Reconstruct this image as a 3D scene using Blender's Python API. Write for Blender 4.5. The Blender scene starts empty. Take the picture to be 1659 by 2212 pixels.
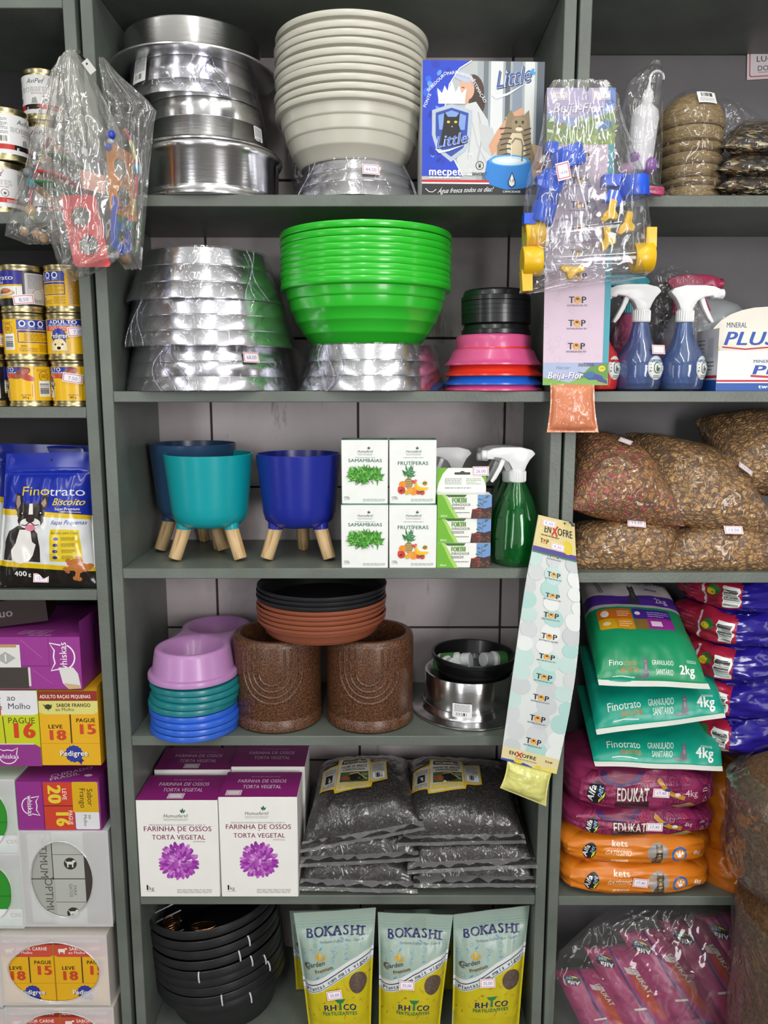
import bpy, bmesh, math, random
from mathutils import Vector, Matrix, noise
from mathutils.geometry import tessellate_polygon

V = Vector
SC = bpy.context.scene
COL = SC.collection
PI = math.pi

# ------------------------------------------------------------------ camera
FPX = 1690.0                       # focal length in pixels of the 1659 x 2212 frame
PITCH = math.atan(266 / FPX)       # the phone looks slightly down
CAMY, CAMZ = -1.4, 1.5
cam = bpy.data.objects.new('camera', bpy.data.cameras.new('camera'))
COL.objects.link(cam)
cam.location = (0, CAMY, CAMZ)
cam.rotation_euler = (PI / 2 - PITCH, 0, 0)
cam.data.sensor_fit = 'VERTICAL'
cam.data.sensor_height = 36
cam.data.lens = FPX / 2212 * 36
cam.data.clip_start = .05
SC.camera = cam

# ------------------------------------------------------------------ light and exposure
SC.view_settings.view_transform = 'Standard'
SC.view_settings.look = 'None'
SC.view_settings.gamma = 1
SC.view_settings.use_curve_mapping = False
SC.view_settings.exposure = 0.02
W = bpy.data.worlds.new('shop_air')
SC.world = W
W.use_nodes = True
W.node_tree.nodes['Background'].inputs[0].default_value = (.9, .93, 1, 1)
W.node_tree.nodes['Background'].inputs[1].default_value = .025
SC.cycles.max_bounces = 7
SC.cycles.transparent_max_bounces = 24
SC.cycles.caustics_reflective = False
SC.cycles.caustics_refractive = False


def area_light(name, loc, target, sx, sy, power, col):
    l = bpy.data.lights.new(name, 'AREA')
    l.shape = 'RECTANGLE'
    l.size, l.size_y, l.energy, l.color = sx, sy, power, col
    o = bpy.data.objects.new(name, l)
    COL.objects.link(o)
    o.location = loc
    o.rotation_euler = (V(target) - V(loc)).to_track_quat('-Z', 'Y').to_euler()
    return o


# daylight through the shop door and window opposite the shelves, and ceiling tubes
area_light('shop_front_daylight', (0, -3.45, 1.75), (0, 0, 1.5), 5.2, 2.2, 18, (.97, .98, 1))
area_light('door_daylight', (1.55, -3.4, 1.5), (-.1, 0, 1.5), .8, 1.7, 50, (1, .955, .96))
area_light('window_daylight', (-1.55, -3.4, 1.5), (-.1, 0, 1.3), .5, 2.0, 18, (.97, .98, 1))
area_light('shop_window_daylight', (-2.9, -1.7, 1.5), (0, 0, 1.5), .5, 1.9, 7, (1, .99, .96))
area_light('side_window_daylight', (2.9, -1.1, 1.5), (0, 0, 1.5), .45, 1.9, 6, (1, .93, .95))
for nm, x, pw in (('left', -1.25, 8), ('middle', -.12, 14), ('right', .95, 14)):     # tube lamps running towards the shelves
    area_light('ceiling_tube_' + nm + '_added_uplight', (x, -1.9, 2.72), (x, -1.85, 3), .45, 2.6, pw * .9, (.97, 1, .96))  # wide upward light added to brighten the ceiling that the metal bowls reflect
    area_light('ceiling_tube_' + nm, (x, -1.85, 2.9), (x, -1.8, 0), .09, 2.6, pw, (.97, 1, .96))


# ------------------------------------------------------------------ measuring: a point of the place from where the photo shows it
def ZA(py, Y):                     # height of the point on the plane y = Y seen at row py
    v = (py - 1106) / FPX
    return CAMZ + (Y - CAMY) * (-v * math.cos(PITCH) - math.sin(PITCH)) / (math.cos(PITCH) - v * math.sin(PITCH))


def YA(py, z):                     # depth of the point at height z seen at row py
    v = (py - 1106) / FPX
    return CAMY + (z - CAMZ) * (math.cos(PITCH) - v * math.sin(PITCH)) / (-v * math.cos(PITCH) - math.sin(PITCH))


def ZC(z, Y): return (Y - CAMY) * math.cos(PITCH) - (z - CAMZ) * math.sin(PITCH)
def XA(px, z, Y): return (px - 829.5) / FPX * ZC(z, Y)
def AT(px, py, Y):
    z = ZA(py, Y)
    return V((XA(px, z, Y), Y, z))


# ------------------------------------------------------------------ materials
def lin(h):
    h = h.lstrip('#')
    c = [int(h[i:i + 2], 16) / 255 for i in (0, 2, 4)]
    return tuple(x / 12.92 if x <= .04045 else ((x + .055) / 1.055) ** 2.4 for x in c) + (1,)


MC = {}


def node(nt, t, **kw):
    n = nt.nodes.new(t)
    for k, v in kw.items():
        if k.startswith('i_'):
            n.inputs[k[2:].replace('_', ' ')].default_value = v
        else:
            setattr(n, k, v)
    return n


def M(hexc, rough=.5, metal=0, var=.06, vs=40, bump=0, bs=150, coat=0, spec=.5, kind='', stretch=(1, 1, 1), cbump=0):
    key = (hexc, rough, metal, var, vs, bump, bs, coat, spec, kind, stretch, cbump)
    if key in MC: return MC[key]
    m = bpy.data.materials.new((kind or 'ink') + '_' + hexc.lstrip('#'))
    m.use_nodes = True
    nt = m.node_tree
    b = nt.nodes['Principled BSDF']
    c = lin(hexc)
    b.inputs['Base Color'].default_value = c
    b.inputs['Roughness'].default_value = rough
    b.inputs['Metallic'].default_value = metal
    b.inputs['Specular IOR Level'].default_value = spec
    b.inputs['Coat Weight'].default_value = coat
    b.inputs['Coat Roughness'].default_value = .06
    if var or bump or cbump:
        tc = node(nt, 'ShaderNodeTexCoord')
        mp = node(nt, 'ShaderNodeMapping')
        mp.inputs['Scale'].default_value = stretch
        nt.links.new(tc.outputs['Object'], mp.inputs[0])
    if var:
        n = node(nt, 'ShaderNodeTexNoise', i_Scale=vs, i_Detail=3)
        nt.links.new(mp.outputs[0], n.inputs['Vector'])
        mx = node(nt, 'ShaderNodeMix', data_type='RGBA')
        mx.inputs[6].default_value = tuple(x * (1 - var) for x in c[:3]) + (1,)
        mx.inputs[7].default_value = tuple(min(1, x * (1 + var)) for x in c[:3]) + (1,)
        nt.links.new(n.outputs['Fac'], mx.inputs[0])
        nt.links.new(mx.outputs[2], b.inputs['Base Color'])
    for amt, sock in ((bump, 'Normal'), (cbump, 'Coat Normal')):
        if amt:
            n = node(nt, 'ShaderNodeTexNoise', i_Scale=bs, i_Detail=3)
            nt.links.new(mp.outputs[0], n.inputs['Vector'])
            bp = node(nt, 'ShaderNodeBump', i_Strength=amt, i_Distance=.004)
            nt.links.new(n.outputs['Fac'], bp.inputs['Height'])
            nt.links.new(bp.outputs[0], b.inputs[sock])
    if kind == 'brushed_aluminium':       # turned metal: grain runs round the bowl
        b.inputs['Anisotropic'].default_value = .8
        b.inputs['Anisotropic Rotation'].default_value = .25
        tg = node(nt, 'ShaderNodeTangent', direction_type='RADIAL', axis='Z')
        nt.links.new(tg.outputs[0], b.inputs['Tangent'])
    MC[key] = m
    return m


def ramp(nt, src, stops):
    r = node(nt, 'ShaderNodeValToRGB')
    el = r.color_ramp.elements
    while len(el) < len(stops): el.new(.5)
    for e, (p, c) in zip(el, stops):
        e.position = p
        e.color = lin(c) if isinstance(c, str) else (c, c, c, 1)
    nt.links.new(src, r.inputs[0])
    return r


def film(tint='ffffff', haze=.05, gloss=.35, rough=.07, bs=45, bstr=.5, base=.05, stretch=(1, 1, 1), hcol='eaeaea'):
    """clear plastic: see-through, glossy, a little milky"""
    key = ('film', tint, haze, gloss, rough, bs, bstr, base, stretch, hcol)
    if key in MC: return MC[key]
    m = bpy.data.materials.new('clear_film')
    m.use_nodes = True
    nt = m.node_tree
    nt.nodes.clear()
    out = node(nt, 'ShaderNodeOutputMaterial')
    tr = node(nt, 'ShaderNodeBsdfTransparent')
    tr.inputs[0].default_value = lin(tint)
    df = node(nt, 'ShaderNodeBsdfDiffuse')
    df.inputs[0].default_value = lin(hcol)
    gl = node(nt, 'ShaderNodeBsdfGlossy')
    gl.inputs['Roughness'].default_value = rough
    tc = node(nt, 'ShaderNodeTexCoord')
    mp = node(nt, 'ShaderNodeMapping')
    mp.inputs['Scale'].default_value = stretch
    nt.links.new(tc.outputs['Object'], mp.inputs[0])
    n = node(nt, 'ShaderNodeTexNoise', i_Scale=bs, i_Detail=1.6, i_Distortion=1.0)
    nt.links.new(mp.outputs[0], n.inputs['Vector'])
    bp = node(nt, 'ShaderNodeBump', i_Strength=bstr, i_Distance=.012)
    nt.links.new(n.outputs['Fac'], bp.inputs['Height'])
    nt.links.new(bp.outputs[0], gl.inputs['Normal'])
    lw = node(nt, 'ShaderNodeLayerWeight', i_Blend=.35)
    nt.links.new(bp.outputs[0], lw.inputs['Normal'])
    mm = node(nt, 'ShaderNodeMath', operation='MULTIPLY_ADD')
    mm.inputs[1].default_value = gloss
    mm.inputs[2].default_value = base
    nt.links.new(lw.outputs['Facing'], mm.inputs[0])
    m1 = node(nt, 'ShaderNodeMixShader')
    m1.inputs[0].default_value = haze
    nt.links.new(tr.outputs[0], m1.inputs[1]); nt.links.new(df.outputs[0], m1.inputs[2])
    m2 = node(nt, 'ShaderNodeMixShader')
    nt.links.new(mm.outputs[0], m2.inputs[0]); nt.links.new(m1.outputs[0], m2.inputs[1]); nt.links.new(gl.outputs[0], m2.inputs[2])
    nt.links.new(m2.outputs[0], out.inputs[0])
    MC[key] = m
    return m


def wood_mat(a='d8b98a', b='b08a58', sc=60):
    key = ('wood', a, b)
    if key in MC: return MC[key]
    m = bpy.data.materials.new('pine'); m.use_nodes = True
    nt = m.node_tree; bs = nt.nodes['Principled BSDF']
    tc = node(nt, 'ShaderNodeTexCoord'); mp = node(nt, 'ShaderNodeMapping'); mp.inputs['Scale'].default_value = (1, 1, .08)
    n = node(nt, 'ShaderNodeTexNoise', i_Scale=sc * 3, i_Detail=4, i_Distortion=.6)
    nt.links.new(tc.outputs['Object'], mp.inputs[0]); nt.links.new(mp.outputs[0], n.inputs['Vector'])
    r = ramp(nt, n.outputs['Fac'], [(.35, b), (.52, a), (.7, a)])
    nt.links.new(r.outputs[0], bs.inputs['Base Color']); bs.inputs['Roughness'].default_value = .55
    MC[key] = m
    return m


def cell_mat(name, cols, scale, bump=1, dark='2a1a0c', rough=.6, edge=.12, coat=0, stretch=(1, 1, 1)):
    """packed pellets: one tone per cell, dark gaps between"""
    key = ('cell', name)
    if key in MC: return MC[key]
    m = bpy.data.materials.new(name); m.use_nodes = True
    nt = m.node_tree; bs = nt.nodes['Principled BSDF']
    tc = node(nt, 'ShaderNodeTexCoord'); mp = node(nt, 'ShaderNodeMapping'); mp.inputs['Scale'].default_value = stretch
    nt.links.new(tc.outputs['Object'], mp.inputs[0])
    n0 = node(nt, 'ShaderNodeTexNoise', i_Scale=scale * .7, i_Detail=1)
    mxv = node(nt, 'ShaderNodeMix', data_type='VECTOR'); mxv.inputs[0].default_value = .02
    nt.links.new(mp.outputs[0], n0.inputs['Vector']); nt.links.new(mp.outputs[0], mxv.inputs[4]); nt.links.new(n0.outputs['Color'], mxv.inputs[5])
    v1 = node(nt, 'ShaderNodeTexVoronoi', feature='F1', i_Scale=scale)
    v2 = node(nt, 'ShaderNodeTexVoronoi', feature='DISTANCE_TO_EDGE', i_Scale=scale)
    nt.links.new(mxv.outputs[1], v1.inputs['Vector']); nt.links.new(mxv.outputs[1], v2.inputs['Vector'])
    sp = node(nt, 'ShaderNodeSeparateColor'); nt.links.new(v1.outputs['Color'], sp.inputs[0])
    k = len(cols)
    r = ramp(nt, sp.outputs[0], [(i / k, c) for i, c in enumerate(cols)]); r.color_ramp.interpolation = 'CONSTANT'
    e1 = ramp(nt, v2.outputs['Distance'], [(0, 0.0), (edge, 1.0)])
    e3 = ramp(nt, v1.outputs['Distance'], [(.42, 1.0), (.72, 0.0)])
    e = node(nt, 'ShaderNodeMath', operation='MULTIPLY')
    nt.links.new(e1.outputs[0], e.inputs[0]); nt.links.new(e3.outputs[0], e.inputs[1])
    mx = node(nt, 'ShaderNodeMix', data_type='RGBA'); mx.inputs[6].default_value = lin(dark)
    nt.links.new(e.outputs[0], mx.inputs[0]); nt.links.new(r.outputs[0], mx.inputs[7])
    nt.links.new(mx.outputs[2], bs.inputs['Base Color'])
    bp = node(nt, 'ShaderNodeBump', i_Strength=bump, i_Distance=.006)
    e2 = ramp(nt, v2.outputs['Distance'], [(0, 0.0), (.4, 1.0)])
    nt.links.new(e2.outputs[0], bp.inputs['Height']); nt.links.new(bp.outputs[0], bs.inputs['Normal'])
    bs.inputs['Roughness'].default_value = rough; bs.inputs['Coat Weight'].default_value = coat
    MC[key] = m
    return m


# ------------------------------------------------------------------ lettering: glyph outlines of the built-in font
CHARS = sorted(set('ABCDEFGHIJKLMNOPQRSTUVWXYZabcdefghijklmnopqrstuvwxyz0123456789.,+-!"/:()&% '
                   'ÁÂÃÇÉÊÍÓÕÔÚáãçéíóõôâêú'))
BOLD = (0,)
GL = {}


def make_glyphs():
    tmp = []
    for b, off in enumerate(BOLD):
        for ch in CHARS:
            for s in (ch, '|' + ch + '|', '||'):
                if s == '||' and ('||', b) in GL: continue
                if s == '||': GL['||', b] = None
                cu = bpy.data.curves.new('t', 'FONT'); cu.body = s; cu.offset = off; cu.resolution_u = 3
                o = bpy.data.objects.new('t', cu); COL.objects.link(o); tmp.append((s, ch, b, o))
    dg = bpy.context.evaluated_depsgraph_get()
    ext = {}
    for s, ch, b, o in tmp:
        me = o.evaluated_get(dg).to_mesh()
        vs = [(v.co.x, v.co.y) for v in me.vertices] if me else []
        if s == ch and len(s) == 1:
            GL[ch, b] = [vs, [tuple(p.vertices) for p in me.polygons] if me else [], 0]
        else:
            ext[s, b] = max(v[0] for v in vs)
        o.evaluated_get(dg).to_mesh_clear()
    for ch in CHARS:
        GL[ch, 0][2] = ext['|' + ch + '|', 0] - ext['||', 0]
    for s, ch, b, o in tmp:
        cu = o.data; bpy.data.objects.remove(o); bpy.data.curves.remove(cu)


make_glyphs()
CAPH = max(v[1] for v in GL['H', 0][0])


STROKE = (((0, 0),), ((-.013, 0), (.013, 0)), ((-.03, .008), (-.01, -.008), (.01, .008), (.03, -.008)), ((-.06, .012), (-.03, -.012), (0, .012), (.03, -.012), (.06, .012)))   # heavier letters: strokes set side by side


class Art:
    """flat printing: coloured pieces in layers, laid later on a face or wrapped on a bag"""
    def __init__(s): s.p = []; s.rnd = random.Random(3)
    def put(s, vs, fs, col, rough): s.p.append((vs, fs, col, rough)); return s
    def poly(s, pts, col, rough=.45):
        pts = [tuple(p) for p in pts]
        tri = tessellate_polygon([[V((x, y, 0)) for x, y in pts]])
        fs = []
        for t in tri:
            a, b, c = (pts[i] for i in t)
            if (b[0] - a[0]) * (c[1] - a[1]) - (b[1] - a[1]) * (c[0] - a[0]) < 0: t = (t[0], t[2], t[1])
            fs.append(tuple(t))
        return s.put(pts, fs, col, rough)
    def rect(s, x0, y0, x1, y1, col, rough=.45): return s.put([(x0, y0), (x1, y0), (x1, y1), (x0, y1)], [(0, 1, 2, 3)], col, rough)
    def rrect(s, x0, y0, x1, y1, r, col, rough=.45):
        pts = []
        for cx, cy, a in ((x1 - r, y0 + r, -90), (x1 - r, y1 - r, 0), (x0 + r, y1 - r, 90), (x0 + r, y0 + r, 180)):
            for k in range(5): t = math.radians(a + k * 22.5); pts.append((cx + r * math.cos(t), cy + r * math.sin(t)))
        return s.put(pts, [tuple(range(len(pts)))], col, rough)
    def ell(s, cx, cy, rx, ry=None, col='000000', n=20, rot=0, rough=.45):
        ry = rx if ry is None else ry
        c, d = math.cos(rot), math.sin(rot)
        pts = []
        for k in range(n):
            x, y = rx * math.cos(2 * PI * k / n), ry * math.sin(2 * PI * k / n)
            pts.append((cx + c * x - d * y, cy + d * x + c * y))
        return s.put(pts, [tuple(range(n))], col, rough)
    def line(s, pts, w, col, closed=False, rough=.45):
        P = [V(p) for p in pts]
        n = len(P)
        vs = []
        for i, p in enumerate(P):
            a = P[i - 1] if i or closed else p
            b = P[(i + 1) % n] if i < n - 1 or closed else p
            t = (b - a)
            t = t.normalized() if t.length else V((1, 0))
            q = V((-t.y, t.x)) * (w[i] if isinstance(w, (list, tuple)) else w) / 2
            vs += [tuple(p + q), tuple(p - q)]
        fs = []
        for i in range(n if closed else n - 1):
            j = (i + 1) % n
            fs.append((2 * i + 1, 2 * j + 1, 2 * j, 2 * i))
        return s.put(vs, fs, col, rough)
    def ring(s, cx, cy, r, w, col, ry=None, a0=0, a1=360, n=24):
        ry = ry or r
        cl = a1 - a0 >= 360
        k = n if cl else n + 1
        return s.line([(cx + r * math.cos(math.radians(a0 + (a1 - a0) * i / n)), cy + ry * math.sin(math.radians(a0 + (a1 - a0) * i / n))) for i in range(k)], w, col, cl)
    def frame(s, x0, y0, x1, y1, w, col):
        return s.rect(x0, y0, x1, y0 + w, col).rect(x0, y1 - w, x1, y1, col).rect(x0, y0, x0 + w, y1, col).rect(x1 - w, y0, x1, y1, col)
    def text(s, t, x, y, h, col, al='c', w=None, b=0, shear=0, rot=0, sp=0, rough=.45):
        k = h / CAPH
        adv = [GL[c, 0][2] + sp + .02 * b for c in t]
        tot = sum(adv) * k
        kx = k * (w / tot if w else 1)
        tot = sum(adv) * kx
        x0 = -tot / 2 if al == 'c' else (-tot if al == 'r' else 0)
        cr, sr = math.cos(rot), math.sin(rot)
        for ox, oy in STROKE[b]:
            vs, fs = [], []
            pen = x0
            for c, a in zip(t, adv):
                gv, gf, _ = GL[c, 0]
                n = len(vs)
                for gx, gy in gv:
                    gx, gy = gx + ox + .01 * b, gy + oy
                    px, py = pen + gx * kx + gy * k * shear, gy * k
                    vs.append((x + cr * px - sr * py, y + sr * px + cr * py))
                fs += [tuple(i + n for i in f) for f in gf]
                pen += a * kx
            if fs: s.put(vs, fs, col, rough)
        return s
    def small(s, x0, y0, x1, y1, n, col, gap=.5, jag=.3):     # unreadable small print: rows of short dashes
        for i in range(n):
            yy = y1 - (i + .5) * (y1 - y0) / n
            hh = (y1 - y0) / n * gap / 2
            x = x0
            end = x1 - s.rnd.random() * jag * (x1 - x0) * (i % 3 == 2)
            while x < end:
                l = (x1 - x0) * s.rnd.uniform(.06, .2)
                s.rect(x, yy - hh, min(end, x + l), yy + hh, col)
                x += l + (x1 - x0) * .025
        return s
    def bars(s, x0, y0, x1, y1, vert=True, col='151515', bg='f2f2f0'):
        s.rect(x0, y0, x1, y1, bg)
        n = 22
        m = .08
        for i in range(n):
            if s.rnd.random() < .3: continue
            t = m + (1 - 2 * m) * i / n
            wd = s.rnd.uniform(.3, .95) / n * (1 - 2 * m)
            if vert: s.rect(x0 + t * (x1 - x0), y0 + .16 * (y1 - y0), x0 + (t + wd) * (x1 - x0), y1 - .06 * (y1 - y0), col)
            else: s.rect(x0 + .06 * (x1 - x0), y0 + t * (y1 - y0), x1 - .12 * (x1 - x0), y0 + (t + wd) * (y1 - y0), col)
        return s
    def add(s, o, dx=0, dy=0, k=1, rot=0):
        c, d = math.cos(rot) * k, math.sin(rot) * k
        for vs, fs, col, r in o.p: s.p.append(([(dx + c * x - d * y, dy + d * x + c * y) for x, y in vs], fs, col, r))
        return s


# ------------------------------------------------------------------ mesh builder: shapes gathered into ONE mesh object
def flat(o, ux, uy, k=1.0):
    o, ux, uy = V(o), V(ux), V(uy)
    n = ux.cross(uy)
    return lambda u, v, w: o + ux * (u * k) + uy * (v * k) + n * w


class MB:
    def __init__(s): s.v = []; s.f = []; s.m = []; s.s = []; s.mats = []
    def mi(s, mat):
        if mat not in s.mats: s.mats.append(mat)
        return s.mats.index(mat)
    def add(s, vs, fs, mat, smooth=True, mx=None):
        n = len(s.v)
        i = s.mi(mat)
        s.v += [tuple(mx @ V(v)) if mx else tuple(v) for v in vs]
        for f in fs: s.f.append(tuple(k + n for k in f)); s.m.append(i); s.s.append(smooth)
        return s
    def box(s, x0, y0, z0, x1, y1, z1, mat, bev=0, seg=2, mx=None):
        bm = bmesh.new()
        bmesh.ops.create_cube(bm, size=1)
        for v in bm.verts: v.co = V(((x0 + x1) / 2 + v.co.x * (x1 - x0), (y0 + y1) / 2 + v.co.y * (y1 - y0), (z0 + z1) / 2 + v.co.z * (z1 - z0)))
        if bev: bmesh.ops.bevel(bm, geom=bm.edges[:] , offset=bev, segments=seg, affect='EDGES', profile=.5)
        return s.bm(bm, mat, mx=mx)
    def bm(s, bm, mat, smooth=True, mx=None):
        bm.verts.index_update()
        s.add([v.co[:] for v in bm.verts], [tuple(v.index for v in f.verts) for f in bm.faces], mat, smooth, mx)
        bm.free()
        return s
    def lathe(s, prof, mat, n=48, c=(0, 0, 0), mx=None, smooth=True):
        vs, fs = [], []
        for r, z in prof:
            for k in range(n): vs.append((c[0] + r * math.cos(2 * PI * k / n), c[1] + r * math.sin(2 * PI * k / n), c[2] + z))
        for i in range(len(prof) - 1):
            for k in range(n):
                j = (k + 1) % n
                fs.append((i * n + k, i * n + j, (i + 1) * n + j, (i + 1) * n + k))
        if prof[0][0] > 1e-6: fs.append(tuple(range(n))[::-1])
        if prof[-1][0] > 1e-6: fs.append(tuple((len(prof) - 1) * n + k for k in range(n)))
        return s.add(vs, fs, mat, smooth, mx)
    def tube(s, pts, r, mat, n=8, closed=False, mx=None):
        P = [V(p) for p in pts]
        vs, fs = [], []
        m = len(P)
        up = None
        for i, p in enumerate(P):
            a = P[i - 1] if i or closed else p
            b = P[(i + 1) % m] if i < m - 1 or closed else p
            t = (b - a).normalized()
            if up is None: up = V((0, 0, 1)) if abs(t.z) < .9 else V((1, 0, 0))
            q = t.cross(up).normalized(); up = q.cross(t).normalized()
            rr = r[i] if isinstance(r, (list, tuple)) else r
            for k in range(n): vs.append(p + (q * math.cos(2 * PI * k / n) + up * math.sin(2 * PI * k / n)) * rr)
        for i in range(m if closed else m - 1):
            j = (i + 1) % m
            for k in range(n): fs.append((i * n + k, i * n + (k + 1) % n, j * n + (k + 1) % n, j * n + k))
        if not closed: fs += [tuple(range(n))[::-1], tuple((m - 1) * n + k for k in range(n))]
        return s.add(vs, fs, mat, True, mx)
    def grid(s, fn, nu, nv, mat, smooth=True, flip=False):
        vs = [fn(i / nu, j / nv) for j in range(nv + 1) for i in range(nu + 1)]
        fs = []
        for j in range(nv):
            for i in range(nu):
                a = j * (nu + 1) + i
                q = (a, a + 1, a + nu + 2, a + nu + 1)
                fs.append(q[::-1] if flip else q)
        return s.add(vs, fs, mat, smooth)
    def prism(s, poly, d0, d1, mat, mx=None, bev=0, axis='y'):
        """outline in x,z extruded along y from d0 to d1"""
        bm = bmesh.new()
        vs = [bm.verts.new((x, d0, z)) for x, z in poly]
        f = bm.faces.new(vs)
        r = bmesh.ops.extrude_face_region(bm, geom=[f])
        for e in r['geom']:
            if isinstance(e, bmesh.types.BMVert): e.co.y = d1
        bmesh.ops.recalc_face_normals(bm, faces=bm.faces[:])
        if bev: bmesh.ops.bevel(bm, geom=[e for e in bm.edges], offset=bev, segments=2, affect='EDGES', profile=.5, clamp_overlap=True)
        return s.bm(bm, mat, mx=mx)
    def sphere(s, c, r, mat, n=14, sc=(1, 1, 1), mx=None):
        pr = [(max(1e-7, r * math.sin(PI * i / (n // 2))), -r * math.cos(PI * i / (n // 2))) for i in range(n // 2 + 1)]
        k = MB(); k.lathe(pr, mat, n)
        return s.add([(c[0] + v[0] * sc[0], c[1] + v[1] * sc[1], c[2] + v[2] * sc[2]) for v in k.v], [f for f in k.f if len(f) == 4], mat, True, mx)
    def art(s, art, fn, us=None, vs=None, base=.0004, step=.00009, rough=None):
        boxes = []
        for pv, pf, col, r in art.p:
            x0, x1 = min(p[0] for p in pv), max(p[0] for p in pv)
            y0, y1 = min(p[1] for p in pv), max(p[1] for p in pv)
            L = 0                       # one layer above whatever it covers
            for a0, a1, c0, c1, l in boxes:
                if l >= L and a0 < x1 and x0 < a1 and c0 < y1 and y0 < c1: L = l + 1
            boxes.append((x0, x1, y0, y1, L))
            w = base + step * L
            mat = M(col, r if rough is None else rough, var=.05, vs=25)
            if not us and not vs:
                s.add([fn(x, y, w) for x, y in pv], pf, mat, False)
                continue
            bm = bmesh.new()
            bv = [bm.verts.new((x, y, 0)) for x, y in pv]
            for f in pf:
                try: bm.faces.new([bv[i] for i in f])
                except ValueError: pass
            x0, x1 = min(p[0] for p in pv), max(p[0] for p in pv)
            y0, y1 = min(p[1] for p in pv), max(p[1] for p in pv)
            for lst, ax, lo, hi in ((us, 0, x0, x1), (vs, 1, y0, y1)):
                for t in lst or ():
                    if lo + 1e-6 < t < hi - 1e-6:
                        co = (t, 0, 0) if ax == 0 else (0, t, 0)
                        no = (1, 0, 0) if ax == 0 else (0, 1, 0)
                        bmesh.ops.bisect_plane(bm, geom=bm.verts[:] + bm.edges[:] + bm.faces[:], plane_co=co, plane_no=no, dist=1e-7)
            bm.verts.index_update()
            s.add([fn(v.co.x, v.co.y, w) for v in bm.verts], [tuple(v.index for v in f.verts) for f in bm.faces], mat, True)
            bm.free()
        return s
    def build(s, name, parent=None, loc=None, rot=None, sharp=40):
        me = bpy.data.meshes.new(name)
        me.from_pydata(s.v, [], s.f)
        for m in s.mats: me.materials.append(m)
        me.polygons.foreach_set('material_index', s.m)
        me.polygons.foreach_set('use_smooth', s.s)
        me.validate()
        me.set_sharp_from_angle(angle=math.radians(sharp))
        o = bpy.data.objects.new(name, me)
        COL.objects.link(o)
        if parent: o.parent = parent
        if loc is not None: o.location = loc
        if rot is not None: o.rotation_euler = rot
        return o


def tag(o, label=None, cat=None, group=None, kind=None):
    if label: o['label'] = label
    if cat: o['category'] = cat
    if group: o['group'] = group
    if kind: o['kind'] = kind
    return o


def thing(name, label, cat, loc=(0, 0, 0), rz=0, group=None, rot=None):
    o = bpy.data.objects.new(name, None)
    o.empty_display_size = .02
    COL.objects.link(o)
    o.location = loc
    o.rotation_euler = rot or (0, 0, rz)
    return tag(o, label, cat, group)


def dup(root, loc, rz=None, label=None, group=None, rot=None):
    c = root.copy(); COL.objects.link(c)
    c.location = loc
    if rz is not None: c.rotation_euler = (0, 0, rz)
    if rot is not None: c.rotation_euler = rot
    if label: c['label'] = label
    if group: c['group'] = group
    for ch in [o for o in root.children]:
        d = ch.copy(); COL.objects.link(d); d.parent = c
        for g in [o for o in ch.children]:
            e = g.copy(); COL.objects.link(e); e.parent = d
    return c


def nz(x, y=0.0, z=0.0): return noise.noise(V((x, y, z)))
# ================================================================== the setting: shop room, tiled wall, three shelving units
def paint_mat():
    m = bpy.data.materials.new('grey_green_paint'); m.use_nodes = True
    nt = m.node_tree; b = nt.nodes['Principled BSDF']
    tc = node(nt, 'ShaderNodeTexCoord')
    n = node(nt, 'ShaderNodeTexNoise', i_Scale=9, i_Detail=5)
    nt.links.new(tc.outputs['Object'], n.inputs['Vector'])
    r = ramp(nt, n.outputs['Fac'], [(.3, '5c625c'), (.55, '687068'), (.75, '707870')])
    n2 = node(nt, 'ShaderNodeTexNoise', i_Scale=34, i_Detail=6, i_Roughness=.75)
    nt.links.new(tc.outputs['Object'], n2.inputs['Vector'])
    r2 = ramp(nt, n2.outputs['Fac'], [(.735, 0.0), (.765, 1.0)])
    mx = node(nt, 'ShaderNodeMix', data_type='RGBA'); mx.inputs[7].default_value = lin('b9b7a4')
    nt.links.new(r2.outputs[0], mx.inputs[0]); nt.links.new(r.outputs[0], mx.inputs[6])
    nt.links.new(mx.outputs[2], b.inputs['Base Color'])
    b.inputs['Roughness'].default_value = .42
    n3 = node(nt, 'ShaderNodeTexNoise', i_Scale=160, i_Detail=3)
    nt.links.new(tc.outputs['Object'], n3.inputs['Vector'])
    bp = node(nt, 'ShaderNodeBump', i_Strength=.25, i_Distance=.002)
    nt.links.new(n3.outputs['Fac'], bp.inputs['Height']); nt.links.new(bp.outputs[0], b.inputs['Normal'])
    return m


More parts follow.
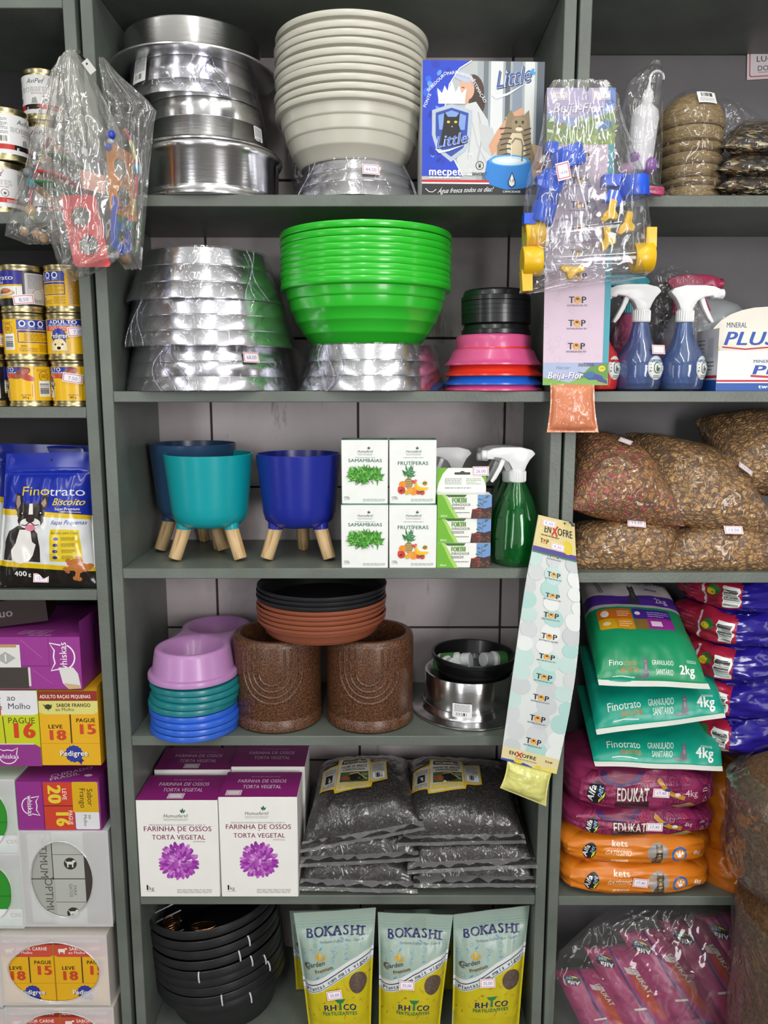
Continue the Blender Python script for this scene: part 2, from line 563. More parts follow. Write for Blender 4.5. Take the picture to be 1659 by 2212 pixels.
def tile_mat():
    m = bpy.data.materials.new('stained_wall_tile'); m.use_nodes = True
    nt = m.node_tree; b = nt.nodes['Principled BSDF']
    tc = node(nt, 'ShaderNodeTexCoord')
    mp = node(nt, 'ShaderNodeMapping'); mp.inputs['Scale'].default_value = (7, 1, 1.6)
    nt.links.new(tc.outputs['Object'], mp.inputs[0])
    n = node(nt, 'ShaderNodeTexNoise', i_Scale=4, i_Detail=6, i_Roughness=.6, i_Distortion=.8)
    nt.links.new(tc.outputs['Object'], n.inputs['Vector'])
    r = ramp(nt, n.outputs['Fac'], [(.3, 'b3a9a9'), (.5, 'd0c5c6'), (.72, 'd9d0d1')])
    n2 = node(nt, 'ShaderNodeTexNoise', i_Scale=3.2, i_Detail=5, i_Roughness=.65)
    nt.links.new(mp.outputs[0], n2.inputs['Vector'])
    r2 = ramp(nt, n2.outputs['Fac'], [(.62, 0.0), (.72, .75)])
    mx = node(nt, 'ShaderNodeMix', data_type='RGBA'); mx.inputs[7].default_value = lin('7a6a4e')
    nt.links.new(r2.outputs[0], mx.inputs[0]); nt.links.new(r.outputs[0], mx.inputs[6])
    nt.links.new(mx.outputs[2], b.inputs['Base Color'])
    b.inputs['Roughness'].default_value = .35
    return m


PAINT = paint_mat()
GROUT = M('3c3838', .9, kind='grout')
TILE = tile_mat()
WALLY = .28                                # face of the tiled wall
b = MB()
b.box(-3, WALLY + .003, 0, 3, WALLY + .1, 3, GROUT)
TS = .3135
for i in range(-6, 9):
    for j in range(0, 9):
        x0, z0 = -.369 + i * TS, .031 + j * .3148
        if -2.9 < x0 and x0 + TS < 2.9 and z0 + .315 < 2.98:
            b.box(x0 + .0022, WALLY, z0 + .0022, x0 + TS - .0022, WALLY + .01, z0 + .3148 - .0022, TILE, .0012, 1)
tag(b.build('wall_back'), kind='structure')
b = MB(); b.box(-3, -3.6, -.05, 3, WALLY, 0, M('5a5752', .4, kind='floor_tile'))
tag(b.build('floor'), kind='structure')
b = MB(); b.box(-3, -3.6, 3, 3, WALLY + .1, 3.05, M('d5d3cd', .8, kind='ceiling_paint'))
tag(b.build('ceiling'), kind='structure')
WP = M('8b8a86', .7, kind='wall_paint')
b = MB(); b.box(-3, -3.65, 0, 3, -3.6, 3, WP); tag(b.build('wall_front'), kind='structure')
b = MB(); b.box(-3.05, -3.6, 0, -3, WALLY + .1, 3, WP); tag(b.build('wall_left'), kind='structure')
b = MB(); b.box(3, -3.6, 0, 3.05, WALLY + .1, 3, WP); tag(b.build('wall_right'), kind='structure')

SD = WALLY - .003                          # shelf depth, front edge at y = 0
ZM = [1.827, 1.496, 1.175, .849, .517, .19]   # tops of the middle unit's boards
ZR = [1.826, 1.496, 1.167, .515, .17]
ZL = [1.799, 1.468, 1.134, .106]
TH = .0195


def unit(label, x0, x1, tops, top_z, panel=None, pcol='6f6d70'):
    t = thing('shelving_unit', label, 'shelves', ((x0 + x1) / 2, 0, 0))
    c = (x0 + x1) / 2
    for a, d in ((x0, x0 + .0205), (x1 - .0205, x1)):
        b = MB(); b.box(a - c, 0, 0.002, d - c, SD, 2.35, PAINT, .0012, 1); b.build('side_panel', t)
    for z in [top_z + TH] + tops:
        b = MB(); b.box(x0 + .0207 - c, .0005, z - TH, x1 - .0207 - c, SD, z, PAINT, .0012, 1); b.build('shelf_board', t)
    if panel:
        b = MB(); b.box(x0 + .022 - c, SD - .012, .05, x1 - .022 - c, SD - .0005, panel, M(pcol, .6, kind='back_panel', bump=.1)); b.build('back_panel', t)
    return t


unit('grey painted open shelving unit standing between the two other shelving units', -.5, .3175, ZM, 2.151)
unit('grey painted shelving unit at the left edge holding food cans and cartons', -1.33, -.5085, ZL, 2.119, 2.3, '242425')
unit('grey painted shelving unit at the right edge holding kibble bags and cat litter', .3225, 1.14, ZR, 2.151, 2.15)
# ================================================================== shared builders
def RP(rp, z, Y): return rp / FPX * ZC(z, Y)


def sstep(a, b, x):
    t = min(1, max(0, (x - a) / (b - a) if b != a else 0))
    return t * t * (3 - 2 * t)


def P1(t, m0, m1, e):
    q = (t - m0) / (1 - m0 - m1)
    if q <= 0 or q >= 1: return 0
    return (1 - abs(2 * q - 1) ** e[0]) ** e[1]


def surface(FL, FR, BR, BL, n, bulge, wr=.002, seed=0, seals=(.04, .02, .04, .02), pin=.0, eu=(3, .6), ev=(3, .6), wave=0, side=1, ripple=1, sag=None):
    """a cushion-like sheet over four corners; v runs from the first edge to the opposite one"""
    FL, FR, BR, BL, n = V(FL), V(FR), V(BR), V(BL), V(n).normalized()
    ux = ((FR - FL) + (BR - BL)).normalized()
    def S(u, v, w=0):
        c = u - .5
        uu = u - pin * math.sin(PI * min(1, max(0, v))) * 2 * c * (1 if abs(c) <= .5 else 1)
        p = (FL * (1 - uu) + FR * uu) * (1 - v) + (BL * (1 - uu) + BR * uu) * v
        pr = P1(u, seals[3], seals[1], eu) * P1(v, seals[0], seals[2], ev)
        a = nz(u * 3.1 + seed, v * 3.1, seed * 1.7) * .7 + nz(u * 7 + seed, v * 7, 3 + seed) * .45 + nz(u * 15, v * 15 + seed, 7) * .2
        d0, d1 = v - seals[0], 1 - seals[2] - v
        rp = 0
        for d in (d0, d1):
            if d > 0: rp += math.exp(-d / .13) * min(1, d / .03) * nz(u * 13 + seed * 3, d * 1.5, 11 + seed)
        e0, e1 = u - seals[3], 1 - seals[1] - u
        for d in (e0, e1):
            if d > 0: rp += .7 * math.exp(-d / .1) * min(1, d / .03) * nz(v * 11 + seed * 3, d * 1.5, 17 + seed)
        z = bulge * pr * (1 + .12 * nz(u * 2 + seed, v * 2, 5)) + side * (wr * a * sstep(0, .25, pr) + wr * 1.3 * rp * ripple)
        z += wave * nz(u * 2.6 + seed, v * 2.6, 2) * (1 if True else 0)
        if sag: z += sag(u, v)
        return p + n * (side * w + (z if side > 0 else -z if False else z))
    return S


def cushion(mb, top, bot, nu, nv, mat, botmat=None):
    """closed bag from a top and a bottom sheet that meet at the rim"""
    vs, fs = [], []
    idx = {}
    for j in range(nv + 1):
        for i in range(nu + 1):
            idx['t', i, j] = len(vs); vs.append(top(i / nu, j / nv))
    for j in range(nv + 1):
        for i in range(nu + 1):
            if i in (0, nu) or j in (0, nv): idx['b', i, j] = idx['t', i, j]
            else: idx['b', i, j] = len(vs); vs.append(bot(i / nu, j / nv))
    ft, fb = [], []
    for j in range(nv):
        for i in range(nu):
            ft.append((idx['t', i, j], idx['t', i + 1, j], idx['t', i + 1, j + 1], idx['t', i, j + 1]))
            fb.append((idx['b', i, j + 1], idx['b', i + 1, j + 1], idx['b', i + 1, j], idx['b', i, j]))
    mb.add(vs, ft, mat)
    n0 = len(mb.v) - len(vs)
    k = mb.mi(botmat or mat)
    for f in fb: mb.f.append(tuple(q + n0 for q in f)); mb.m.append(k); mb.s.append(True)
    return mb


def gridded(S, nu, nv):
    """the sheet S read through its own nu x nv mesh, so that printing lies exactly on it"""
    cache = {}
    def G(i, j):
        if (i, j) not in cache: cache[i, j] = S(i / nu, j / nv)
        return cache[i, j]
    def fn(u, v):
        x, y = min(nu - 1e-9, max(0, u * nu)), min(nv - 1e-9, max(0, v * nv))
        i, j = int(x), int(y)
        x, y = x - i, y - j
        return (G(i, j) * (1 - x) + G(i + 1, j) * x) * (1 - y) + (G(i, j + 1) * (1 - x) + G(i + 1, j + 1) * x) * y
    return fn


def lines(n, size): return [size * i / n for i in range(1, n)]


def sticker(parent, fn, w=.03, h=.017, txt='9,90', name='price_sticker', ink='7a6fc8', border='d8506a'):
    """small white price tag with a red border; fn maps metres on the face to a point"""
    a = Art()
    a.rect(0, 0, w, h, 'f3eef0').frame(w * .05, h * .08, w * .95, h * .92, h * .05, border)
    if txt: a.text(txt, w * .5, h * .32, min(h * .34, w * .2), ink, b=0, w=w * .62)
    b = MB(); b.art(a, fn, base=.0012)
    return b.build(name, parent)


def facemap(o, ux, uy): return flat(o, ux, uy)


ALU = M('dfdfe1', .21, 1, var=.05, vs=8, bump=.05, bs=260, kind='brushed_aluminium', stretch=(.15, .15, 1))
ALUF = M('b7b7b9', .26, 1, var=.05, vs=8, bump=.05, bs=260, kind='brushed_aluminium', stretch=(.15, .15, 1))


def barcode_label(w, h):
    a = Art()
    a.rrect(0, 0, w, h, w * .05, 'efeff0').small(w * .1, h * .42, w * .9, h * .94, 8, '77777a', .45)
    return a.bars(w * .14, h * .08, w * .86, h * .36)


def wrapmap(cx, R0, R1, h, ang0, zb):
    """map metres on a slightly conical wall (radius R0 at the base to R1 at height h) round angle ang0 (0 = front)"""
    def fn(u, v, w):
        z = zb + v
        R = R0 + (R1 - R0) * z / h + w
        t = ang0 + u / ((R0 + R1) / 2)
        return V((R * math.sin(t), -R * math.cos(t), z))
    return fn


def feeder_bowl(label, loc, Rb, Rt, h, flange=0, rim=0, grooves=(), wrap=False, lab=None, tagt=None, rz=0, group=None, seed=0):
    t = thing('aluminium_bowl', label, 'bowl', loc, 0, group)
    f = .004
    pr = [(Rb - .004, 0), (Rb, .0015)]
    if flange:
        pr = [(Rb + flange - .003, 0), (Rb + flange, .002), (Rb + flange, .0045), (Rb + flange - .003, .0065), (Rb + .004, .009), (Rb, .013)]
    zz = [g * h for g in grooves]
    for g in zz:
        r = Rb + (Rt - Rb) * g / h
        pr += [(r, g - .0012), (r - .0012, g - .0004), (r - .0012, g + .0004), (r - .0006, g + .0012)]
    if rim: pr += [(Rt, h - .016), (Rt + rim * .7, h - .012), (Rt + rim, h - .008), (Rt + rim, h - .003), (Rt + rim - .003, h), (Rt, h - .001)]
    else: pr += [(Rt, h - .003), (Rt - .0012, h - .0006), (Rt - .004, h)]
    pr += [(Rt - .008, h - .002), (Rt - .016, h - .01), (Rt - .03, h * .4), (Rt - .06, h * .28), (1e-6, h * .27)]
    MB().lathe(pr, ALU, 96).build('shell', t, sharp=50)
    if wrap:
        b = MB()
        n = 72
        def fn(u, v, Rb=Rb, Rt=Rt):
            a = u * 2 * PI
            s = nz(math.cos(a) * 2.5 + seed, math.sin(a) * 2.5, v * 3)
            s2 = nz(math.cos(a) * 9 + seed, math.sin(a) * 9, v * 7)
            r = Rb + (Rt - Rb) * v + .0022 + .0016 * s + .0014 * s2 * (1 + 2 * abs(v - .5))
            z = v * (h + .002)
            return V((r * math.sin(a), -r * math.cos(a), z))
        b.grid(fn, n, 10, film('fafaff', .025, .3, .06, 30, .6, .04))
        def cap(u, v):
            a = u * 2 * PI; r = (Rt + .002) * (1 - v) + .004 * v
            return V((r * math.sin(a), -r * math.cos(a), h + .002 - .006 * sstep(0, .3, v)))
        b.grid(cap, n, 6, film('fafaff', .025, .3, .06, 30, .6, .04))
        # gathered folds of the wrap
        for k in range(3):
            a = (seed * 1.7 + k * 2.1) % 2.2 - 1.1
            pts = []
            for i in range(9):
                q = i / 8; aa = a + .12 * math.sin(q * 4 + k + seed)
                r = Rb + (Rt - Rb) * q + .004
                pts.append((r * math.sin(aa), -r * math.cos(aa), q * h))
            b.tube(pts, [.0006 + .0006 * (i % 2) for i in range(9)], film('e6e6fa', .2, .5, .1, 60, .5, .12), 6)
        b.build('plastic_wrap', t)
    if lab:
        ang, z0, w, hh = lab
        b = MB(); b.art(barcode_label(w, hh), wrapmap(0, Rb, Rt, h, ang, z0), us=lines(8, w), base=.0035 if wrap else .0009)
        b.build('barcode_label', t)
    if tagt:
        ang, z0, txt = tagt
        a = Art(); w, hh = .031, .018
        a.rect(0, 0, w, hh, 'f3eef0').frame(.0012, .0012, w - .0012, hh - .0012, .0009, 'd8405a').text(txt, w / 2, hh * .3, hh * .34, '6d62b5')
        b = MB(); b.art(a, wrapmap(0, Rb, Rt, h, ang, z0), us=lines(6, w), base=.0038 if wrap else .001)
        b.build('price_sticker', t)
    return t


def basin_mesh(mat, R, lip, depth, r0, ribs=3, thick=.003):
    """planting bowl: lip ring, ribbed wall narrowing to the base, hollow; z = 0 at the base"""
    H = depth
    pr = [(1e-6, 0), (r0 - .004, 0), (r0, .004)]
    for k in range(1, ribs + 1):
        q = k / (ribs + 1)
        r = r0 + (R - .010 - r0) * math.sin(q * PI / 2)
        z = H * q * .93
        pr += [(r - .002, z - .002), (r + .0005, z - .0006), (r + .0015, z + .002)]
    pr += [(R - .009, H - lip - .002), (R - .001, H - lip), (R, H - lip + .0015), (R + .0012, H - .003), (R, H), (R - thick, H - .0005), (R - thick - .004, H - lip)]
    for k in range(6, -1, -1):
        q = k / 7
        pr.append((r0 + (R - .012 - r0) * math.sin(q * PI / 2) - .002, max(.004, H * q * .93 + .002)))
    pr.append((1e-6, .004))
    b = MB(); b.lathe(pr, mat, 96)
    return b


def trigger_head(parent, mat, sx=1, k=1.0, z0=0):
    """white trigger sprayer: collar, head and trigger lever; nozzle towards -x for sx = 1"""
    b = MB()
    pr = [(.0001, 0), (.0145 * k, 0), (.015 * k, .001), (.0145 * k, .021 * k), (.013 * k, .0225 * k), (.0001, .0225 * k)]
    b.lathe(pr, mat, 28)
    for i in range(24):
        a = i * 2 * PI / 24
        b.box(-.0006, -.0006, .002 * k, .0006, .0006, .019 * k, mat, mx=Matrix.Translation((.0149 * k * math.cos(a), .0149 * k * math.sin(a), 0)))
    b.build('collar', parent, (0, 0, z0))
    b = MB()
    pts = [(-.058, .056), (-.058, .042), (-.046, .041), (-.044, .045), (-.030, .043), (-.018, .036), (-.012, .026), (-.011, .022), (.012, .022), (.0145, .030), (.020, .040), (.030, .051), (.024, .058), (.004, .063), (-.03, .063), (-.046, .061)]
    b.prism([(sx * x * k, z * k) for x, z in pts], -.0105 * k, .0105 * k, mat, bev=.0028 * k)
    b.lathe([(.0001, 0), (.0085 * k, 0), (.0085 * k, .010 * k), (.006 * k, .012 * k), (.0001, .012 * k)], mat, 16, mx=Matrix.Translation((sx * -.055 * k, 0, .049 * k)) @ Matrix.Rotation(-sx * PI / 2, 4, 'Y'))
    b.build('spray_head', parent, (0, 0, z0))
    b = MB()
    lv = [(-.030, .045), (-.022, .045), (-.024, .036), (-.030, .022), (-.039, .006), (-.046, -.002), (-.050, .001), (-.044, .012), (-.036, .028)]
    b.prism([(sx * x * k, z * k) for x, z in lv], -.0065 * k, .0065 * k, mat, bev=.0018 * k)
    b.build('trigger', parent, (0, 0, z0))


def clear_plastic(tint, haze=.0, gloss=.8, base=.05): return film(tint, haze, gloss, .03, 12, .12, base)


def puff(rows, Y, bulge, seed=0, wr=.004, nu=26, back=.4):
    """hanging bag from rows (pixel row, left, right); returns front and back sheet functions"""
    R = [(ZA(py, Y), XA(xl, ZA(py, Y), Y), XA(xr, ZA(py, Y), Y)) for py, xl, xr in rows]
    n = len(R) - 1
    def at(v):
        q = min(n - 1e-6, max(0, v * n)); i = int(q); t = q - i
        return [R[i][k] * (1 - t) + R[i + 1][k] * t for k in range(3)]
    def sheet(sg, am):
        def S(u, v):
            z, xl, xr = at(v)
            x = xl + (xr - xl) * u
            pr = (max(0, 1 - abs(2 * u - 1) ** 2.6)) ** .6 * (sstep(0, .35, v) * sstep(1.0, .86, v) + .05)
            q = nz(u * 4 + seed, v * 5, seed) * .6 + nz(u * 9 + seed, v * 11, 4) * .45 + nz(u * 22, v * 20 + seed, 9) * .22
            fold = abs(nz(u * 11 + v * 3 + seed, v * 1.7, 2)) * 1.2
            return V((x, Y - sg * (am * bulge * pr) + wr * (q + fold * (1 - v)) * (.3 + pr), z + .003 * nz(u * 8, seed, 1) * (1 if v in (0, 1) else 0)))
        return S
    return sheet(1, 1.0), sheet(-1, back)
# ================================================================== middle unit, first shelf (top)
Z1, Z2, Z3, Z4, Z5, Z6 = ZM
yc = .125
fx = lambda px, z, Y=yc: XA(px, z, Y)
h4 = ZA(300, 0) - Z1
feeder_bowl('lowest aluminium pet bowl of the stack, wide base flange resting on the top shelf', (fx(458, Z1), yc, Z1), RP(143, Z1, yc), RP(146, Z1 + h4, yc) , h4, flange=.014, rim=.007, grooves=(.22,), group=None)
z = Z1 + h4
h3 = ZA(200, 0) - z + .004
feeder_bowl('second aluminium pet bowl from the bottom of the top shelf stack, with thick rolled flange', (fx(450, z), yc, z), RP(130, z, yc), RP(122, z + h3, yc), h3, flange=.018, grooves=(.6,), lab=(1.05, .014, .026, .03))
z += h3
h2 = ZA(113, 0) - z + .004
feeder_bowl('plastic wrapped aluminium pet bowl with barcode label, third from the bottom on the top shelf', (fx(424, z), yc, z), RP(141, z, yc), RP(130, z + h2, yc), h2, grooves=(.4,), wrap=True, lab=(-.86, .024, .036, .04), seed=1)
z += h2
h1 = ZA(32, 0) - z + .004
feeder_bowl('topmost aluminium pet bowl of the top shelf stack, plain cylinder with wide brim', (fx(420, z), yc, z), RP(143, z, yc), RP(143, z + h1, yc), h1, flange=.026, lab=None)

# wrapped feeder under the white bowls
yw = .12
hb = ZA(322, -.03) - Z1
feeder_bowl('plastic wrapped aluminium pet bowl with price tag under the white bowls', (XA(770, Z1, yw), yw, Z1), RP(138, Z1, yw), RP(112, Z1 + hb, yw), hb, grooves=(.42, .72), wrap=True, tagt=(.13, hb - .028, '44,50'), lab=(1.15, .012, .024, .03), seed=4)
WHITE = M('cfccbe', .32, var=.03, vs=20, kind='off_white_plastic')
zb = Z1 + hb
tops = [18, 43, 59, 80, 100, 119, 135, 158, 176, 195]
Rw = RP(162, 2.03, yw)
zt = [ZA(y, yw - Rw) for y in tops]
dep = zt[-1] - zb - .001
me = basin_mesh(WHITE, Rw, .0092, dep, RP(112, zb, yw), 3)
names = ['topmost', 'second from top', 'third from top', 'fourth from top', 'fifth from top', 'sixth from top', 'fourth from bottom', 'third from bottom', 'second from bottom', 'bottom']
src = None
for i, ztop in enumerate(reversed(zt)):
    lab = names[9 - i] + ' off-white plastic planter bowl of the nested white stack' + (', its whole ribbed body showing' if i == 0 else '')
    loc = (XA(758, ztop, yw) + .0012 * math.sin(i * 2.3), yw + .001 * math.cos(i * 1.7), ztop - dep)
    if src is None:
        src = me.build('planter_bowl', None, loc); tag(src, lab, 'planter bowl', 'nested white planter bowls')
    else:
        o = dup(src, loc, label=lab)
        o.rotation_euler = (math.radians(.5 * math.sin(i * 3)), math.radians(.6 * math.cos(i * 2.1)), 0)

# crinkled wrap standing behind the bowls
b = MB()
f, g = puff([(300, 622, 640), (330, 618, 665), (375, 624, 676), (414, 636, 668)], .2, .02, 5, .006)
b.grid(lambda u, v: f(u, 1 - v), 18, 18, film('e9e9ee', .2, .5, .1, 60, .9, .1))
tag(b.build('plastic_bag'), 'crumpled clear plastic bag standing between the aluminium bowls and the white bowls', 'bag')


# ------------------------------------------------------------------ boxes
def carton(W_, D_, H_, base='f1f1ee', front=None, top=None, right=None, left=None, rough=.42, fk=100.0, bev=.0012):
    """carton with printed faces; arts are drawn 100 units wide per face width (top: width)"""
    b = MB()
    b.box(-W_ / 2, 0, 0, W_ / 2, D_, H_, M(base, rough, kind='carton'), bev, 1)
    k = W_ / fk
    if front: b.art(front, flat((-W_ / 2, 0, 0), (1, 0, 0), (0, 0, 1), k))
    if top: b.art(top, flat((-W_ / 2, 0, H_), (1, 0, 0), (0, 1, 0), k))
    if right: b.art(right, flat((W_ / 2, 0, 0), (0, 1, 0), (0, 0, 1), D_ / 100))
    if left: b.art(left, flat((-W_ / 2, D_, 0), (0, -1, 0), (0, 0, 1), D_ / 100))
    return b


def fountain_art(H):
    a = Art()
    a.rect(0, 0, 100, H, 'b8bec0')
    a.rect(45, 12, 100, H, 'a4acb0').rect(50, 12, 54, H, '6f7a82').rect(56, 12, 66, H, 'dde0e0').rect(68, 12, 72, H, '59636c').rect(74, 12, 82, H, '8590a0').rect(84, 12, 92, H, 'd9dcdc').rect(94, 12, 100, H, '59626e').rect(38, 50, 50, 78, '7a8288')
    a.poly([(60, 12), (100, 12), (100, 40), (80, 44), (60, 36)], 'c8a98a')
    a.poly([(40, 22), (62, 32), (98, 28), (100, 22), (60, 18)], 'a96a45')
    # woman in white, dark hair, arm over the cat
    a.ell(42, 83, 8.5, 12, '4a342a', 20, .15).ell(46, 73, 5.5, 9, '3d2a22').ell(36.5, 84, 6, 8.6, 'dcae92', 20, .1).ell(35, 76, 3.4, 4, 'd9a98c').ell(33, 93, 9, 3.6, 'b9c2d8', 16, -.3).line([(32, 85), (34.4, 84.4)], .7, '5a3a30').line([(32.6, 79.4), (35.4, 79)], .8, 'b5605a').poly([(31, 83), (29.8, 80.6), (32, 80.4)], 'cf9c80')
    a.poly([(30, 16), (28, 40), (31, 62), (36, 72), (44, 74), (54, 60), (58, 40), (60, 20)], 'd2d5d5').line([(34, 66), (40, 50), (38, 30)], 1, 'b3b8ba').line([(46, 66), (50, 48), (46, 28)], 1.2, 'b3b8ba').line([(40, 62), (46, 40), (54, 26)], .8, 'bcc1c2').line([(33, 56), (34, 40)], .8, 'b3b8ba')
    a.poly([(46, 58), (58, 54), (63, 38), (60, 30), (50, 38)], 'c6cacb')
    a.poly([(58, 32), (64, 38), (76, 60), (70, 62), (62, 52), (55, 40)], 'd7a27f')
    a.poly([(68, 62), (82, 70), (84, 66), (74, 54)], 'd7a27f')
    # cat
    a.poly([(64, 22), (62, 40), (68, 52), (70, 64), (73, 68), (76, 63), (84, 64), (88, 68), (89, 58), (90, 44), (94, 30), (92, 20)], '8c7a5c')
    a.poly([(72, 26), (70, 40), (74, 50), (82, 50), (86, 38), (86, 24)], 'dccba6')
    for k in range(7):
        a.line([(64 + k % 2, 28 + k * 4.2), (70 + k % 3, 30 + k * 4), (74, 29 + k * 4.1)], 1.1, '3d3225').line([(84, 28 + k * 4), (90, 30 + k * 4)], 1.1, '3d3225')
    a.ell(80, 57, 6.5, 6, '9a8768').ell(77.5, 58.5, 1.1, 1.3, '2e3a1c').ell(83, 58.5, 1.1, 1.3, '2e3a1c').ell(80.5, 55, 1, .8, '40302a').ell(80, 53, 3, 1.6, 'e8dcc4')
    a.line([(60, 24), (72, 28), (78, 26)], 3, 'd7a27f')
    # blue side with paw pattern
    a.poly([(0, 16), (0, H), (40, H), (30, H - 6), (22, H - 18), (18, H - 38), (20, 45), (26, 30), (34, 16)], '1740c8')
    rr = random.Random(5)
    for k in range(26):
        x, y = rr.uniform(1, 22), rr.uniform(18, H - 3)
        a.ell(x, y, rr.uniform(1.5, 4), rr.uniform(1.2, 3), rr.choice(['2b62e6', '0f2ca0', '5b9bf2', '1b34b4']), 12, rr.uniform(0, 3))
    a.line([(40, H), (30, H - 6), (22, H - 18), (18, H - 38), (20, 45), (26, 30), (34, 16)], .9, 'e8eef4')
    # arc of small words
    for t, x, y, r in (('FONTE', 5, 74, 1.15), ('BEBEDOURO', 12.5, 88, .75), ('PARA', 24.5, 94.5, .2), ('ANIMAIS', 33.5, 93, -.25), ('DE', 40.5, 89.5, -.55), ('ESTIMAÇÃO', 45.5, 81, -1.0)):
        a.text(t, x, y, 2.4, 'f5f5f7', b=1, rot=r)
    # crown and shield with black cat
    a.poly([(13, 75), (12, 84), (16, 80), (18, 86), (21, 81), (24, 90), (27, 81), (30, 86), (32, 80), (36, 84), (35, 75)], 'eef0f2').rect(13, 72, 35, 75, 'dfe2e6')
    a.poly([(8, 67), (24, 72), (41, 67), (40, 46), (36, 36), (24, 27), (12, 36), (8, 48)], 'b9c4d2')
    a.poly([(11, 65), (24, 69), (38, 65), (37, 47), (34, 38), (24, 31), (14, 38), (11, 48)], '2a4aa8')
    a.poly([(13, 63), (24, 67), (36, 63), (35, 52), (14, 52)], '7f9fdc')
    a.poly([(18, 66), (17.5, 58), (16, 48), (15, 40), (33, 40), (33, 48), (30, 56), (31, 66), (28, 62), (21, 62)], '101014')
    a.ell(21.5, 58, 1.3, 1, 'e8c52c').ell(27.5, 58, 1.3, 1, 'e8c52c').ell(24.5, 54.5, .6, .5, 'c8c8c8')
    for dx, dy, col, k in ((.6, -.6, '1d2550', 2), (0, 0, 'f2f5fa', 2), (.2, .25, '3b6fd6', 0)):
        a.text('Little', 24 + dx, 40 + dy, 8.5, col, b=k, shear=.35, rot=.18, w=27)
    a.line([(11, 37), (14, 34.5), (22, 36), (34, 40)], [.5, 1.8, 1.4, .3], 'f2f5fa')
    # big script at top right
    for dx, dy, col, k in ((.7, -.7, '22284e', 2), (0, 0, 'e9edf5', 2), (.25, .3, '35599f', 0)):
        a.text('Little', 74 + dx, H - 18 + dy, 12.5, col, b=k, shear=.35, rot=.2, w=30)
    a.line([(57, H - 26), (60, H - 28), (70, H - 25), (84, H - 17)], [.5, 2.2, 1.8, .3], 'dfe5ee')
    a.ell(90, H - 7, 1.2, 2, '39a0dc', 10, -.6).ell(88.4, H - 8.4, .9, 1.6, '39a0dc', 10, -.3).ell(91.3, H - 8.8, .9, 1.6, '39a0dc', 10, -.9)
    # bowl picture
    a.poly([(52, 16), (54, 12), (62, 8), (78, 7), (88, 10), (92, 16), (90, 28), (84, 32), (60, 32), (54, 28)], '1a7fd2')
    a.ell(72.5, 28.5, 17, 4.6, '4aa3e6').ell(72.5, 28.3, 14.5, 3.6, 'cfe3ee').ell(72.5, 28.3, 9, 2, 'eaf3f6')
    a.line([(83, 28), (83.5, 40), (82, 45), (77, 46), (74, 42)], 1.2, '7a746c').line([(74, 42), (73.6, 29)], .6, 'eef4f6')
    # bottom bands
    a.rect(0, 9.5, 56, 12.5, 'f2f2f2').rect(0, 11, 56, 13, 'c9242e').rect(0, 0, 100, 9.8, '1d1f24')
    a.poly([(56, 13), (56, 9.5), (70, 5.5), (84, 6.5), (93, 9.5), (92, 18), (54, 18)], '1a7fd2')
    a.text('mecpet', 19, 16.5, 6.2, 'ffffff', b=2, w=27).small(6, 14, 32, 15.4, 1, 'f2f2f2', .7)
    a.text('Água fresca todos os dias!', 36, 3.2, 3.6, 'f5f5f5', shear=.5, w=46, rot=.04).line([(3, 6), (6, 3.4), (9, 3.2), (12, 5.4)], .5, 'f5f5f5')
    a.text('USO', 40, 18.5, 2.8, 'f2f2f2', b=1).rect(37.6, 16.6, 42.4, 17.6, 'f2f2f2').text('BIVOLT', 48, 16.5, 2.5, '50483c', b=1)
    a.ring(48, 24.5, 3.2, .6, '403a30').rect(47, 22.8, 49, 25, '403a30').rect(47, 25, 47.5, 26.4, '403a30').rect(48.5, 25, 49, 26.4, '403a30')
    for cy in (26, 31): a.ring(40, cy, 2, .35, 'f5f5f5', n=14).ell(39.3, cy + .3, .35, .35, 'f5f5f5', 8).ell(40.7, cy + .3, .35, .35, 'f5f5f5', 8)
    a.poly([(38.2, 32), (38.4, 34.4), (39.8, 32.8)], 'f5f5f5').poly([(41.8, 32), (41.6, 34.4), (40.2, 32.8)], 'f5f5f5')
    a.poly([(75, 20), (71.5, 12), (72, 8.5), (75, 6.6), (78, 8.5), (78.5, 12)], '17364f').poly([(75, 18), (72.6, 12), (73, 9.4), (75, 8), (77, 9.4), (77.4, 12)], 'f2f5f7').text('1,0', 75, 11.6, 2.4, '17364f', b=1)
    a.text('CAPACIDADE', 75, 3.2, 1.6, 'f2f2f2', b=1)
    return a


zf0 = Z1
Yf = .012
x0, x1 = XA(912, ZA(424, Yf), Yf), XA(1163, ZA(424, Yf), Yf)
Wf = XA(1187, ZA(128, Yf), Yf) - XA(912, ZA(140, Yf), Yf)
Wf = (x1 - x0 + Wf) / 2
Hf = ZA(130, Yf) - Z1
b = carton(Wf, .1, Hf, 'e6e8ea', front=fountain_art(100 * Hf / Wf))
o = b.build('fountain_box', None, (XA(912, 1.95, Yf) + Wf / 2, Yf + .004, Z1), (0, 0, math.radians(2)))
tag(o, 'blue and white pet fountain carton picturing a woman, a cat and a crest', 'box')

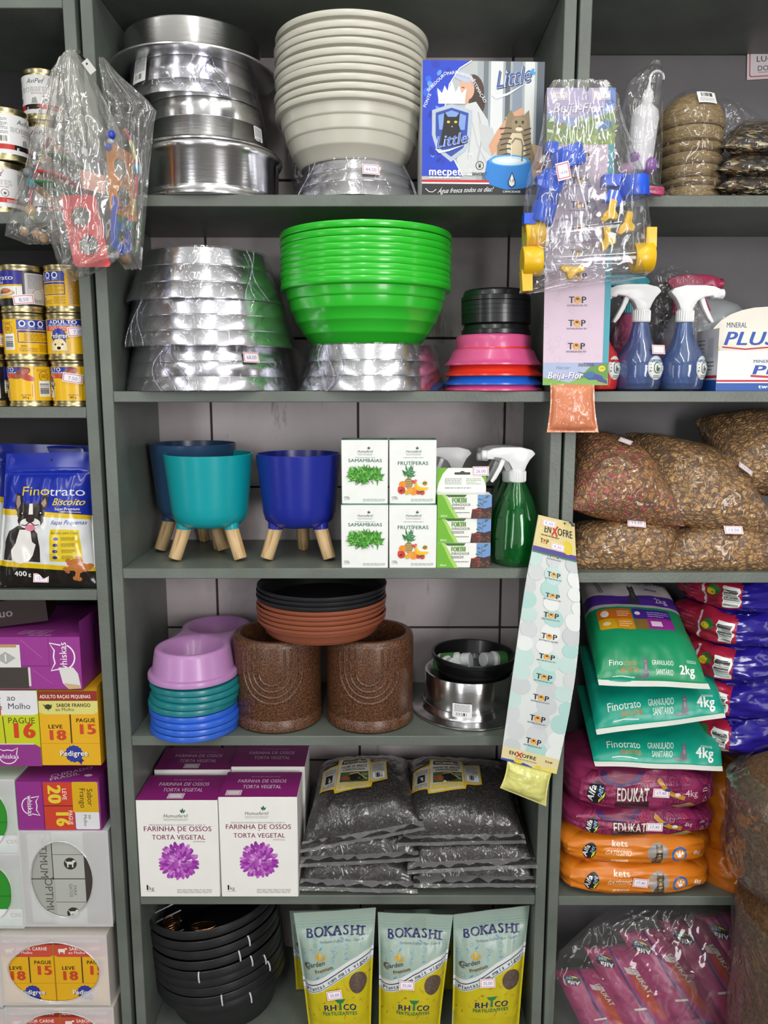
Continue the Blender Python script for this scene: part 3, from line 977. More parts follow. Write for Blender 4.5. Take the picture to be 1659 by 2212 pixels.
# ================================================================== middle unit, second shelf
ys = .118
za = Z2; zbv = ZA(745, -.045); zc_ = ZA(640, -.045); zd = ZA(526, -.02)
feeder_bowl('lowest plastic wrapped aluminium bowl of the three on the second shelf, with price tag', (XA(461, za, ys), ys, za), RP(179, za, ys), RP(160, zbv, ys), zbv - za, grooves=(.33, .66), wrap=True, tagt=(.58, .05, '68,00'), seed=7)
feeder_bowl('middle plastic wrapped aluminium bowl of the three stacked on the second shelf', (XA(458, zbv, ys), ys, zbv), RP(181, zbv, ys), RP(158, zc_, ys), zc_ - zbv, grooves=(.33, .66), wrap=True, seed=8)
feeder_bowl('topmost plastic wrapped aluminium bowl of the three stacked on the second shelf', (XA(447, zc_, ys), ys, zc_), RP(166, zc_, ys), RP(130, zd, ys), zd - zc_, grooves=(.33, .66), wrap=True, seed=9)
zg = ZA(739, -.04)
feeder_bowl('plastic wrapped aluminium bowl under the bright green planter bowls', (XA(803, Z2, ys), ys, Z2), RP(161, Z2, ys), RP(137, zg, ys), zg - Z2, grooves=(.33, .66), wrap=True, seed=12)
GREEN = M('2fc22f', .25, var=.03, vs=20, coat=.25, kind='green_plastic')
tops = [473, 491, 507, 522, 537, 552, 567, 581, 594]
Rg = RP(183, 1.7, ys)
zt = [ZA(y, ys - Rg) for y in tops]
dep = zt[-1] - zg - .001
me = basin_mesh(GREEN, Rg, .0106, dep, RP(118, zg, ys), 4)
names = ['topmost', 'second from top', 'third from top', 'fourth from top', 'middle', 'fourth from bottom', 'third from bottom', 'second from bottom', 'bottom']
src = None
for i, ztop in enumerate(reversed(zt)):
    lab = names[8 - i] + ' bright green plastic planter bowl of the nested green stack' + (', its ribbed body showing' if i == 0 else '')
    loc = (XA(791, ztop, ys) + .0008 * math.sin(i * 2.3), ys, ztop - dep)
    if src is None:
        src = me.build('planter_bowl', None, loc); tag(src, lab, 'planter bowl', 'nested green planter bowls')
    else: dup(src, loc, label=lab)


def pet_dish(col, R, r1, h, kind):
    m = M(col, .3, var=.04, vs=20, kind='coloured_plastic', coat=.2)
    if kind == 'wide':
        pr = [(R - .003, 0), (R, .001), (R, .004), (R - .004, .0065), (R - .008, .012), (R - .015, h * .5), (R - .018, h * .52), (R - .021, h * .56), (r1 + .002, h * .9), (r1, h - .002), (r1 - .003, h), (r1 - .008, h - .004), (r1 - .02, h * .3), (1e-6, h * .28)]
    else:
        pr = [(R - .002, 0), (R, .001), (R, .0085), (R - .0025, .0095), (R - .003, h * .5), (r1, h - .005), (r1 - .002, h - .0015), (r1 - .006, h), (1e-6, h)]
    return MB().lathe(pr, m, 72)


yp = .085
lv = [843, 832, 812, 788, 718]
zz = [Z2] + [ZA(y, yp - .09) for y in lv[1:]]
Rp = RP(105, Z2, yp); r1 = RP(79, 1.6, yp)
H = zz[4] - zz[3]
for i, (col, nm) in enumerate((('d84f86', 'pink plastic pet bowl at the very bottom, under the blue one'), ('1d66d8', 'blue plastic pet bowl between the red and lower pink bowls'), ('e0331f', 'red plastic pet bowl stacked between the pink and blue bowls'), ('d8588e', 'upper pink plastic pet bowl, its stepped body under the black bowls'))):
    o = pet_dish(col, Rp * (1 if i != 3 else .985), r1, H, 'wide').build('pet_bowl', None, (XA(1065, zz[i], yp), yp, zz[i]))
    tag(o, nm, 'bowl', 'pet bowls in a coloured stack')
bl = [705, 696, 687, 677, 667, 657, 646]
zz2 = [zz[4] + .0003] + [ZA(y, yp - .06) for y in bl[1:]]
Rk = RP(74, 1.6, yp)
hk = ZA(619, yp - .06) - zz2[-1]
src = None
names = ['lowest', 'second from bottom', 'third from bottom', 'middle', 'third from top', 'second from top', 'topmost']
for i, zq in enumerate(zz2):
    loc = (XA(1071, zq, yp), yp, zq)
    lab = names[i] + ' small black plastic bowl of the upturned stack on the pink bowl'
    if src is None:
        src = pet_dish('17181c', Rk, Rk - .004, hk, 'cup').build('pet_bowl', None, loc); tag(src, lab, 'bowl', 'small upturned black bowls')
    else: dup(src, loc, label=lab)


# ================================================================== middle unit, third shelf
def leg_pot(col, label, px, Y, rim_py, bot_py, rpx, feet_rot=0):
    zr = ZA(rim_py, Y)
    R = RP(rpx, zr, Y)
    z0 = ZA(bot_py, Y - .05)
    t = thing('legged_planter', label, 'planter', (XA(px, 1.3, Y), Y, Z3), 0, 'planters on wooden legs')
    m = M(col, .27, var=.03, vs=15, kind='planter_plastic')
    h = zr - Z3
    q = z0 - Z3
    r0 = R * .88
    pr = [(1e-6, q), (r0 * .55, q + .001), (r0 * .8, q + .006), (r0 * .93, q + .016), (r0 * .985, q + .03), (r0, q + .045), (R, h - .001), (R - .0008, h), (R - .0025, h), (R - .003, h - .004), (r0 - .004, q + .05), (r0 * .8, q + .014), (1e-6, q + .008)]
    b = MB().lathe(pr, m, 96)
    pot = b.build('pot', t)
    wd = wood_mat()
    for k in range(3):
        a = math.radians(-150 + k * 120 + feet_rot)          # two legs in front, one behind
        d = V((math.cos(a), math.sin(a), 0))
        top = d * (r0 * .62) + V((0, 0, q + .012)); foot = d * (r0 * .98)
        sp = MB(); sp.tube([d * (r0 * .66) + V((0, 0, q + .03)), d * (r0 * .70) + V((0, 0, q - .001))], [.0165, .0145], m, 20)
        so = sp.build('leg_socket', pot)
        L = (foot - top)
        b = MB()
        b.lathe([(.0001, 0), (.0115, 0), (.0125, .0015), (.0138, L.length), (.0001, L.length)], wd, 20)
        o = b.build('leg', t)
        o.location = foot + V((0, 0, .0045))
        o.rotation_euler = (top - foot).to_track_quat('Z', 'Y').to_euler()
    return t


leg_pot('2f4f74', 'slate blue planter on wooden legs, half hidden behind the teal planter', 420, .185, 957, 1128, 92)
leg_pot('0f9ba3', 'teal plastic planter with three wooden legs at the left front of the shelf', 453, .098, 979, 1146, 95)
leg_pot('1c2a93', 'dark blue plastic planter with three wooden legs beside the fertiliser boxes', 646, .10, 979, 1146, 91)


def leaf_logo(a, x, y, k, col='2c5a3a', dark='24332a'):
    a.poly([(x - .3 * k, y), (x - 1.6 * k, y + 1.6 * k), (x - 1.5 * k, y + 3 * k), (x - .2 * k, y + 1.7 * k)], col)
    a.poly([(x + .3 * k, y), (x + 1.6 * k, y + 1.4 * k), (x + 1.9 * k, y + 2.8 * k), (x + .4 * k, y + 1.8 * k)], col)
    a.poly([(x - .2 * k, y + .2 * k), (x - .7 * k, y + 2.4 * k), (x + .2 * k, y + 4 * k), (x + .7 * k, y + 2.4 * k)], col)


def grass(a, cx, cy, rx, ry, n, cols, seed=1):
    r = random.Random(seed)
    for k in range(n):
        t = r.uniform(-1, 1)
        x, y = cx + t * rx * .9, cy + r.uniform(-.55, .8) * ry * (1 - .3 * t * t)
        an = PI / 2 + t * -.9 + r.uniform(-1.2, 1.2) + (PI if r.random() < .25 else 0)
        l = r.uniform(.28, .5) * ry * 1.5
        dx, dy = math.cos(an) * l, math.sin(an) * l
        w = l * .17
        a.poly([(x - dy / l * w, y + dx / l * w), (x + dx, y + dy), (x + dy / l * w, y - dx / l * w)], r.choice(cols))
    return a


def humus_front(kind, H):
    a = Art()
    leaf_logo(a, 59, H * .86, 1.9)
    a.text('Humusfertil', 51, H * .815, 5.2, '2b4236', shear=.18, w=33, b=0).line([(34, H * .795), (68, H * .795)], .5, '708878').text('PRODUTOS PARA JARDINAGEM', 51, H * .772, 1.5, '7a857e', w=30)
    a.text('FERTILIZANTE MINERAL MISTO', 51, H * .728, 2, '6d7b74', w=42)
    dk = '1f6f4c'
    if kind == 'fern':
        a.text('SAMAMBAIAS', 51, H * .665, 7, dk, w=73, b=1)
        grass(a, 51, H * .44, 37, H * .15, 250, ['3f8f2a', '58b035', '2f7a22', '79c24a', '4aa12e'], 4)
    else:
        a.text('FRUTÍFERAS', 50, H * .62, 7.6, dk, w=66, b=1)
        grass(a, 42, H * .47, 10, H * .12, 44, ['3c8a4f', '5aa868', '2c7040'], 7)
        a.ell(41, H * .33, 9, H * .085, '9b7b3c')
        for i in range(5):
            for j in range(4): a.ell(35.5 + i * 2.8 + (j % 2) * 1.2, H * (.27 + j * .035), 1, 1.2, 'd9be85', 8)
        for x, y, r, c in ((28, .31, 7.5, 'e8912c'), (26, .22, 8, 'c9362a'), (22, .25, 4, 'd84a38'), (38, .185, 5, 'd6b92a'), (52, .205, 8.5, 'ef9430'), (44, .215, 6, 'f0a23c'), (62, .19, 5, 'c8402e'), (70, .185, 5.5, 'd24734'), (67, .21, 4.5, '6d4a36'), (53, .35, 3.4, 'd0584a'), (56, .37, 3, 'dd7064'), (50, .36, 3, 'c94d42'), (76, .33, 5, 'e88f33')):
            a.ell(x, H * y, r, r * 1.02, c, 16)
        a.line([(57, H * .35), (59, H * .28), (67, H * .245), (78, H * .245), (83, H * .26)], [2, 6, 7, 6, 2], 'efc62e')
        a.line([(55, H * .33), (57, H * .25), (64, H * .225), (72, H * .222)], [2, 5, 5, 2], 'e5b822').ell(75, H * .335, 5, 2, '3f8a3c', 12, .2)
        a.ell(25, H * .215, 3, 2, '4a1f1a', 10, .4)
    a.text('150', 10, H * .085, 5, '2b2b2b', b=0).text('g', 16.5, H * .085, 3.2, '2b2b2b').line([(5, H * .07), (17, H * .07)], .4, '3a3a3a')
    a.small(46, H * .04, 94, H * .085, 3, 'a9adab', .5, .25)
    return a


Yb = .0
zlow = ZA(1091, Yb) - Z3
for kind, xa, xb, nm in (('fern', 737, 839, 'SAMAMBAIAS fern picture'), ('fruit', 840, 943, 'FRUTIFERAS fruit picture')):
    Wb = XA(xb, Z3, Yb) - XA(xa, Z3, Yb) - .001
    for lvl in (0, 1):
        Y = Yb + .002 if lvl == 0 else Yb + .012
        zz0 = Z3 if lvl == 0 else Z3 + zlow + .0003
        Hh = zlow if lvl == 0 else zlow * .995
        tp = Art().rect(0, 0, 100, 55, '1f7a55').rect(8, 30, 92, 36, 'd5e6dd').text('SAMAMBAIAS' if kind == 'fern' else 'FRUTIFERAS', 50, 10, 9, 'cfe6d9', b=1, w=70)
        b = carton(Wb * (1 if lvl == 0 else .985), .052, Hh, 'eef0ee', front=humus_front(kind, 100 * Hh / Wb), top=tp)
        o = b.build('fertilizer_box', None, ((XA(xa, zz0, Y) + XA(xb, zz0, Y)) / 2, Y, zz0))
        tag(o, ('lower ' if lvl == 0 else 'upper ') + 'white fertiliser carton with green ' + nm, 'box', 'small fertiliser cartons')


def forth_front(H):
    a = Art()
    a.poly([(0, 0), (0, H), (8, H), (14, H * .8), (22, H * .4), (33, 0)], '6fb52c').poly([(8, H), (14, H), (20, H * .8), (30, H * .4), (40, 0), (33, 0), (22, H * .4), (14, H * .8)], 'a9d46a')
    a.poly([(14, H), (54, H), (50, H * .9), (20, H * .9)], '3d6b25').text('60ml', 12, H * .07, 4, 'e8f3d8', b=1)
    a.text('FORTH', 40, H * .67, 8.6, '2d4a1a', b=3, w=27).text('FORTH', 39.6, H * .675, 8.6, '6fb52c', b=2, w=26)
    a.text('ENRAIZADOR', 44, H * .53, 4.6, '555555', b=0, w=34).small(27, H * .38, 50, H * .49, 2, '6b6b6b', .5)
    a.small(34, H * .22, 60, H * .28, 1, '8b8b8b', .6)
    a.rect(74, 0, 100, H, '6f95cf').poly([(62, 0), (64, H * .36), (76, H * .46), (88, H * .42), (100, H * .5), (100, 0)], '3a211b')
    a.poly([(66, H * .02), (64, H * .38), (80, H * .38), (78, H * .02)], '5a2a22').line([(64, H * .38), (81, H * .38)], 1.6, 'b04030').line([(80, H * .36), (77, H * .04)], 1.2, 'a43a2c')
    r = random.Random(2)
    for k in range(16):
        x, y = r.uniform(68, 96), r.uniform(.03, .3) * H
        a.line([(x, y), (x + r.uniform(-5, 5), y + r.uniform(-3, 3)), (x + r.uniform(-7, 7), y - r.uniform(0, 6))], .5, 'a07058')
    a.line([(84, H * .46), (84, H * .9)], .8, '4d6a52')
    for x, y, rr in ((80, .62, .5), (88, .7, -.5), (78, .8, .3), (90, .88, -.3), (76, .55, .2), (92, .94, -.2)): a.ell(x, H * y, 4, 1.3, '47705a', 10, -rr)
    return a


Wq = XA(1061, Z3, .0) - XA(945, Z3, .0)
lv = [1226, 1174, 1121, 1069]
zq = [Z3] + [ZA(y, 0) for y in lv[1:]]
nm = ['bottom', 'middle', 'top']
fq = None
for i in range(3):
    Hq = zq[i + 1] - zq[i] - .0004
    loc = (XA(1002.5, zq[i], 0) + .001 * (i - 1), .004 + .002 * (i % 2), zq[i] + .0002)
    lb = nm[i] + ' green and white rooting fertiliser carton of the stack of three' + (', with hanging tab raised' if i == 2 else '')
    t = thing('rooting_fertilizer_box', lb, 'box', loc, 0, 'rooting fertiliser cartons')
    fr = forth_front(100 * Hq / Wq)
    b = carton(Wq, .04, Hq, 'edefe9', front=fr, left=Art().rect(0, 0, 100, 100 * Hq / .04, '6fb52c'))
    b.build('carton', t)
    if i == 2:
        Ht = ZA(1011, .04) - zq[3]
        kx = 100 / Wq
        a = Art()
        hh = Ht * kx
        a.rect(1, 0, 94, hh, 'eceee8')
        a.poly([(1, 0), (1, hh), (22, hh), (12, hh * .75), (4, hh * .35)], '6fb52c').poly([(94, hh * .2), (94, hh), (70, hh), (82, hh * .75), (90, hh * .5)], '6fb52c')
        a.rrect(34, hh * .72, 64, hh * .82, 1.5, '3a3d3a').ell(49, hh * .8, 5, 3.4, '3a3d3a')
        a.small(16, hh * .3, 48, hh * .58, 7, '8b8f88', .5).small(56, hh * .3, 84, hh * .58, 4, '7e9a6a', .4).small(16, hh * .14, 66, hh * .19, 1, '50663c', .6)
        b = MB(); b.box(-Wq * .49, .0395, Hq - .001, Wq * .44, .0402, Hq + Ht, M('eceee8', .45), 0)
        b.art(a, flat((-Wq / 2, .0395, Hq), (1, 0, 0), (0, 0, 1), Wq / 100))
        hg = b.build('hanging_tab', t)
        sticker(hg, flat((Wq * .18, .0385, Hq + Ht * .68), (1, 0, .01), (0, 0, 1)), .03, .017, '26,00')

# green spray bottles
GPL = film('a4eec0', .16, .5, .05, 14, .2, .05, hcol='0f8a3c')


def spray_bottle(label, px, Y, zs, neck_py, R, body, headmat, sx=1, group=None, name='spray_bottle', k=1.0, shape='cone'):
    t = thing(name, label, 'spray bottle', (XA(px, zs, Y), Y, zs), 0, group)
    hn = ZA(neck_py, Y) - zs
    if shape == 'cone':
        pr = [(1e-6, .002), (R * .86, .001), (R * .97, .006), (R, .016), (R * .99, hn * .35), (R * .9, hn * .58), (R * .66, hn * .8), (R * .45, hn * .92), (.0135, hn), (.0115, hn), (R * .42, hn * .9), (R * .62, hn * .79), (R * .86, hn * .57), (R * .95, hn * .35), (R * .95, .018), (R * .8, .006), (1e-6, .005)]
    else:
        pr = [(1e-6, .006), (R * .7, .001), (R * .86, .004), (R * .9, .012), (R * .93, hn * .16), (R, hn * .3), (R * .97, hn * .42), (R * .84, hn * .54), (R * .6, hn * .66), (R * .46, hn * .76), (R * .4, hn * .88), (.0135, hn), (.0115, hn), (R * .36, hn * .88), (R * .42, hn * .76), (R * .56, hn * .66), (R * .8, hn * .54), (R * .93, hn * .42), (R * .96, hn * .3), (R * .89, hn * .16), (R * .84, .014), (1e-6, .008)]
    b = MB(); b.lathe(pr, body, 48); b.build('bottle', t)
    b = MB(); b.tube([(0, 0, hn), (.003, 0, hn * .5), (.012, .004, .012)], .0028, film('e8f4ec', .25, .4, .1, 20, .1, .05), 8); b.build('dip_tube', t)
    trigger_head(t, headmat, sx, k, hn - .002)
    return t, hn


WPL = M('e9eaea', .3, var=.02, kind='white_plastic')
spray_bottle('green spray bottle with white trigger at the front right of the shelf', 1113, .045, Z3, 1038, .043, GPL, WPL, 1, 'green spray bottles', k=1.02)
spray_bottle('green spray bottle with white trigger directly behind the front green one', 1098, .135, Z3, 1038, .043, GPL, WPL, 1, 'green spray bottles', k=1.0)
spray_bottle('green spray bottle hidden behind the rooting cartons, only its white trigger showing', 982, .13, Z3, 1032, .043, GPL, WPL, 1, 'green spray bottles', k=1.0)
spray_bottle('green spray bottle furthest back at the right, its white trigger against the tiles', 1092, .225, Z3, 1020, .043, GPL, WPL, 1, 'green spray bottles', k=.95)
# ================================================================== middle unit, fourth shelf
def double_dish(mat, rich):
    """twin feeding dish: two round bowls in one waisted body, z = 0 at the lip"""
    Ln, r1 = .30, .0835
    H = .058
    def hw(t, ins):                      # half width along the length
        y = t * Ln
        c1, c2 = r1, Ln - r1
        w1 = math.sqrt(max(0, r1 * r1 - (y - c1) ** 2)) if y < c1 + r1 * .75 else 0
        w2 = math.sqrt(max(0, r1 * r1 - (y - c2) ** 2)) if y > c2 - r1 * .75 else 0
        w = max(w1, w2)
        if c1 < y < c2: w = max(w, r1 - .012 * math.sin(PI * (y - c1) / (c2 - c1)))
        return max(0, w)
    n = 90
    ts = [.5 - .5 * math.cos(PI * i / n) for i in range(n + 1)]
    ring = [(hw(t, 0), t * Ln) for t in ts]
    loop = [(x, y) for x, y in ring] + [(-x, y) for x, y in ring[-2:0:-1]]
    c = V((0, Ln / 2))
    def off(d):                          # outline moved inwards by d
        out = []
        m = len(loop)
        for i in range(m):
            a, q = V(loop[i - 1]), V(loop[(i + 1) % m])
            t = (q - a).normalized()
            out.append(V(loop[i]) + V((-t.y, t.x)) * d)
        return out
    b = MB()
    layers = [(0, 0.002), (-.001, .0), (-.002, .001), (-.002, .0085), (-.001, .0105), (.002, .0118), (.0055, .0125), (.0065, .016), (.012, H - .006), (.014, H - .002), (.018, H)] if rich else [(0, 0.002), (-.001, .0), (-.002, .001), (-.002, .0085), (-.001, .0105), (.002, .0118), (.0055, .0125), (.0065, .016), (.010, .03)]
    m = len(loop)
    vs, fs = [], []
    for d, z in layers:
        vs += [(p.x, p.y, z) for p in off(d)]
    for i in range(len(layers) - 1):
        for k in range(m):
            j = (k + 1) % m
            fs.append((i * m + k, i * m + j, (i + 1) * m + j, (i + 1) * m + k))
    b.add(vs, fs, mat)
    if rich:                             # top plate with two hollows
        top = off(.018)
        half = [top[i] for i in range(n + 1)]
        nu = 44
        def fn(u, v):
            q = v * n; i = min(n - 1, int(q)); t = q - i
            p = half[i] * (1 - t) + half[i + 1] * t
            x = p.x * (2 * u - 1); y = p.y
            z = H
            for cy in (r1, Ln - r1):
                d = math.hypot(x, y - cy) / (r1 - .026)
                if d < 1.12: z = min(z, H - .042 * sstep(1.1, .45, d) + .0022 * math.exp(-((d - 1.1) / .06) ** 2))
            return V((x, y, z))
        b.grid(fn, nu, n, mat, flip=False)
    return b


zs = Z4 + .001
ex = -.036                                  # front of the lowest dish, a little over the shelf edge
lipy = [1613, 1598, 1584, 1570, 1555, 1541, 1526, 1512, 1494]
cols = [('2a60cc', 'blue')] * 4 + [('18787f', 'teal')] * 4 + [('b583b8', 'lilac')]
ordn = ['lowest', 'second from bottom', 'third from bottom', 'uppermost']
src = {}
for i in range(9):
    col, cn = cols[i]
    zq = zs + (ZA(lipy[i], ex) - ZA(lipy[0], ex)) * .985
    loc = (XA(407, zq, ex + .08) + .003 * math.sin(i * 1.3), ex + .004 + (.002 * math.cos(i * 2)), zq)
    lab = (ordn[i % 4] + ' ' + cn + ' twin pet dish of the stack of ' + cn + ' ones') if i < 8 else 'lilac twin pet dish with two round hollows on top of the teal and blue ones'
    if cn not in src:
        src[cn] = double_dish(M(col, .33, var=.04, vs=18, kind='dish_plastic', coat=.15), i == 8).build('twin_pet_dish', None, loc, (0, 0, math.radians(-8)))
        tag(src[cn], lab, 'pet dish', 'stacked twin pet dishes')
    else: dup(src[cn], loc, math.radians(-8 + .6 * math.sin(i * 2)), lab)


def speckle_mat():
    m = bpy.data.materials.new('speckled_brown_plastic'); m.use_nodes = True
    nt = m.node_tree; bs = nt.nodes['Principled BSDF']
    tc = node(nt, 'ShaderNodeTexCoord')
    n = node(nt, 'ShaderNodeTexNoise', i_Scale=420, i_Detail=2); nt.links.new(tc.outputs['Object'], n.inputs['Vector'])
    r = ramp(nt, n.outputs['Fac'], [(.36, '2e1e14'), (.5, '573827'), (.66, '7f5333')]); nt.links.new(r.outputs[0], bs.inputs['Base Color'])
    bs.inputs['Roughness'].default_value = .36
    bp = node(nt, 'ShaderNodeBump', i_Strength=.12, i_Distance=.001); nt.links.new(n.outputs['Fac'], bp.inputs['Height']); nt.links.new(bp.outputs[0], bs.inputs['Normal'])
    return m


BROWN = speckle_mat()


def arch_pot(label, px, sticker_inside=False):
    Y = .092
    R = RP(94, .95, Y)
    t = thing('cylinder_planter', label, 'planter', (XA(px, .95, Y), Y, Z4), 0, 'speckled brown cylinder planters')
    h = ZA(1392, Y - R) - Z4
    zb_ = ZA(1560, Y - R) - Z4
    pr = [(1e-6, .001), (R - .006, 0), (R, .004), (R, zb_ - .004), (R - .0022, zb_ - .0012), (R - .0022, zb_ + .0006), (R - .0012, zb_ + .003), (R - .0005, h - .012), (R - .0025, h - .003), (R - .006, h), (R - .015, h), (R - .018, h - .004), (R - .021, h - .02), (R - .024, .02), (1e-6, .018)]
    b = MB(); b.lathe(pr, BROWN, 96)
    ztop = h - .012
    zc_ = ZA(1455, Y - R) - Z4
    for rr in (.0615, .0495, .0375, .0255):
        pts = []
        for i in range(8): pts.append((-rr, ztop + (zc_ - ztop) * i / 7))
        for i in range(1, 22): a = PI + PI * i / 22; pts.append((rr * math.cos(a), zc_ + rr * math.sin(a)))
        for i in range(8): pts.append((rr, zc_ + (ztop - zc_) * i / 7))
        P = []
        for x, z in pts:
            th = x / R
            P.append(((R - .0015) * math.sin(th), -(R - .0015) * math.cos(th), z))
        b.tube(P, .0026, BROWN, 8)
    b.build('pot', t)
    if sticker_inside:
        sticker(t, flat((-.01, -R + .02, h - .03), (1, 0, 0), (0, .3, 1)), .03, .02, '')
    return t, h, R


p1, hp, Rp_ = arch_pot('left brown speckled cylinder planter with raised arches beside the pet dishes', 600)
p2, hp, Rp_ = arch_pot('right brown speckled cylinder planter with raised arches beside the aluminium bowl', 799)


def saucer(col, R):
    m = M(col, .4, var=.05, vs=20, kind='saucer_plastic')
    pr = [(1e-6, 0), (R * .76, 0), (R * .83, .003), (R * .9, .022), (R * .955, .0235), (R * .958, .0275), (R * .992, .029), (R, .031), (R, .0345), (R - .002, .0355), (R - .004, .034), (R * .93, .026), (R * .87, .008), (R * .8, .0035), (1e-6, .0035)]
    return MB().lathe(pr, m, 96)


zz0 = Z4 + hp + .0006
Ysa = .092
Rs = RP(139, 1.1, Ysa)
lev = [1349, 1339, 1328, 1318, 1308, 1297, 1288, 1278]
sb = ss = None
nmb = ['lowest', 'second from bottom', 'middle', 'fourth from bottom', 'uppermost']
nmk = ['lowest', 'middle', 'uppermost']
dz0 = ZA(1338, Ysa - Rs)
for i in range(8):
    zq = zz0 + (ZA(1349 - i * 10.5, Ysa - Rs) - ZA(1349, Ysa - Rs))
    br = i < 5
    loc = (XA(695, zq, Ysa) + .0012 * math.sin(i * 2), Ysa + .001 * math.cos(i * 3), zq)
    lab = (nmb[i] + ' terracotta plastic plant saucer of the pile on the brown planters') if br else (nmk[i - 5] + ' black plant saucer on top of the terracotta saucers')
    s0 = sb if br else ss
    if s0 is None:
        o = saucer('8f5038' if br else '1e1f22', Rs).build('plant_saucer', None, loc); tag(o, lab, 'plant saucer', 'terracotta saucers' if br else 'black saucers')
        if br: sb = o
        else: ss = o
    else: dup(s0, loc, label=lab)

ya = .135
t = feeder_bowl('wide brimmed aluminium pet bowl with barcode label holding a black bowl', (XA(1012, Z4, ya), ya, Z4), RP(99, .86, ya), RP(96, .93, ya), ZA(1478, ya - .09) - Z4, flange=.021, grooves=(.3,), lab=(-.45, .018, .038, .028))
ztb = ZA(1478, ya - .09)
BLK = M('151518', .33, var=.04, vs=20, coat=.2, kind='black_plastic')
Rk2 = RP(91, ztb, ya)
hb2 = .062
pr = [(1e-6, 0), (Rk2 * .72, 0), (Rk2 * .76, .003), (Rk2 * .84, hb2 * .5), (Rk2 * .88, hb2 * .55), (Rk2 * .94, hb2 - .012), (Rk2 - .001, hb2 - .009), (Rk2, hb2 - .002), (Rk2 - .002, hb2), (Rk2 - .006, hb2 - .001), (Rk2 * .86, hb2 * .5), (Rk2 * .7, .004), (1e-6, .003)]
zk = ZA(1500, ya - Rk2 * .75)
b = MB(); b.lathe(pr, BLK, 72)
zk = ztb - .026
o = b.build('plastic_bowl', None, (XA(1020, zk, ya), ya - .005, zk), (0, math.radians(1.5), 0)); tag(o, 'black plastic bowl sitting inside the aluminium bowl, with small white bottles in it', 'bowl')
src = None
for i, (px, py, rx, rz, lab) in enumerate(((975, 1446, 75, 25, 'small white bottle lying leftmost in the black bowl, cap towards the front'), (1003, 1442, 78, 65, 'small white bottle with green label lying in the middle of the black bowl'), (1054, 1446, 80, -60, 'small white bottle lying at the right of the black bowl'))):
    Yq = ya - .02 + .015 * i
    loc = (XA(px, zk + .03, Yq), Yq, zk + .040 + .004 * (i == 1))
    if src is None:
        src = thing('small_bottle', lab, 'bottle', loc, group='small white bottles in the bowl', rot=(math.radians(rx), 0, math.radians(rz)))
        MB().lathe([(1e-6, -.055), (.0165, -.055), (.0175, -.053), (.0175, -.012), (.009, -.004), (.009, .002), (1e-6, .002)], WPL, 24).build('bottle_body', src)
        MB().lathe([(.0178, -.048), (.0178, -.018)], M('4c8a4a', .5), 24).build('label', src)
        MB().lathe([(1e-6, .014), (.0135, .014), (.0148, .0125), (.0148, -.003), (1e-6, -.003)], M('dfe3e6', .35), 24).build('cap', src)
    else: dup(src, loc, label=lab, rot=(math.radians(rx), 0, math.radians(rz)))


# ================================================================== middle unit, fifth shelf: bone meal cartons, rice husk bags
def bone_front(H):
    a = Art()
    a.rect(1, 1, 99, H - 1, 'ecebe6')
    leaf_logo(a, 57, H * .865, 1.9, '2c6a3a')
    a.text('Humusfertil', 48, H * .825, 4.6, '243a2e', shear=.18, w=30).line([(33, H * .81), (64, H * .81)], .4, '708878').text('PRODUTOS PARA JARDINAGEM', 48, H * .792, 1.4, '7a857e', w=28)
    a.text('FERTILIZANTE ORGÂNICO ORGANOMINERAL CLASSE "A"', 50, H * .742, 1.9, '6a5a64', w=70)
    c = '7c2555'
    a.text('FARINHA DE OSSOS', 50, H * .686, 6.4, c, w=84, b=1).text('+', 51, H * .662, 3, c, b=1).text('TORTA VEGETAL', 51, H * .60, 6.2, c, w=66, b=1).text('(MAMONA)', 76, H * .572, 1.9, '8a4a6c', w=15)
    r = random.Random(9)
    cx, cy = 50, H * .375
    R = 24
    pet = ['a43fae', 'b552bd', 'c067c8', '8f2f9c', 'cc86d2', '9c3aa8']
    for ring_, k in ((1.0, 30), (.84, 26), (.66, 20), (.48, 15), (.3, 9), (.14, 5)):
        for i in range(k):
            an = 2 * PI * i / k + r.uniform(-.12, .12)
            d = R * ring_ * r.uniform(.8, .93)
            a.ell(cx + math.cos(an) * d, cy + math.sin(an) * d, R * .17 * (.75 + .4 * ring_), R * .075 * (.9 + .4 * ring_), r.choice(pet), 10, an + r.uniform(-.25, .25))
    for i in range(9):
        an = r.uniform(0, 6.28); d = r.uniform(0, R * .35)
        a.ell(cx + math.cos(an) * d, cy + math.sin(an) * d, 2.2, 1.6, r.choice(['d79adb', 'cf8bd6', 'b552bd']), 10, an)
    a.text('1', 9.5, H * .075, 6.6, '1c1c1c', b=3).text('kg', 14.5, H * .075, 4.6, '2a2a2a').line([(8, H * .06), (19, H * .06)], .4, '777777')
    a.small(46, H * .04, 90, H * .085, 3, 'a8a6a2', .5, .2)
    return a


def bone_top(D, tagt):
    a = Art()
    a.rect(0, 0, 100, D, '8c1f74')
    a.text('FARINHA DE OSSOS', 50, D * .56, D * .13, 'e9cfe2', w=64, b=1).text('TORTA VEGETAL', 52, D * .33, D * .13, 'e9cfe2', w=50, b=1).small(34, D * .78, 72, D * .82, 1, 'c98fbb', .5)
    if tagt: a.rect(tagt[0], D * .06, tagt[0] + 20, D * .26, 'e9dfe4').frame(tagt[0] + 1.5, D * .08, tagt[0] + 18.5, D * .24, .7, 'b06a8c')
    return a


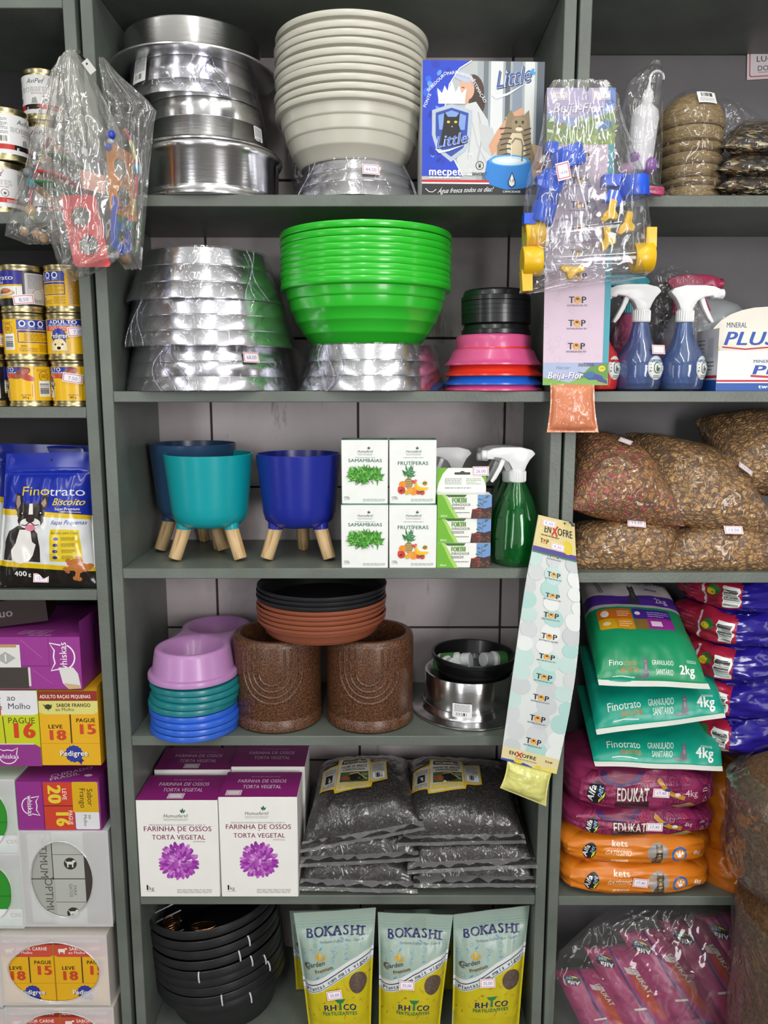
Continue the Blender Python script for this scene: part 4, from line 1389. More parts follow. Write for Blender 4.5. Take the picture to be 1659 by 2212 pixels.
ztl, ztr = ZA(1729, -.004) - Z5, ZA(1722, -.004) - Z5
Db = YA(1690, Z5 + ztl) + .004
DB = .098
for xa, xb, hh, nmx, tg, Y in ((303, 477, ztl, 'left', (37,), -.004), (478, 646, ztr, 'right', (8,), -.004)):
    Wb = XA(xb, Z5, Y) - XA(xa, Z5, Y) - .001
    for bk in (0, 1):
        yy = Y + bk * (DB + .012)
        h_ = hh + (.006 * bk)
        b = carton(Wb, DB, h_, 'ecebe6', front=bone_front(100 * h_ / Wb), top=bone_top(100 * DB / Wb, tg if not bk or nmx == 'left' else None), fk=100)
        o = b.build('bone_meal_box', None, ((XA(xa, Z5, Y) + XA(xb, Z5, Y)) / 2 + .004 * bk, yy, Z5 + .0003))
        tag(o, ('front ' if not bk else 'rear ') + nmx + ' bone meal carton, white with purple flower and purple lid', 'box', 'bone meal cartons')

# charcoal rice husk bags
HUSK = M('343231', .55, var=.45, vs=130, bump=.5, bs=190, coat=0, kind='charred_husk')


def husk_mat():
    m = bpy.data.materials.new('husk_under_film'); m.use_nodes = True
    nt = m.node_tree; bs = nt.nodes['Principled BSDF']
    tc = node(nt, 'ShaderNodeTexCoord')
    n = node(nt, 'ShaderNodeTexNoise', i_Scale=260, i_Detail=3); nt.links.new(tc.outputs['Object'], n.inputs['Vector'])
    r = ramp(nt, n.outputs['Fac'], [(.3, '1d1c1c'), (.55, '312e2d'), (.75, '57524b')]); nt.links.new(r.outputs[0], bs.inputs['Base Color'])
    bs.inputs['Roughness'].default_value = .5
    bs.inputs['Coat Weight'].default_value = .9; bs.inputs['Coat Roughness'].default_value = .09
    n2 = node(nt, 'ShaderNodeTexNoise', i_Scale=26, i_Detail=2.5, i_Distortion=1.4); nt.links.new(tc.outputs['Object'], n2.inputs['Vector'])
    bp = node(nt, 'ShaderNodeBump', i_Strength=.5, i_Distance=.012); nt.links.new(n2.outputs['Fac'], bp.inputs['Height']); nt.links.new(bp.outputs[0], bs.inputs['Coat Normal'])
    bp2 = node(nt, 'ShaderNodeBump', i_Strength=.3, i_Distance=.002); nt.links.new(n.outputs['Fac'], bp2.inputs['Height']); nt.links.new(bp2.outputs[0], bs.inputs['Normal'])
    return m


HUSKM = husk_mat()
SEAL = film('d8d6d2', .22, .5, .12, 40, .5, .12)


def husk_label():
    a = Art()
    a.poly([(0, 4), (0, 44), (24, 50), (26, 62), (74, 62), (76, 50), (100, 52), (100, 10), (78, 8), (76, 0), (30, -6), (24, -6), (22, 2)], 'd9b52a')
    a.poly([(2, 7), (2, 42), (24, 47), (24, 4)], 'bdb9b2').poly([(26, 48), (28, 60), (72, 60), (74, 48), (74, 2), (30, -3.5), (26, -3)], 'cfcabd').poly([(76, 12), (76, 47), (98, 49.5), (98, 12)], 'c3bfb8')
    a.rect(7, 16, 18, 31, '1d1b1a').small(4, 33, 22, 42, 3, '77736d').small(4, 7, 22, 14, 2, '77736d')
    a.rrect(30, 49, 70, 59, 2, '3a3f3a').text('VIDA', 41, 51, 5, 'd6d2c0', b=1, shear=.3, w=18).text('VERDE', 60, 50.5, 4.4, 'e4dfd0', b=2, w=18)
    a.text('PALHA DE ARROZ', 50, 40.5, 4.6, '2b2724', b=2, w=40).text('CARBONIZADA', 50, 34.5, 4.4, '2b2724', b=2, w=34)
    a.poly([(30, 12), (30, 32), (72, 32), (72, 12)], '4a5a34').ell(54, 22, 12, 8, '241f1c').ell(38, 20, 7, 5, '9a4f34').line([(44, 28), (56, 30), (70, 16)], 2, 'b9a978').ell(66, 26, 6, 3, '7c8a58')
    a.poly([(28, 0), (28, 10), (74, 12), (74, 4)], 'd9c04a')
    for k in range(6): a.ell(34 + k * 6.4, 6 + (k % 2) * 1.5, 3.4, 2, 'cdbf9c', 10, .2 * k)
    a.bars(79, 15, 96, 27).small(78, 30, 96, 46, 6, '77736d')
    return a


def husk_bag(label, FL, FR, BR, BL, th, seed, lab=None, tagged=False):
    t = thing('rice_husk_bag', label, 'bag', (0, 0, 0), 0, 'clear bags of charred rice husk')
    FL, FR, BR, BL = (AT(*q) for q in (FL, FR, BR, BL))
    base = (FL + FR + BR + BL) / 4
    t.location = (base.x, base.y, base.z)
    F4 = [q - base for q in (FL, FR, BR, BL)]
    n = (F4[1] - F4[0]).cross(F4[3] - F4[0]).normalized()
    top = surface(*F4, n, th * .62, .0045, seed, (.075, .02, .05, .02), .02, (5, .55), (3.2, .42), wave=.002)
    bot = surface(*F4, n, -th * .38, .002, seed + 5, (.075, .02, .05, .02), .02, (5, .5), (4, .45), wave=.002)
    b = MB(); cushion(b, top, bot, 56, 48, HUSKM); fb = b.build('filled_bag', t)
    # the welded edge strip in front
    b = MB()
    b.grid(lambda u, v: top(u, -.02 + v * .095) + n * (.0012 + .002 * nz(u * 14, v, seed)) + V((0, -.002, -.004 * (1 - v))), 56, 3, SEAL)
    b.build('edge_seal', fb)
    if lab:
        u0, v0, us_, vs_ = lab
        A = husk_label()
        b = MB()
        fn = lambda x, y, w: top(u0 + us_ * x / 100, v0 + vs_ * y / 62) + n * (.0016 + w)
        b.art(A, fn, us=[100 * i / 18 for i in range(1, 18)], vs=[-6 + 68 * i / 12 for i in range(1, 12)], base=.0002)
        b.build('label', t)
    return t


husk_bag('lower left bag of charred rice husk, resting on the shelf', (647, 1914, .0), (902, 1921, .0), (890, 1720, .24), (668, 1720, .24), .06, 1)
husk_bag('lower right bag of charred rice husk, resting on the shelf', (893, 1908, .002), (1160, 1908, .002), (1120, 1720, .24), (880, 1720, .24), .06, 2)
husk_bag('middle left bag of charred rice husk between two others', (648, 1866, .0), (906, 1852, .0), (890, 1690, .24), (664, 1690, .24), .06, 3)
husk_bag('middle right bag of charred rice husk between two others', (880, 1880, -.004), (1160, 1866, -.004), (1110, 1690, .24), (872, 1690, .24), .06, 4)
husk_bag('top left bag of charred rice husk with yellow edged label', (649, 1834, .004), (918, 1786, .004), (888, 1640, .24), (690, 1650, .24), .085, 6, (.13, .36, .64, .40))
husk_bag('top right bag of charred rice husk with yellow edged label', (858, 1820, .006), (1136, 1814, .006), (1095, 1652, .24), (876, 1640, .24), .085, 7, (.08, .36, .62, .40))

# ================================================================== middle unit, bottom shelf: black planters and fertiliser pouches
BP = M('232325', .34, var=.06, vs=20, coat=.1, kind='black_pot_plastic')
Yk = .135
Rb_ = RP(140, .42, Yk)


def tub_mesh(full):
    hh = .104
    pr = [(1e-6, 0), (Rb_ * .68, 0), (Rb_ * .72, .004), (Rb_ * .93, hh - .02), (Rb_ * .985, hh - .0185), (Rb_, hh - .016), (Rb_ * 1.002, hh - .008), (Rb_ * .995, hh - .001), (Rb_ * .985, hh), (Rb_ * .96, hh - .002), (Rb_ * .93, hh - .012), (Rb_ * .70, .008), (1e-6, .006)]
    return MB().lathe(pr, BP, 80), hh


tops = [2024, 2046, 2068, 2090, 2111, 2129, 2148, 2167, 2185]
tb, hh = tub_mesh(1)
tilt = (math.radians(-2), math.radians(-6), 0)
order = ['topmost', 'second from top', 'third from top', 'fourth from top', 'fifth from top', 'fourth from bottom', 'third from bottom', 'second from bottom', 'bottom']
src = None
ties = [(2, .72), (3, .56), (4, -.05), (4, .72), (5, .95), (6, 1.0), (7, .22), (8, .62)]
TIE = M('c9c9ce', .35, kind='white_nylon')
for i, py in enumerate(tops):
    zf = ZA(py, Yk - Rb_)
    loc = V((XA(468 + i * 2.2, .4, Yk), Yk, zf - hh + .004 - .00))
    lab = order[i] + ' black round planter of the nested stack on the bottom shelf'
    if src is None:
        src = tb.build('round_planter', None, loc, tilt); tag(src, lab + ', with copper wire inside' if False else lab, 'planter', 'nested black planters')
        o = src
    else: o = dup(src, loc, rot=(tilt[0] + .004 * math.sin(i * 2), tilt[1] + .006 * math.cos(i * 3), 0), label=lab)
    for k, (j, a) in enumerate(ties):
        if j == i + 0:
            pts = []
            for q in range(9):
                g = -.6 + q * .26
                rr = Rb_ + .003 + .002 * math.cos(g)
                zz_ = hh - .012 + .0125 * math.sin(g)
                rr2 = Rb_ * .985 + .006 * math.cos(g)
                pts.append((rr2 * math.sin(a), -rr2 * math.cos(a), zz_))
            b = MB(); b.tube(pts, .0017, TIE, 6)
            b.build('cable_tie', o)
    if i == 0:
        b = MB(); a = -1.18
        b.tube([(Rb_ * math.sin(a) * .99, -Rb_ * math.cos(a) * .99, hh - .018), (Rb_ * math.sin(a) * 1.015, -Rb_ * math.cos(a) * 1.015, hh - .008), (Rb_ * math.sin(a) * .99, -Rb_ * math.cos(a) * .99, hh + .003)], .0017, TIE, 6)
        b.tube([(Rb_ * math.sin(a) * .98, -Rb_ * math.cos(a) * .98, hh + .003), (Rb_ * math.sin(a) * .82, -Rb_ * math.cos(a) * .9, hh + .014), (Rb_ * math.sin(a) * .45, -Rb_ * math.cos(a) * .8, hh + .03)], .0014, TIE, 6)
        b.sphere((Rb_ * math.sin(a) * .98, -Rb_ * math.cos(a) * .98, hh + .003), .0035, TIE)
        b.build('cable_tie', o)
        cop = M('a8764e', .25, 1, kind='copper')
        for cx, cy, rx, ry, lab in ((-.075, -.055, .013, .02, 'copper wire coil at the left inside the topmost black planter'), (.0, -.085, .02, .012, 'copper wire coil at the front inside the topmost black planter')):
            b = MB()
            b.tube([(cx + rx * math.cos(s_ * .5) * (1 + .006 * s_), cy + ry * math.sin(s_ * .5), hh - .045 + .0004 * s_) for s_ in range(60)], .0011, cop, 6)
            w = b.build('wire_coil', None, loc); tag(w, lab, 'wire')
            w.rotation_euler = tilt


def bokashi_art(H):
    a = Art()
    a.rect(0, 0, 100, H, '9db1a5')
    r = random.Random(11)
    for k in range(46):
        x, y = r.uniform(6, 94), r.uniform(H * .42, H * .86)
        c = r.choice(['6d9ab0', '86aebd', '5f8fa8', '7fa6b4'])
        q = r.random()
        if q < .4: a.ring(x, y, r.uniform(1.6, 3.4), .6, c, n=10)
        elif q < .7: a.ell(x, y, 3.2, 1.3, c, 8, r.uniform(0, 3))
        else: a.line([(x, y), (x + r.uniform(-4, 4), y + 4), (x + r.uniform(-4, 4), y + 7)], .6, c).ell(x, y + 6, 1.6, .8, c, 8, r.uniform(0, 3))
    wave = lambda x: H * (.30 + .30 * sstep(10, 104, x) + .02 * math.sin(x * .05))
    n = 20
    xs = [100 * i / n for i in range(n + 1)]
    a.poly([(x, wave(x) + H * .075) for x in xs] + [(100, 0), (0, 0)], 'd3d8d6')
    a.poly([(x, wave(x) - H * .045) for x in xs] + [(100, 0), (0, 0)], 'c3b41c')
    a.line([(x, wave(x) + H * .032) for x in xs], 1.4, '2a2a50').line([(x, wave(x) - H * .032) for x in xs], .8, '44508a')
    for k in range(40):
        x = r.uniform(4, 96); y = r.uniform(H * .03, max(H * .05, wave(x) - H * .1))
        a.ell(x, y, 2.6, 1, r.choice(['b8901c', 'c2a018', 'a97f1c']), 8, r.uniform(0, 3))
    # slogan set letter by letter along the wave
    t = 'Plantas com mais vigor'
    for i, ch in enumerate(t):
        x = 8 + i * 4.0
        an = math.atan2(wave(x + 2) - wave(x - 2), 4)
        if ch != ' ': a.text(ch, x, wave(x) - H * .018, 5.6, '2a2c44', b=1, rot=an, shear=.2)
    # BOKASHI title on a slight arch
    w = 'BOKASHI'
    xx = [17, 29, 41, 52.5, 63.5, 75, 84.5]
    for i, ch in enumerate(w):
        x = xx[i]
        yb = H * .775 + 2.5 - .004 * (x - 50) ** 2 * .6
        a.text(ch, x, yb, 11, '1e1f5c', b=2)
        for dx in (-3.6, 3.6):
            if ch in 'KAHI' : a.rect(x + (dx if ch != 'I' else dx * .5) - 2.2, yb, x + (dx if ch != 'I' else dx * .5) + 2.2, yb + 1.5, '1e1f5c')
            if ch in 'KHI': a.rect(x + (dx if ch != 'I' else dx * .5) - 2.2, yb + 9.5, x + (dx if ch != 'I' else dx * .5) + 2.2, yb + 11, '1e1f5c')
    a.text('Fertilizante Orgânico Misto - Classe A', 58, H * .735, 3.4, '3f4c78', w=56)
    # leaf emblem with script
    a.poly([(28, H * .58), (22, H * .62), (26, H * .64)], 'd0a02c').poly([(28, H * .58), (27, H * .66), (32, H * .66)], 'd8ae3c').poly([(29, H * .58), (35, H * .64), (36, H * .60)], 'c89524')
    a.text('Garden', 22, H * .53, 7, '4d4a3a', b=1, shear=.2, rot=.25, w=28).text('Premium', 34, H * .49, 5, '7a5a34', b=2, rot=.28, w=26)
    a.ring(12, H * .53, 4.5, 1.4, '56503c', a0=60, a1=300, n=12)
    # window with granules, tag, maker
    a.ell(80, H * .37, 12.5, H * .095, '57483f', 22)
    for k in range(60):
        an, d = r.uniform(0, 6.28), math.sqrt(r.random())
        a.ell(80 + 11.5 * d * math.cos(an), H * (.37 + .088 * d * math.sin(an)), .7, .7, r.choice(['6d5c50', '46392f', '7a6858']), 6)
    a.poly([(46, H * .225), (62, H * .225), (58, H * .19), (54, H * .185), (50, H * .19)], '2f7a46').poly([(52.5, H * .195), (55.5, H * .195), (56, H * .12), (52, H * .12)], '2f7a46')
    a.text('RH', 39, H * .12, 9, '20285a', b=2, w=20).text('CO', 68, H * .12, 9, '20285a', b=2, w=20).text('FERTILIZANTES', 53, H * .075, 5, '2f7a46', b=2, w=52)
    # zip strip and torn corner mark
    a.rect(0, H * .885, 100, H * .89, '8aa6a2').rect(0, H * .912, 100, H * .916, '8aa6a2').rect(0, H * .86, 100, H * .862, '8ba39f')
    return a


def pouch(name, label, TL, TR, BL, BR, art, H, bulge, base_col, seed, group=None, tag_=None, cat='bag', back=.0, redmark=False, us=20, vs=28, wr=.004, rough=.3):
    """stand-up pouch from four corners (pixel column, row, depth)"""
    C = [q if isinstance(q, Vector) else AT(*q) for q in (BL, BR, TR, TL)]
    base = (C[0] + C[1]) / 2
    t = thing(name, label, cat, base, 0, group)
    F4 = [q - base for q in C]
    n = (F4[1] - F4[0]).cross(F4[3] - F4[0]).normalized()
    fr = surface(*F4, n, bulge, wr, seed, (.0, .035, .14, .035), .012, (3.2, .6), (2.4, .55), wave=.003)
    bk = surface(*F4, n, -bulge * .7, wr * .6, seed + 3, (.0, .035, .14, .035), .012, (3.2, .6), (2.4, .55), wave=.003)
    b = MB()
    cushion(b, fr, bk, us * 2, vs * 2, M(base_col, rough, coat=.25, kind='pouch_film'))
    gf = gridded(fr, us * 2, vs * 2)
    fn = lambda x, y, w: gf(x / 100, y / H) + n * w
    b.art(art, fn, us=[100 * i / us / 2 for i in range(1, us * 2)], vs=[H * i / vs / 2 for i in range(1, vs * 2)], base=.0013, step=.00015, rough=rough)
    b.build('pouch_body', t)
    if tag_:
        u0, v0, ww, hh_, rot, txt = tag_
        ux = (F4[1] - F4[0]).normalized(); uy = n.cross(ux)
        p = fr(u0, v0) + n * .006
        c, s_ = math.cos(rot), math.sin(rot)
        sticker(t, flat(p, ux * c + uy * s_, uy * c - ux * s_), ww, hh_, txt)
    return t


Hk = 215
A = Art().rect(0, 0, 100, Hk, 'c3b41c').rect(0, 150, 100, Hk, '96a89b').add(bokashi_art(165), 0, 50)
zbk = Z6 + .003
def base_pt(px, Y, dz=.003): return V((XA(px, Z6 + dz, Y), Y, Z6 + dz))
pouch('fertilizer_pouch', 'left one of the three front pale green and yellow fertiliser pouches', (634, 1972, .03), (812, 1960, .03), base_pt(672, -.005), base_pt(800, -.005), A, Hk, .03, '96a89b', 2, 'bokashi fertiliser pouches', (.36, .41, .03, .018, .15, '35,00'), wr=.0035)
pouch('fertilizer_pouch', 'middle one of the three front pale green and yellow fertiliser pouches', (816, 1970, .035), (979, 1976, .035), base_pt(818, .0), base_pt(946, .0), A, Hk, .03, '96a89b', 9, 'bokashi fertiliser pouches', (.30, .49, .03, .018, -.05, '35,00'), wr=.0035)
pouch('fertilizer_pouch', 'right one of the three front pale green and yellow fertiliser pouches', (979, 1975, .04), (1144, 1955, .04), base_pt(975, .005), base_pt(1118, .005), A, Hk, .03, '96a89b', 14, 'bokashi fertiliser pouches', (.36, .49, .03, .018, .05, '35,00'), wr=.0035)
pouch('fertilizer_pouch', 'fertiliser pouch behind the left front pouch, beside the black planters', (625, 1968, .16), (780, 1962, .16), base_pt(640, .14), base_pt(760, .14), A, Hk, .03, '96a89b', 20, 'bokashi fertiliser pouches', wr=.0035)
pouch('fertilizer_pouch', 'fertiliser pouch standing behind the gap between the middle and right pouches', (830, 1966, .16), (985, 1962, .16), base_pt(865, .14), base_pt(985, .14), A, Hk, .03, '96a89b', 23, 'bokashi fertiliser pouches', wr=.0035)
pouch('fertilizer_pouch', 'fertiliser pouch behind the right front pouch, against the right side panel', (1000, 1972, .15), (1135, 1965, .15), base_pt(1010, .12), base_pt(1128, .12), A, Hk, .03, '96a89b', 27, 'bokashi fertiliser pouches', wr=.0035)
# ================================================================== left unit: cans
TIN = M('b9ad86', .28, 1, kind='tinplate')


def can(label, loc, R, H, art, turn, group):
    """art is drawn 100 units round the can; turn brings that unit to the front"""
    t = thing('food_can', label, 'can', loc, 0, group)
    pr = [(1e-6, .003), (R * .93, .003), (R * .955, 0), (R, .001), (R, .004), (R * .97, .006), (R * .97, .009), (R * .985, .011), (R * .985, H - .011), (R * .97, H - .009), (R * .97, H - .006), (R, H - .004), (R, H - .001), (R * .955, H), (R * .93, H - .003), (1e-6, H - .004)]
    MB().lathe(pr, TIN, 56).build('tin', t)
    k = 2 * PI * R / 100
    hh = (H - .022) / k
    A = Art(); A.add(art(hh))
    b = MB()
    def fn(u, v, w):
        th = (u - turn) / 100 * 2 * PI
        r = R * .985 + w
        return V((r * math.sin(th), -r * math.cos(th), .011 + v * k))
    b.art(A, fn, us=[100 * i / 48 for i in range(-48, 97)], base=.0004, rough=.28)
    b.build('paper_label', t)
    return t


def bites_art(h):
    a = Art()
    a.rect(0, 0, 100, h, 'e9e9e9').rect(0, 3, 100, h * .24, 'c62f2b')
    for x0 in (0, 50):
        a.poly([(x0 - 4 + 4, 3), (x0 + 8, 3), (x0 + 9, h * .1), (x0 + 13, h * .13), (x0 + 10, h * .18), (x0 + 12, h * .24), (x0, h * .24)], '1c1a1a')
        a.text('E', x0 + 2.5, h * .07, h * .1, 'f0f0f0', b=2)
        a.text('AviPet', x0 + 9, h * .78, h * .12, '2a2a2a', b=0, shear=.35, w=13).line([(x0 + 15, h * .86), (x0 + 17, h * .92), (x0 + 16, h * .96)], .4, 'c0392b')
        a.text('BOBBITES', x0 + 10, h * .56, h * .13, '1f1f1f', b=2, w=25).text('BOBBITES', x0 + 10, h * .56, h * .13, 'e0e0e0', b=0, w=25)
        a.small(x0 + 6, h * .5, x0 + 20, h * .53, 1, 'c0392b', .5)
        a.ell(x0 + 8, h * .34, 1.6, h * .06, '8a8a88', 10).poly([(x0 + 6, h * .26), (x0 + 11, h * .26), (x0 + 10, h * .42), (x0 + 7, h * .40)], 'a5a5a2')
        a.ring(x0 + 17, h * .36, 2.6, .35, '303030', n=14).ell(x0 + 17, h * .35, 1.1, 1, '606060', 8)
        a.small(x0 + 27, h * .5, x0 + 46, h * .9, 11, '6a6a6a', .4).ring(x0 + 30, h * .4, 3, .3, '9a9a9a', n=14).bars(x0 + 36, h * .28, x0 + 47, h * .46)
        a.small(x0 + 18, h * .09, x0 + 26, h * .2, 4, 'f3e5e4', .5)
    return a


def pup(a, x, y, k):
    a.ell(x - 8 * k, y + 3 * k, 3.4 * k, 7 * k, 'd9b96c', 14, .35).ell(x + 8 * k, y + 3 * k, 3.4 * k, 7 * k, 'd9b96c', 14, -.35)
    a.poly([(x - 9 * k, y), (x - 8 * k, y + 8 * k), (x - 4 * k, y + 12 * k), (x + 4 * k, y + 12 * k), (x + 8 * k, y + 8 * k), (x + 9 * k, y)], 'ecd9a4')
    a.ell(x - 4 * k, y + 6.5 * k, 1.2 * k, 1.1 * k, '2a1c14', 10).ell(x + 4 * k, y + 6.5 * k, 1.2 * k, 1.1 * k, '2a1c14', 10)
    a.ell(x, y + 2.6 * k, 4.4 * k, 3 * k, 'f3e8c6', 14).ell(x, y + 2.6 * k, 2.3 * k, 1.7 * k, '1d1715', 12)


def rosette(a, x, y, r, txt=True, w=None):
    r0 = random.Random(3)
    a.poly([(x + r * .3, y - r * .8), (x + r * .8, y - r * 1.35), (x + r * .85, y - r * .95), (x + r * 1.1, y - r * .85), (x + r * .7, y - r * .4)], '2b2a78')
    pts = []
    for k in range(28):
        an = 2 * PI * k / 28
        rr = r * (1.06 if k % 2 else .96)
        pts.append((x + rr * math.cos(an), y + rr * math.sin(an)))
    a.poly(pts, '2f3a98')
    if txt:
        w = w or r * 3.1
        a.text('Pedigree', x + r * .05 + .2, y - r * .28, r * .62, '26246a', b=2, w=w).text('Pedigree', x, y - r * .22, r * .62, 'f4f1ea', b=2, w=w)


def adult_art(h):
    a = Art()
    a.rect(0, 0, 100, h, 'edba14')
    for x0 in (0,):
        a.rect(x0 - 18 + 0, h * .8, x0 + 16, h * .985, '2b3a9c').rect(x0 - 18, h * .66, x0 + 12, h * .79, 'd0483a')
        a.text('ADULTO', x0 - 3, h * .86, h * .105, 'f6f4f0', b=2, w=21).small(x0 - 15, h * .81, x0 + 12, h * .84, 1, 'dfe2f2', .7, 0)
        a.text('SABOR CARNE', x0 - 7, h * .745, h * .03, 'fbe9e4', b=2, w=14).small(x0 - 14, h * .68, x0 + 2, h * .735, 2, 'f2c4ba', .5)
        a.ell(x0 + 14, h * .83, 6, h * .12, '8a4334', 16, .4).ell(x0 + 17, h * .68, 5.5, h * .09, 'b5453f', 14, -.3).ell(x0 + 10, h * .70, 5, h * .06, '9c5a3c', 14, .1).ell(x0 + 16, h * .85, 3, h * .07, 'b0685a', 10, .4)
        rosette(a, x0 - 6, h * .5, 5.6, w=13)
        pup(a, x0 - 6, h * .09, .82 * h / 30)
        a.text('280 g', x0 + 15, h * .07, h * .055, '3a2a10', b=2).small(x0 + 12, h * .14, x0 + 19, h * .19, 2, '8a6a20', .5).line([(x0 + 20, h * .12), (x0 + 20.4, h * .48)], .35, '5a4410')
        a.rect(x0 + 21.6, 0, x0 + 22, h, 'c08f10')
        a.ring(x0 + 29, h * .72, 3.6, .5, '8a6a18', n=16).small(x0 + 26.5, h * .66, x0 + 31.5, h * .78, 4, '8a6a18', .5).small(x0 + 24, h * .86, x0 + 33, h * .93, 3, '8a6a18', .4)
        a.bars(x0 + 25, h * .12, x0 + 34, h * .58, vert=False)
        a.rect(x0 + 36, h * .7, x0 + 60, h * .985, '2b3a9c')
        for k in range(3): a.ell(x0 + 40 + k * 6.5, h * .87, 2.4, 2.4, 'eef0f8', 14).ell(x0 + 40 + k * 6.5, h * .87, 1.5, 1.5, '2b3a9c', 10).small(x0 + 37.6 + k * 6.5, h * .72, x0 + 42.4 + k * 6.5, h * .79, 2, 'b8c0e4', .5)
        a.frame(x0 + 36.5, h * .32, x0 + 60, h * .67, .6, '2b3a9c').rect(x0 + 36.5, h * .62, x0 + 60, h * .67, '2b3a9c').small(x0 + 41, h * .37, x0 + 59, h * .6, 6, '7a6018', .4)
        a.text('MARS', x0 + 40.5, h * .2, h * .05, '4a3a12', b=1).small(x0 + 37, h * .06, x0 + 50, h * .18, 4, '7a6018', .4).small(x0 + 51, h * .06, x0 + 60, h * .28, 8, '7a6018', .4)
        a.rect(x0 + 62, 0, x0 + 80, h, 'b98a14').small(x0 + 63, h * .06, x0 + 79, h * .96, 22, '6a5014', .45)
    return a


def pate_art(h):
    a = Art()
    a.rect(0, 0, 100, h, '17171b').rect(-20, h * .26, 20, h, 'ecebe6').rect(-20, h * .6, 20, h, '2c2a8e').rect(-20, h * .56, 20, h * .61, 'e0b11a').rect(-20, h * .22, 20, h * .27, 'e0b11a')
    a.text('Fino', -8.5, h * .74, h * .13, 'e0b11a', b=0, w=13).text('trato', 6.5, h * .74, h * .13, 'f1f0f4', b=0, w=16).text('Patê', 3, h * .63, h * .075, 'eeeef4', b=1, shear=.3)
    a.ell(6, h * .37, 9, h * .1, 'c9ab84', 20).ell(6, h * .38, 7.5, h * .075, 'e2cda8', 20).ell(7, h * .43, 5, h * .075, 'b5613c', 16).ell(3.5, h * .385, 2.4, h * .04, '4a6a30', 10).ell(8, h * .45, 3, h * .045, 'd08050', 10)
    a.line([(16, h * .3), (16, h * .52)], .3, '555555').small(-19, h * .3, -10, h * .5, 4, 'a08c80', .5)
    a.small(-14, h * .06, -4, h * .16, 2, 'eeeeee', .6)
    a.rrect(22, h * .06, 46, h * .94, 1, 'c9c6c6').small(24, h * .5, 40, h * .9, 12, '77777a', .4).ring(31, h * .33, 4.2, .4, '8a8a8a', n=16).small(24, h * .09, 44, h * .2, 4, '77777a', .4).ell(42, h * .42, 2.6, 2.8, '1c1c20', 12)
    a.rrect(52, h * .06, 76, h * .94, 1, 'c9c6c6').small(54, h * .2, 74, h * .9, 18, '77777a', .4)
    return a


Rc, Hc = .0375, (ZA(226, .02) - ZA(455, .02)) / 2 / 1.0
yc1 = .045
for i, (px, lev, turn, lab) in enumerate(((4, 0, 8, 'lower white and red dog treat can at the left edge of the upper left shelf'), (14, 1, 38, 'white dog treat can with barcode in front, atop the can at the left edge'), (104, 0, 5, 'bottom white dog treat can of the three behind the hanging toy bag'), (100, 1, 8, 'white dog treat can in the middle of the three behind the hanging toy bag'), (97, 2, 10, 'topmost white and red dog treat can standing above the hanging toy bag'))):
    z = ZL[0] + lev * (Hc + .0003)
    Yq = yc1 if px < 50 else .115
    can(lab, (XA(px, z + Hc / 2, Yq), Yq, z), Rc, Hc, bites_art, turn, 'dog treat cans')
Rc, Hc = .0393, (ZA(566, .02) - ZA(875, .02)) / 3
yc2 = .062
xs = [XA(-27, 1.51, yc2), XA(66, 1.51, yc2), XA(66, 1.51, yc2) + 2 * Rc + .0012]
rows = [[(pate_art, 60, 'dark can at the left edge of the bottom row of the can pile'), (adult_art, 13, 'yellow dog food can, bottom row left, turned to show meat and barcode'), (adult_art, 11, 'yellow dog food can, bottom row beside the upright, with price tag')],
        [(pate_art, 62, 'dark can at the left edge of the middle row of the can pile'), (adult_art, 36, 'yellow dog food can, middle row, turned to its barcode and blue nutrition panel'), (adult_art, -4, 'yellow dog food can, middle row beside the upright, puppy face to the front')],
        [(pate_art, 55, 'dark can at the left edge of the top row of the can pile'), (pate_art, 14, 'blue, white and black pate can on the top row of the can pile'), (adult_art, 56, 'yellow dog food can, top row beside the upright, turned to its small print')]]
cans = {}
for lev, row in enumerate(rows):
    for c, (art, turn, lab) in enumerate(row):
        z = ZL[1] + lev * (Hc + .0003)
        cans[lev, c] = can(lab, (xs[c] + .0008 * math.sin(lev * 3 + c) - .0006 * lev, yc2 + .002 * math.sin(c + lev * 2), z), Rc, Hc, art, turn, 'cans in the three-row pile')
for key, u, v, rot, tx in (((2, 1), .0, .012, .1, '8,50'), ((1, 2), .012, .04, .1, '7,50'), ((0, 2), -.006, .045, -.15, '7,50')):
    t = cans[key]
    a = Art(); a.rect(0, 0, 34, 17, 'f3eef0').frame(1.6, 1.6, 32.4, 15.4, 1, 'd0486a').text(tx, 17, 5, 6, '7a78c0')
    b = MB()
    c_, s_ = math.cos(rot), math.sin(rot)
    def fn(x, y, w):
        uu, vv = u + (x * c_ - y * s_) * .001, v + (x * s_ + y * c_) * .001
        th = uu / Rc; r = Rc * .985 + .0022 + w
        return V((r * math.sin(th), -r * math.cos(th), vv))
    b.art(a, fn, us=lines(8, 34), base=.0002); b.build('price_sticker', t)


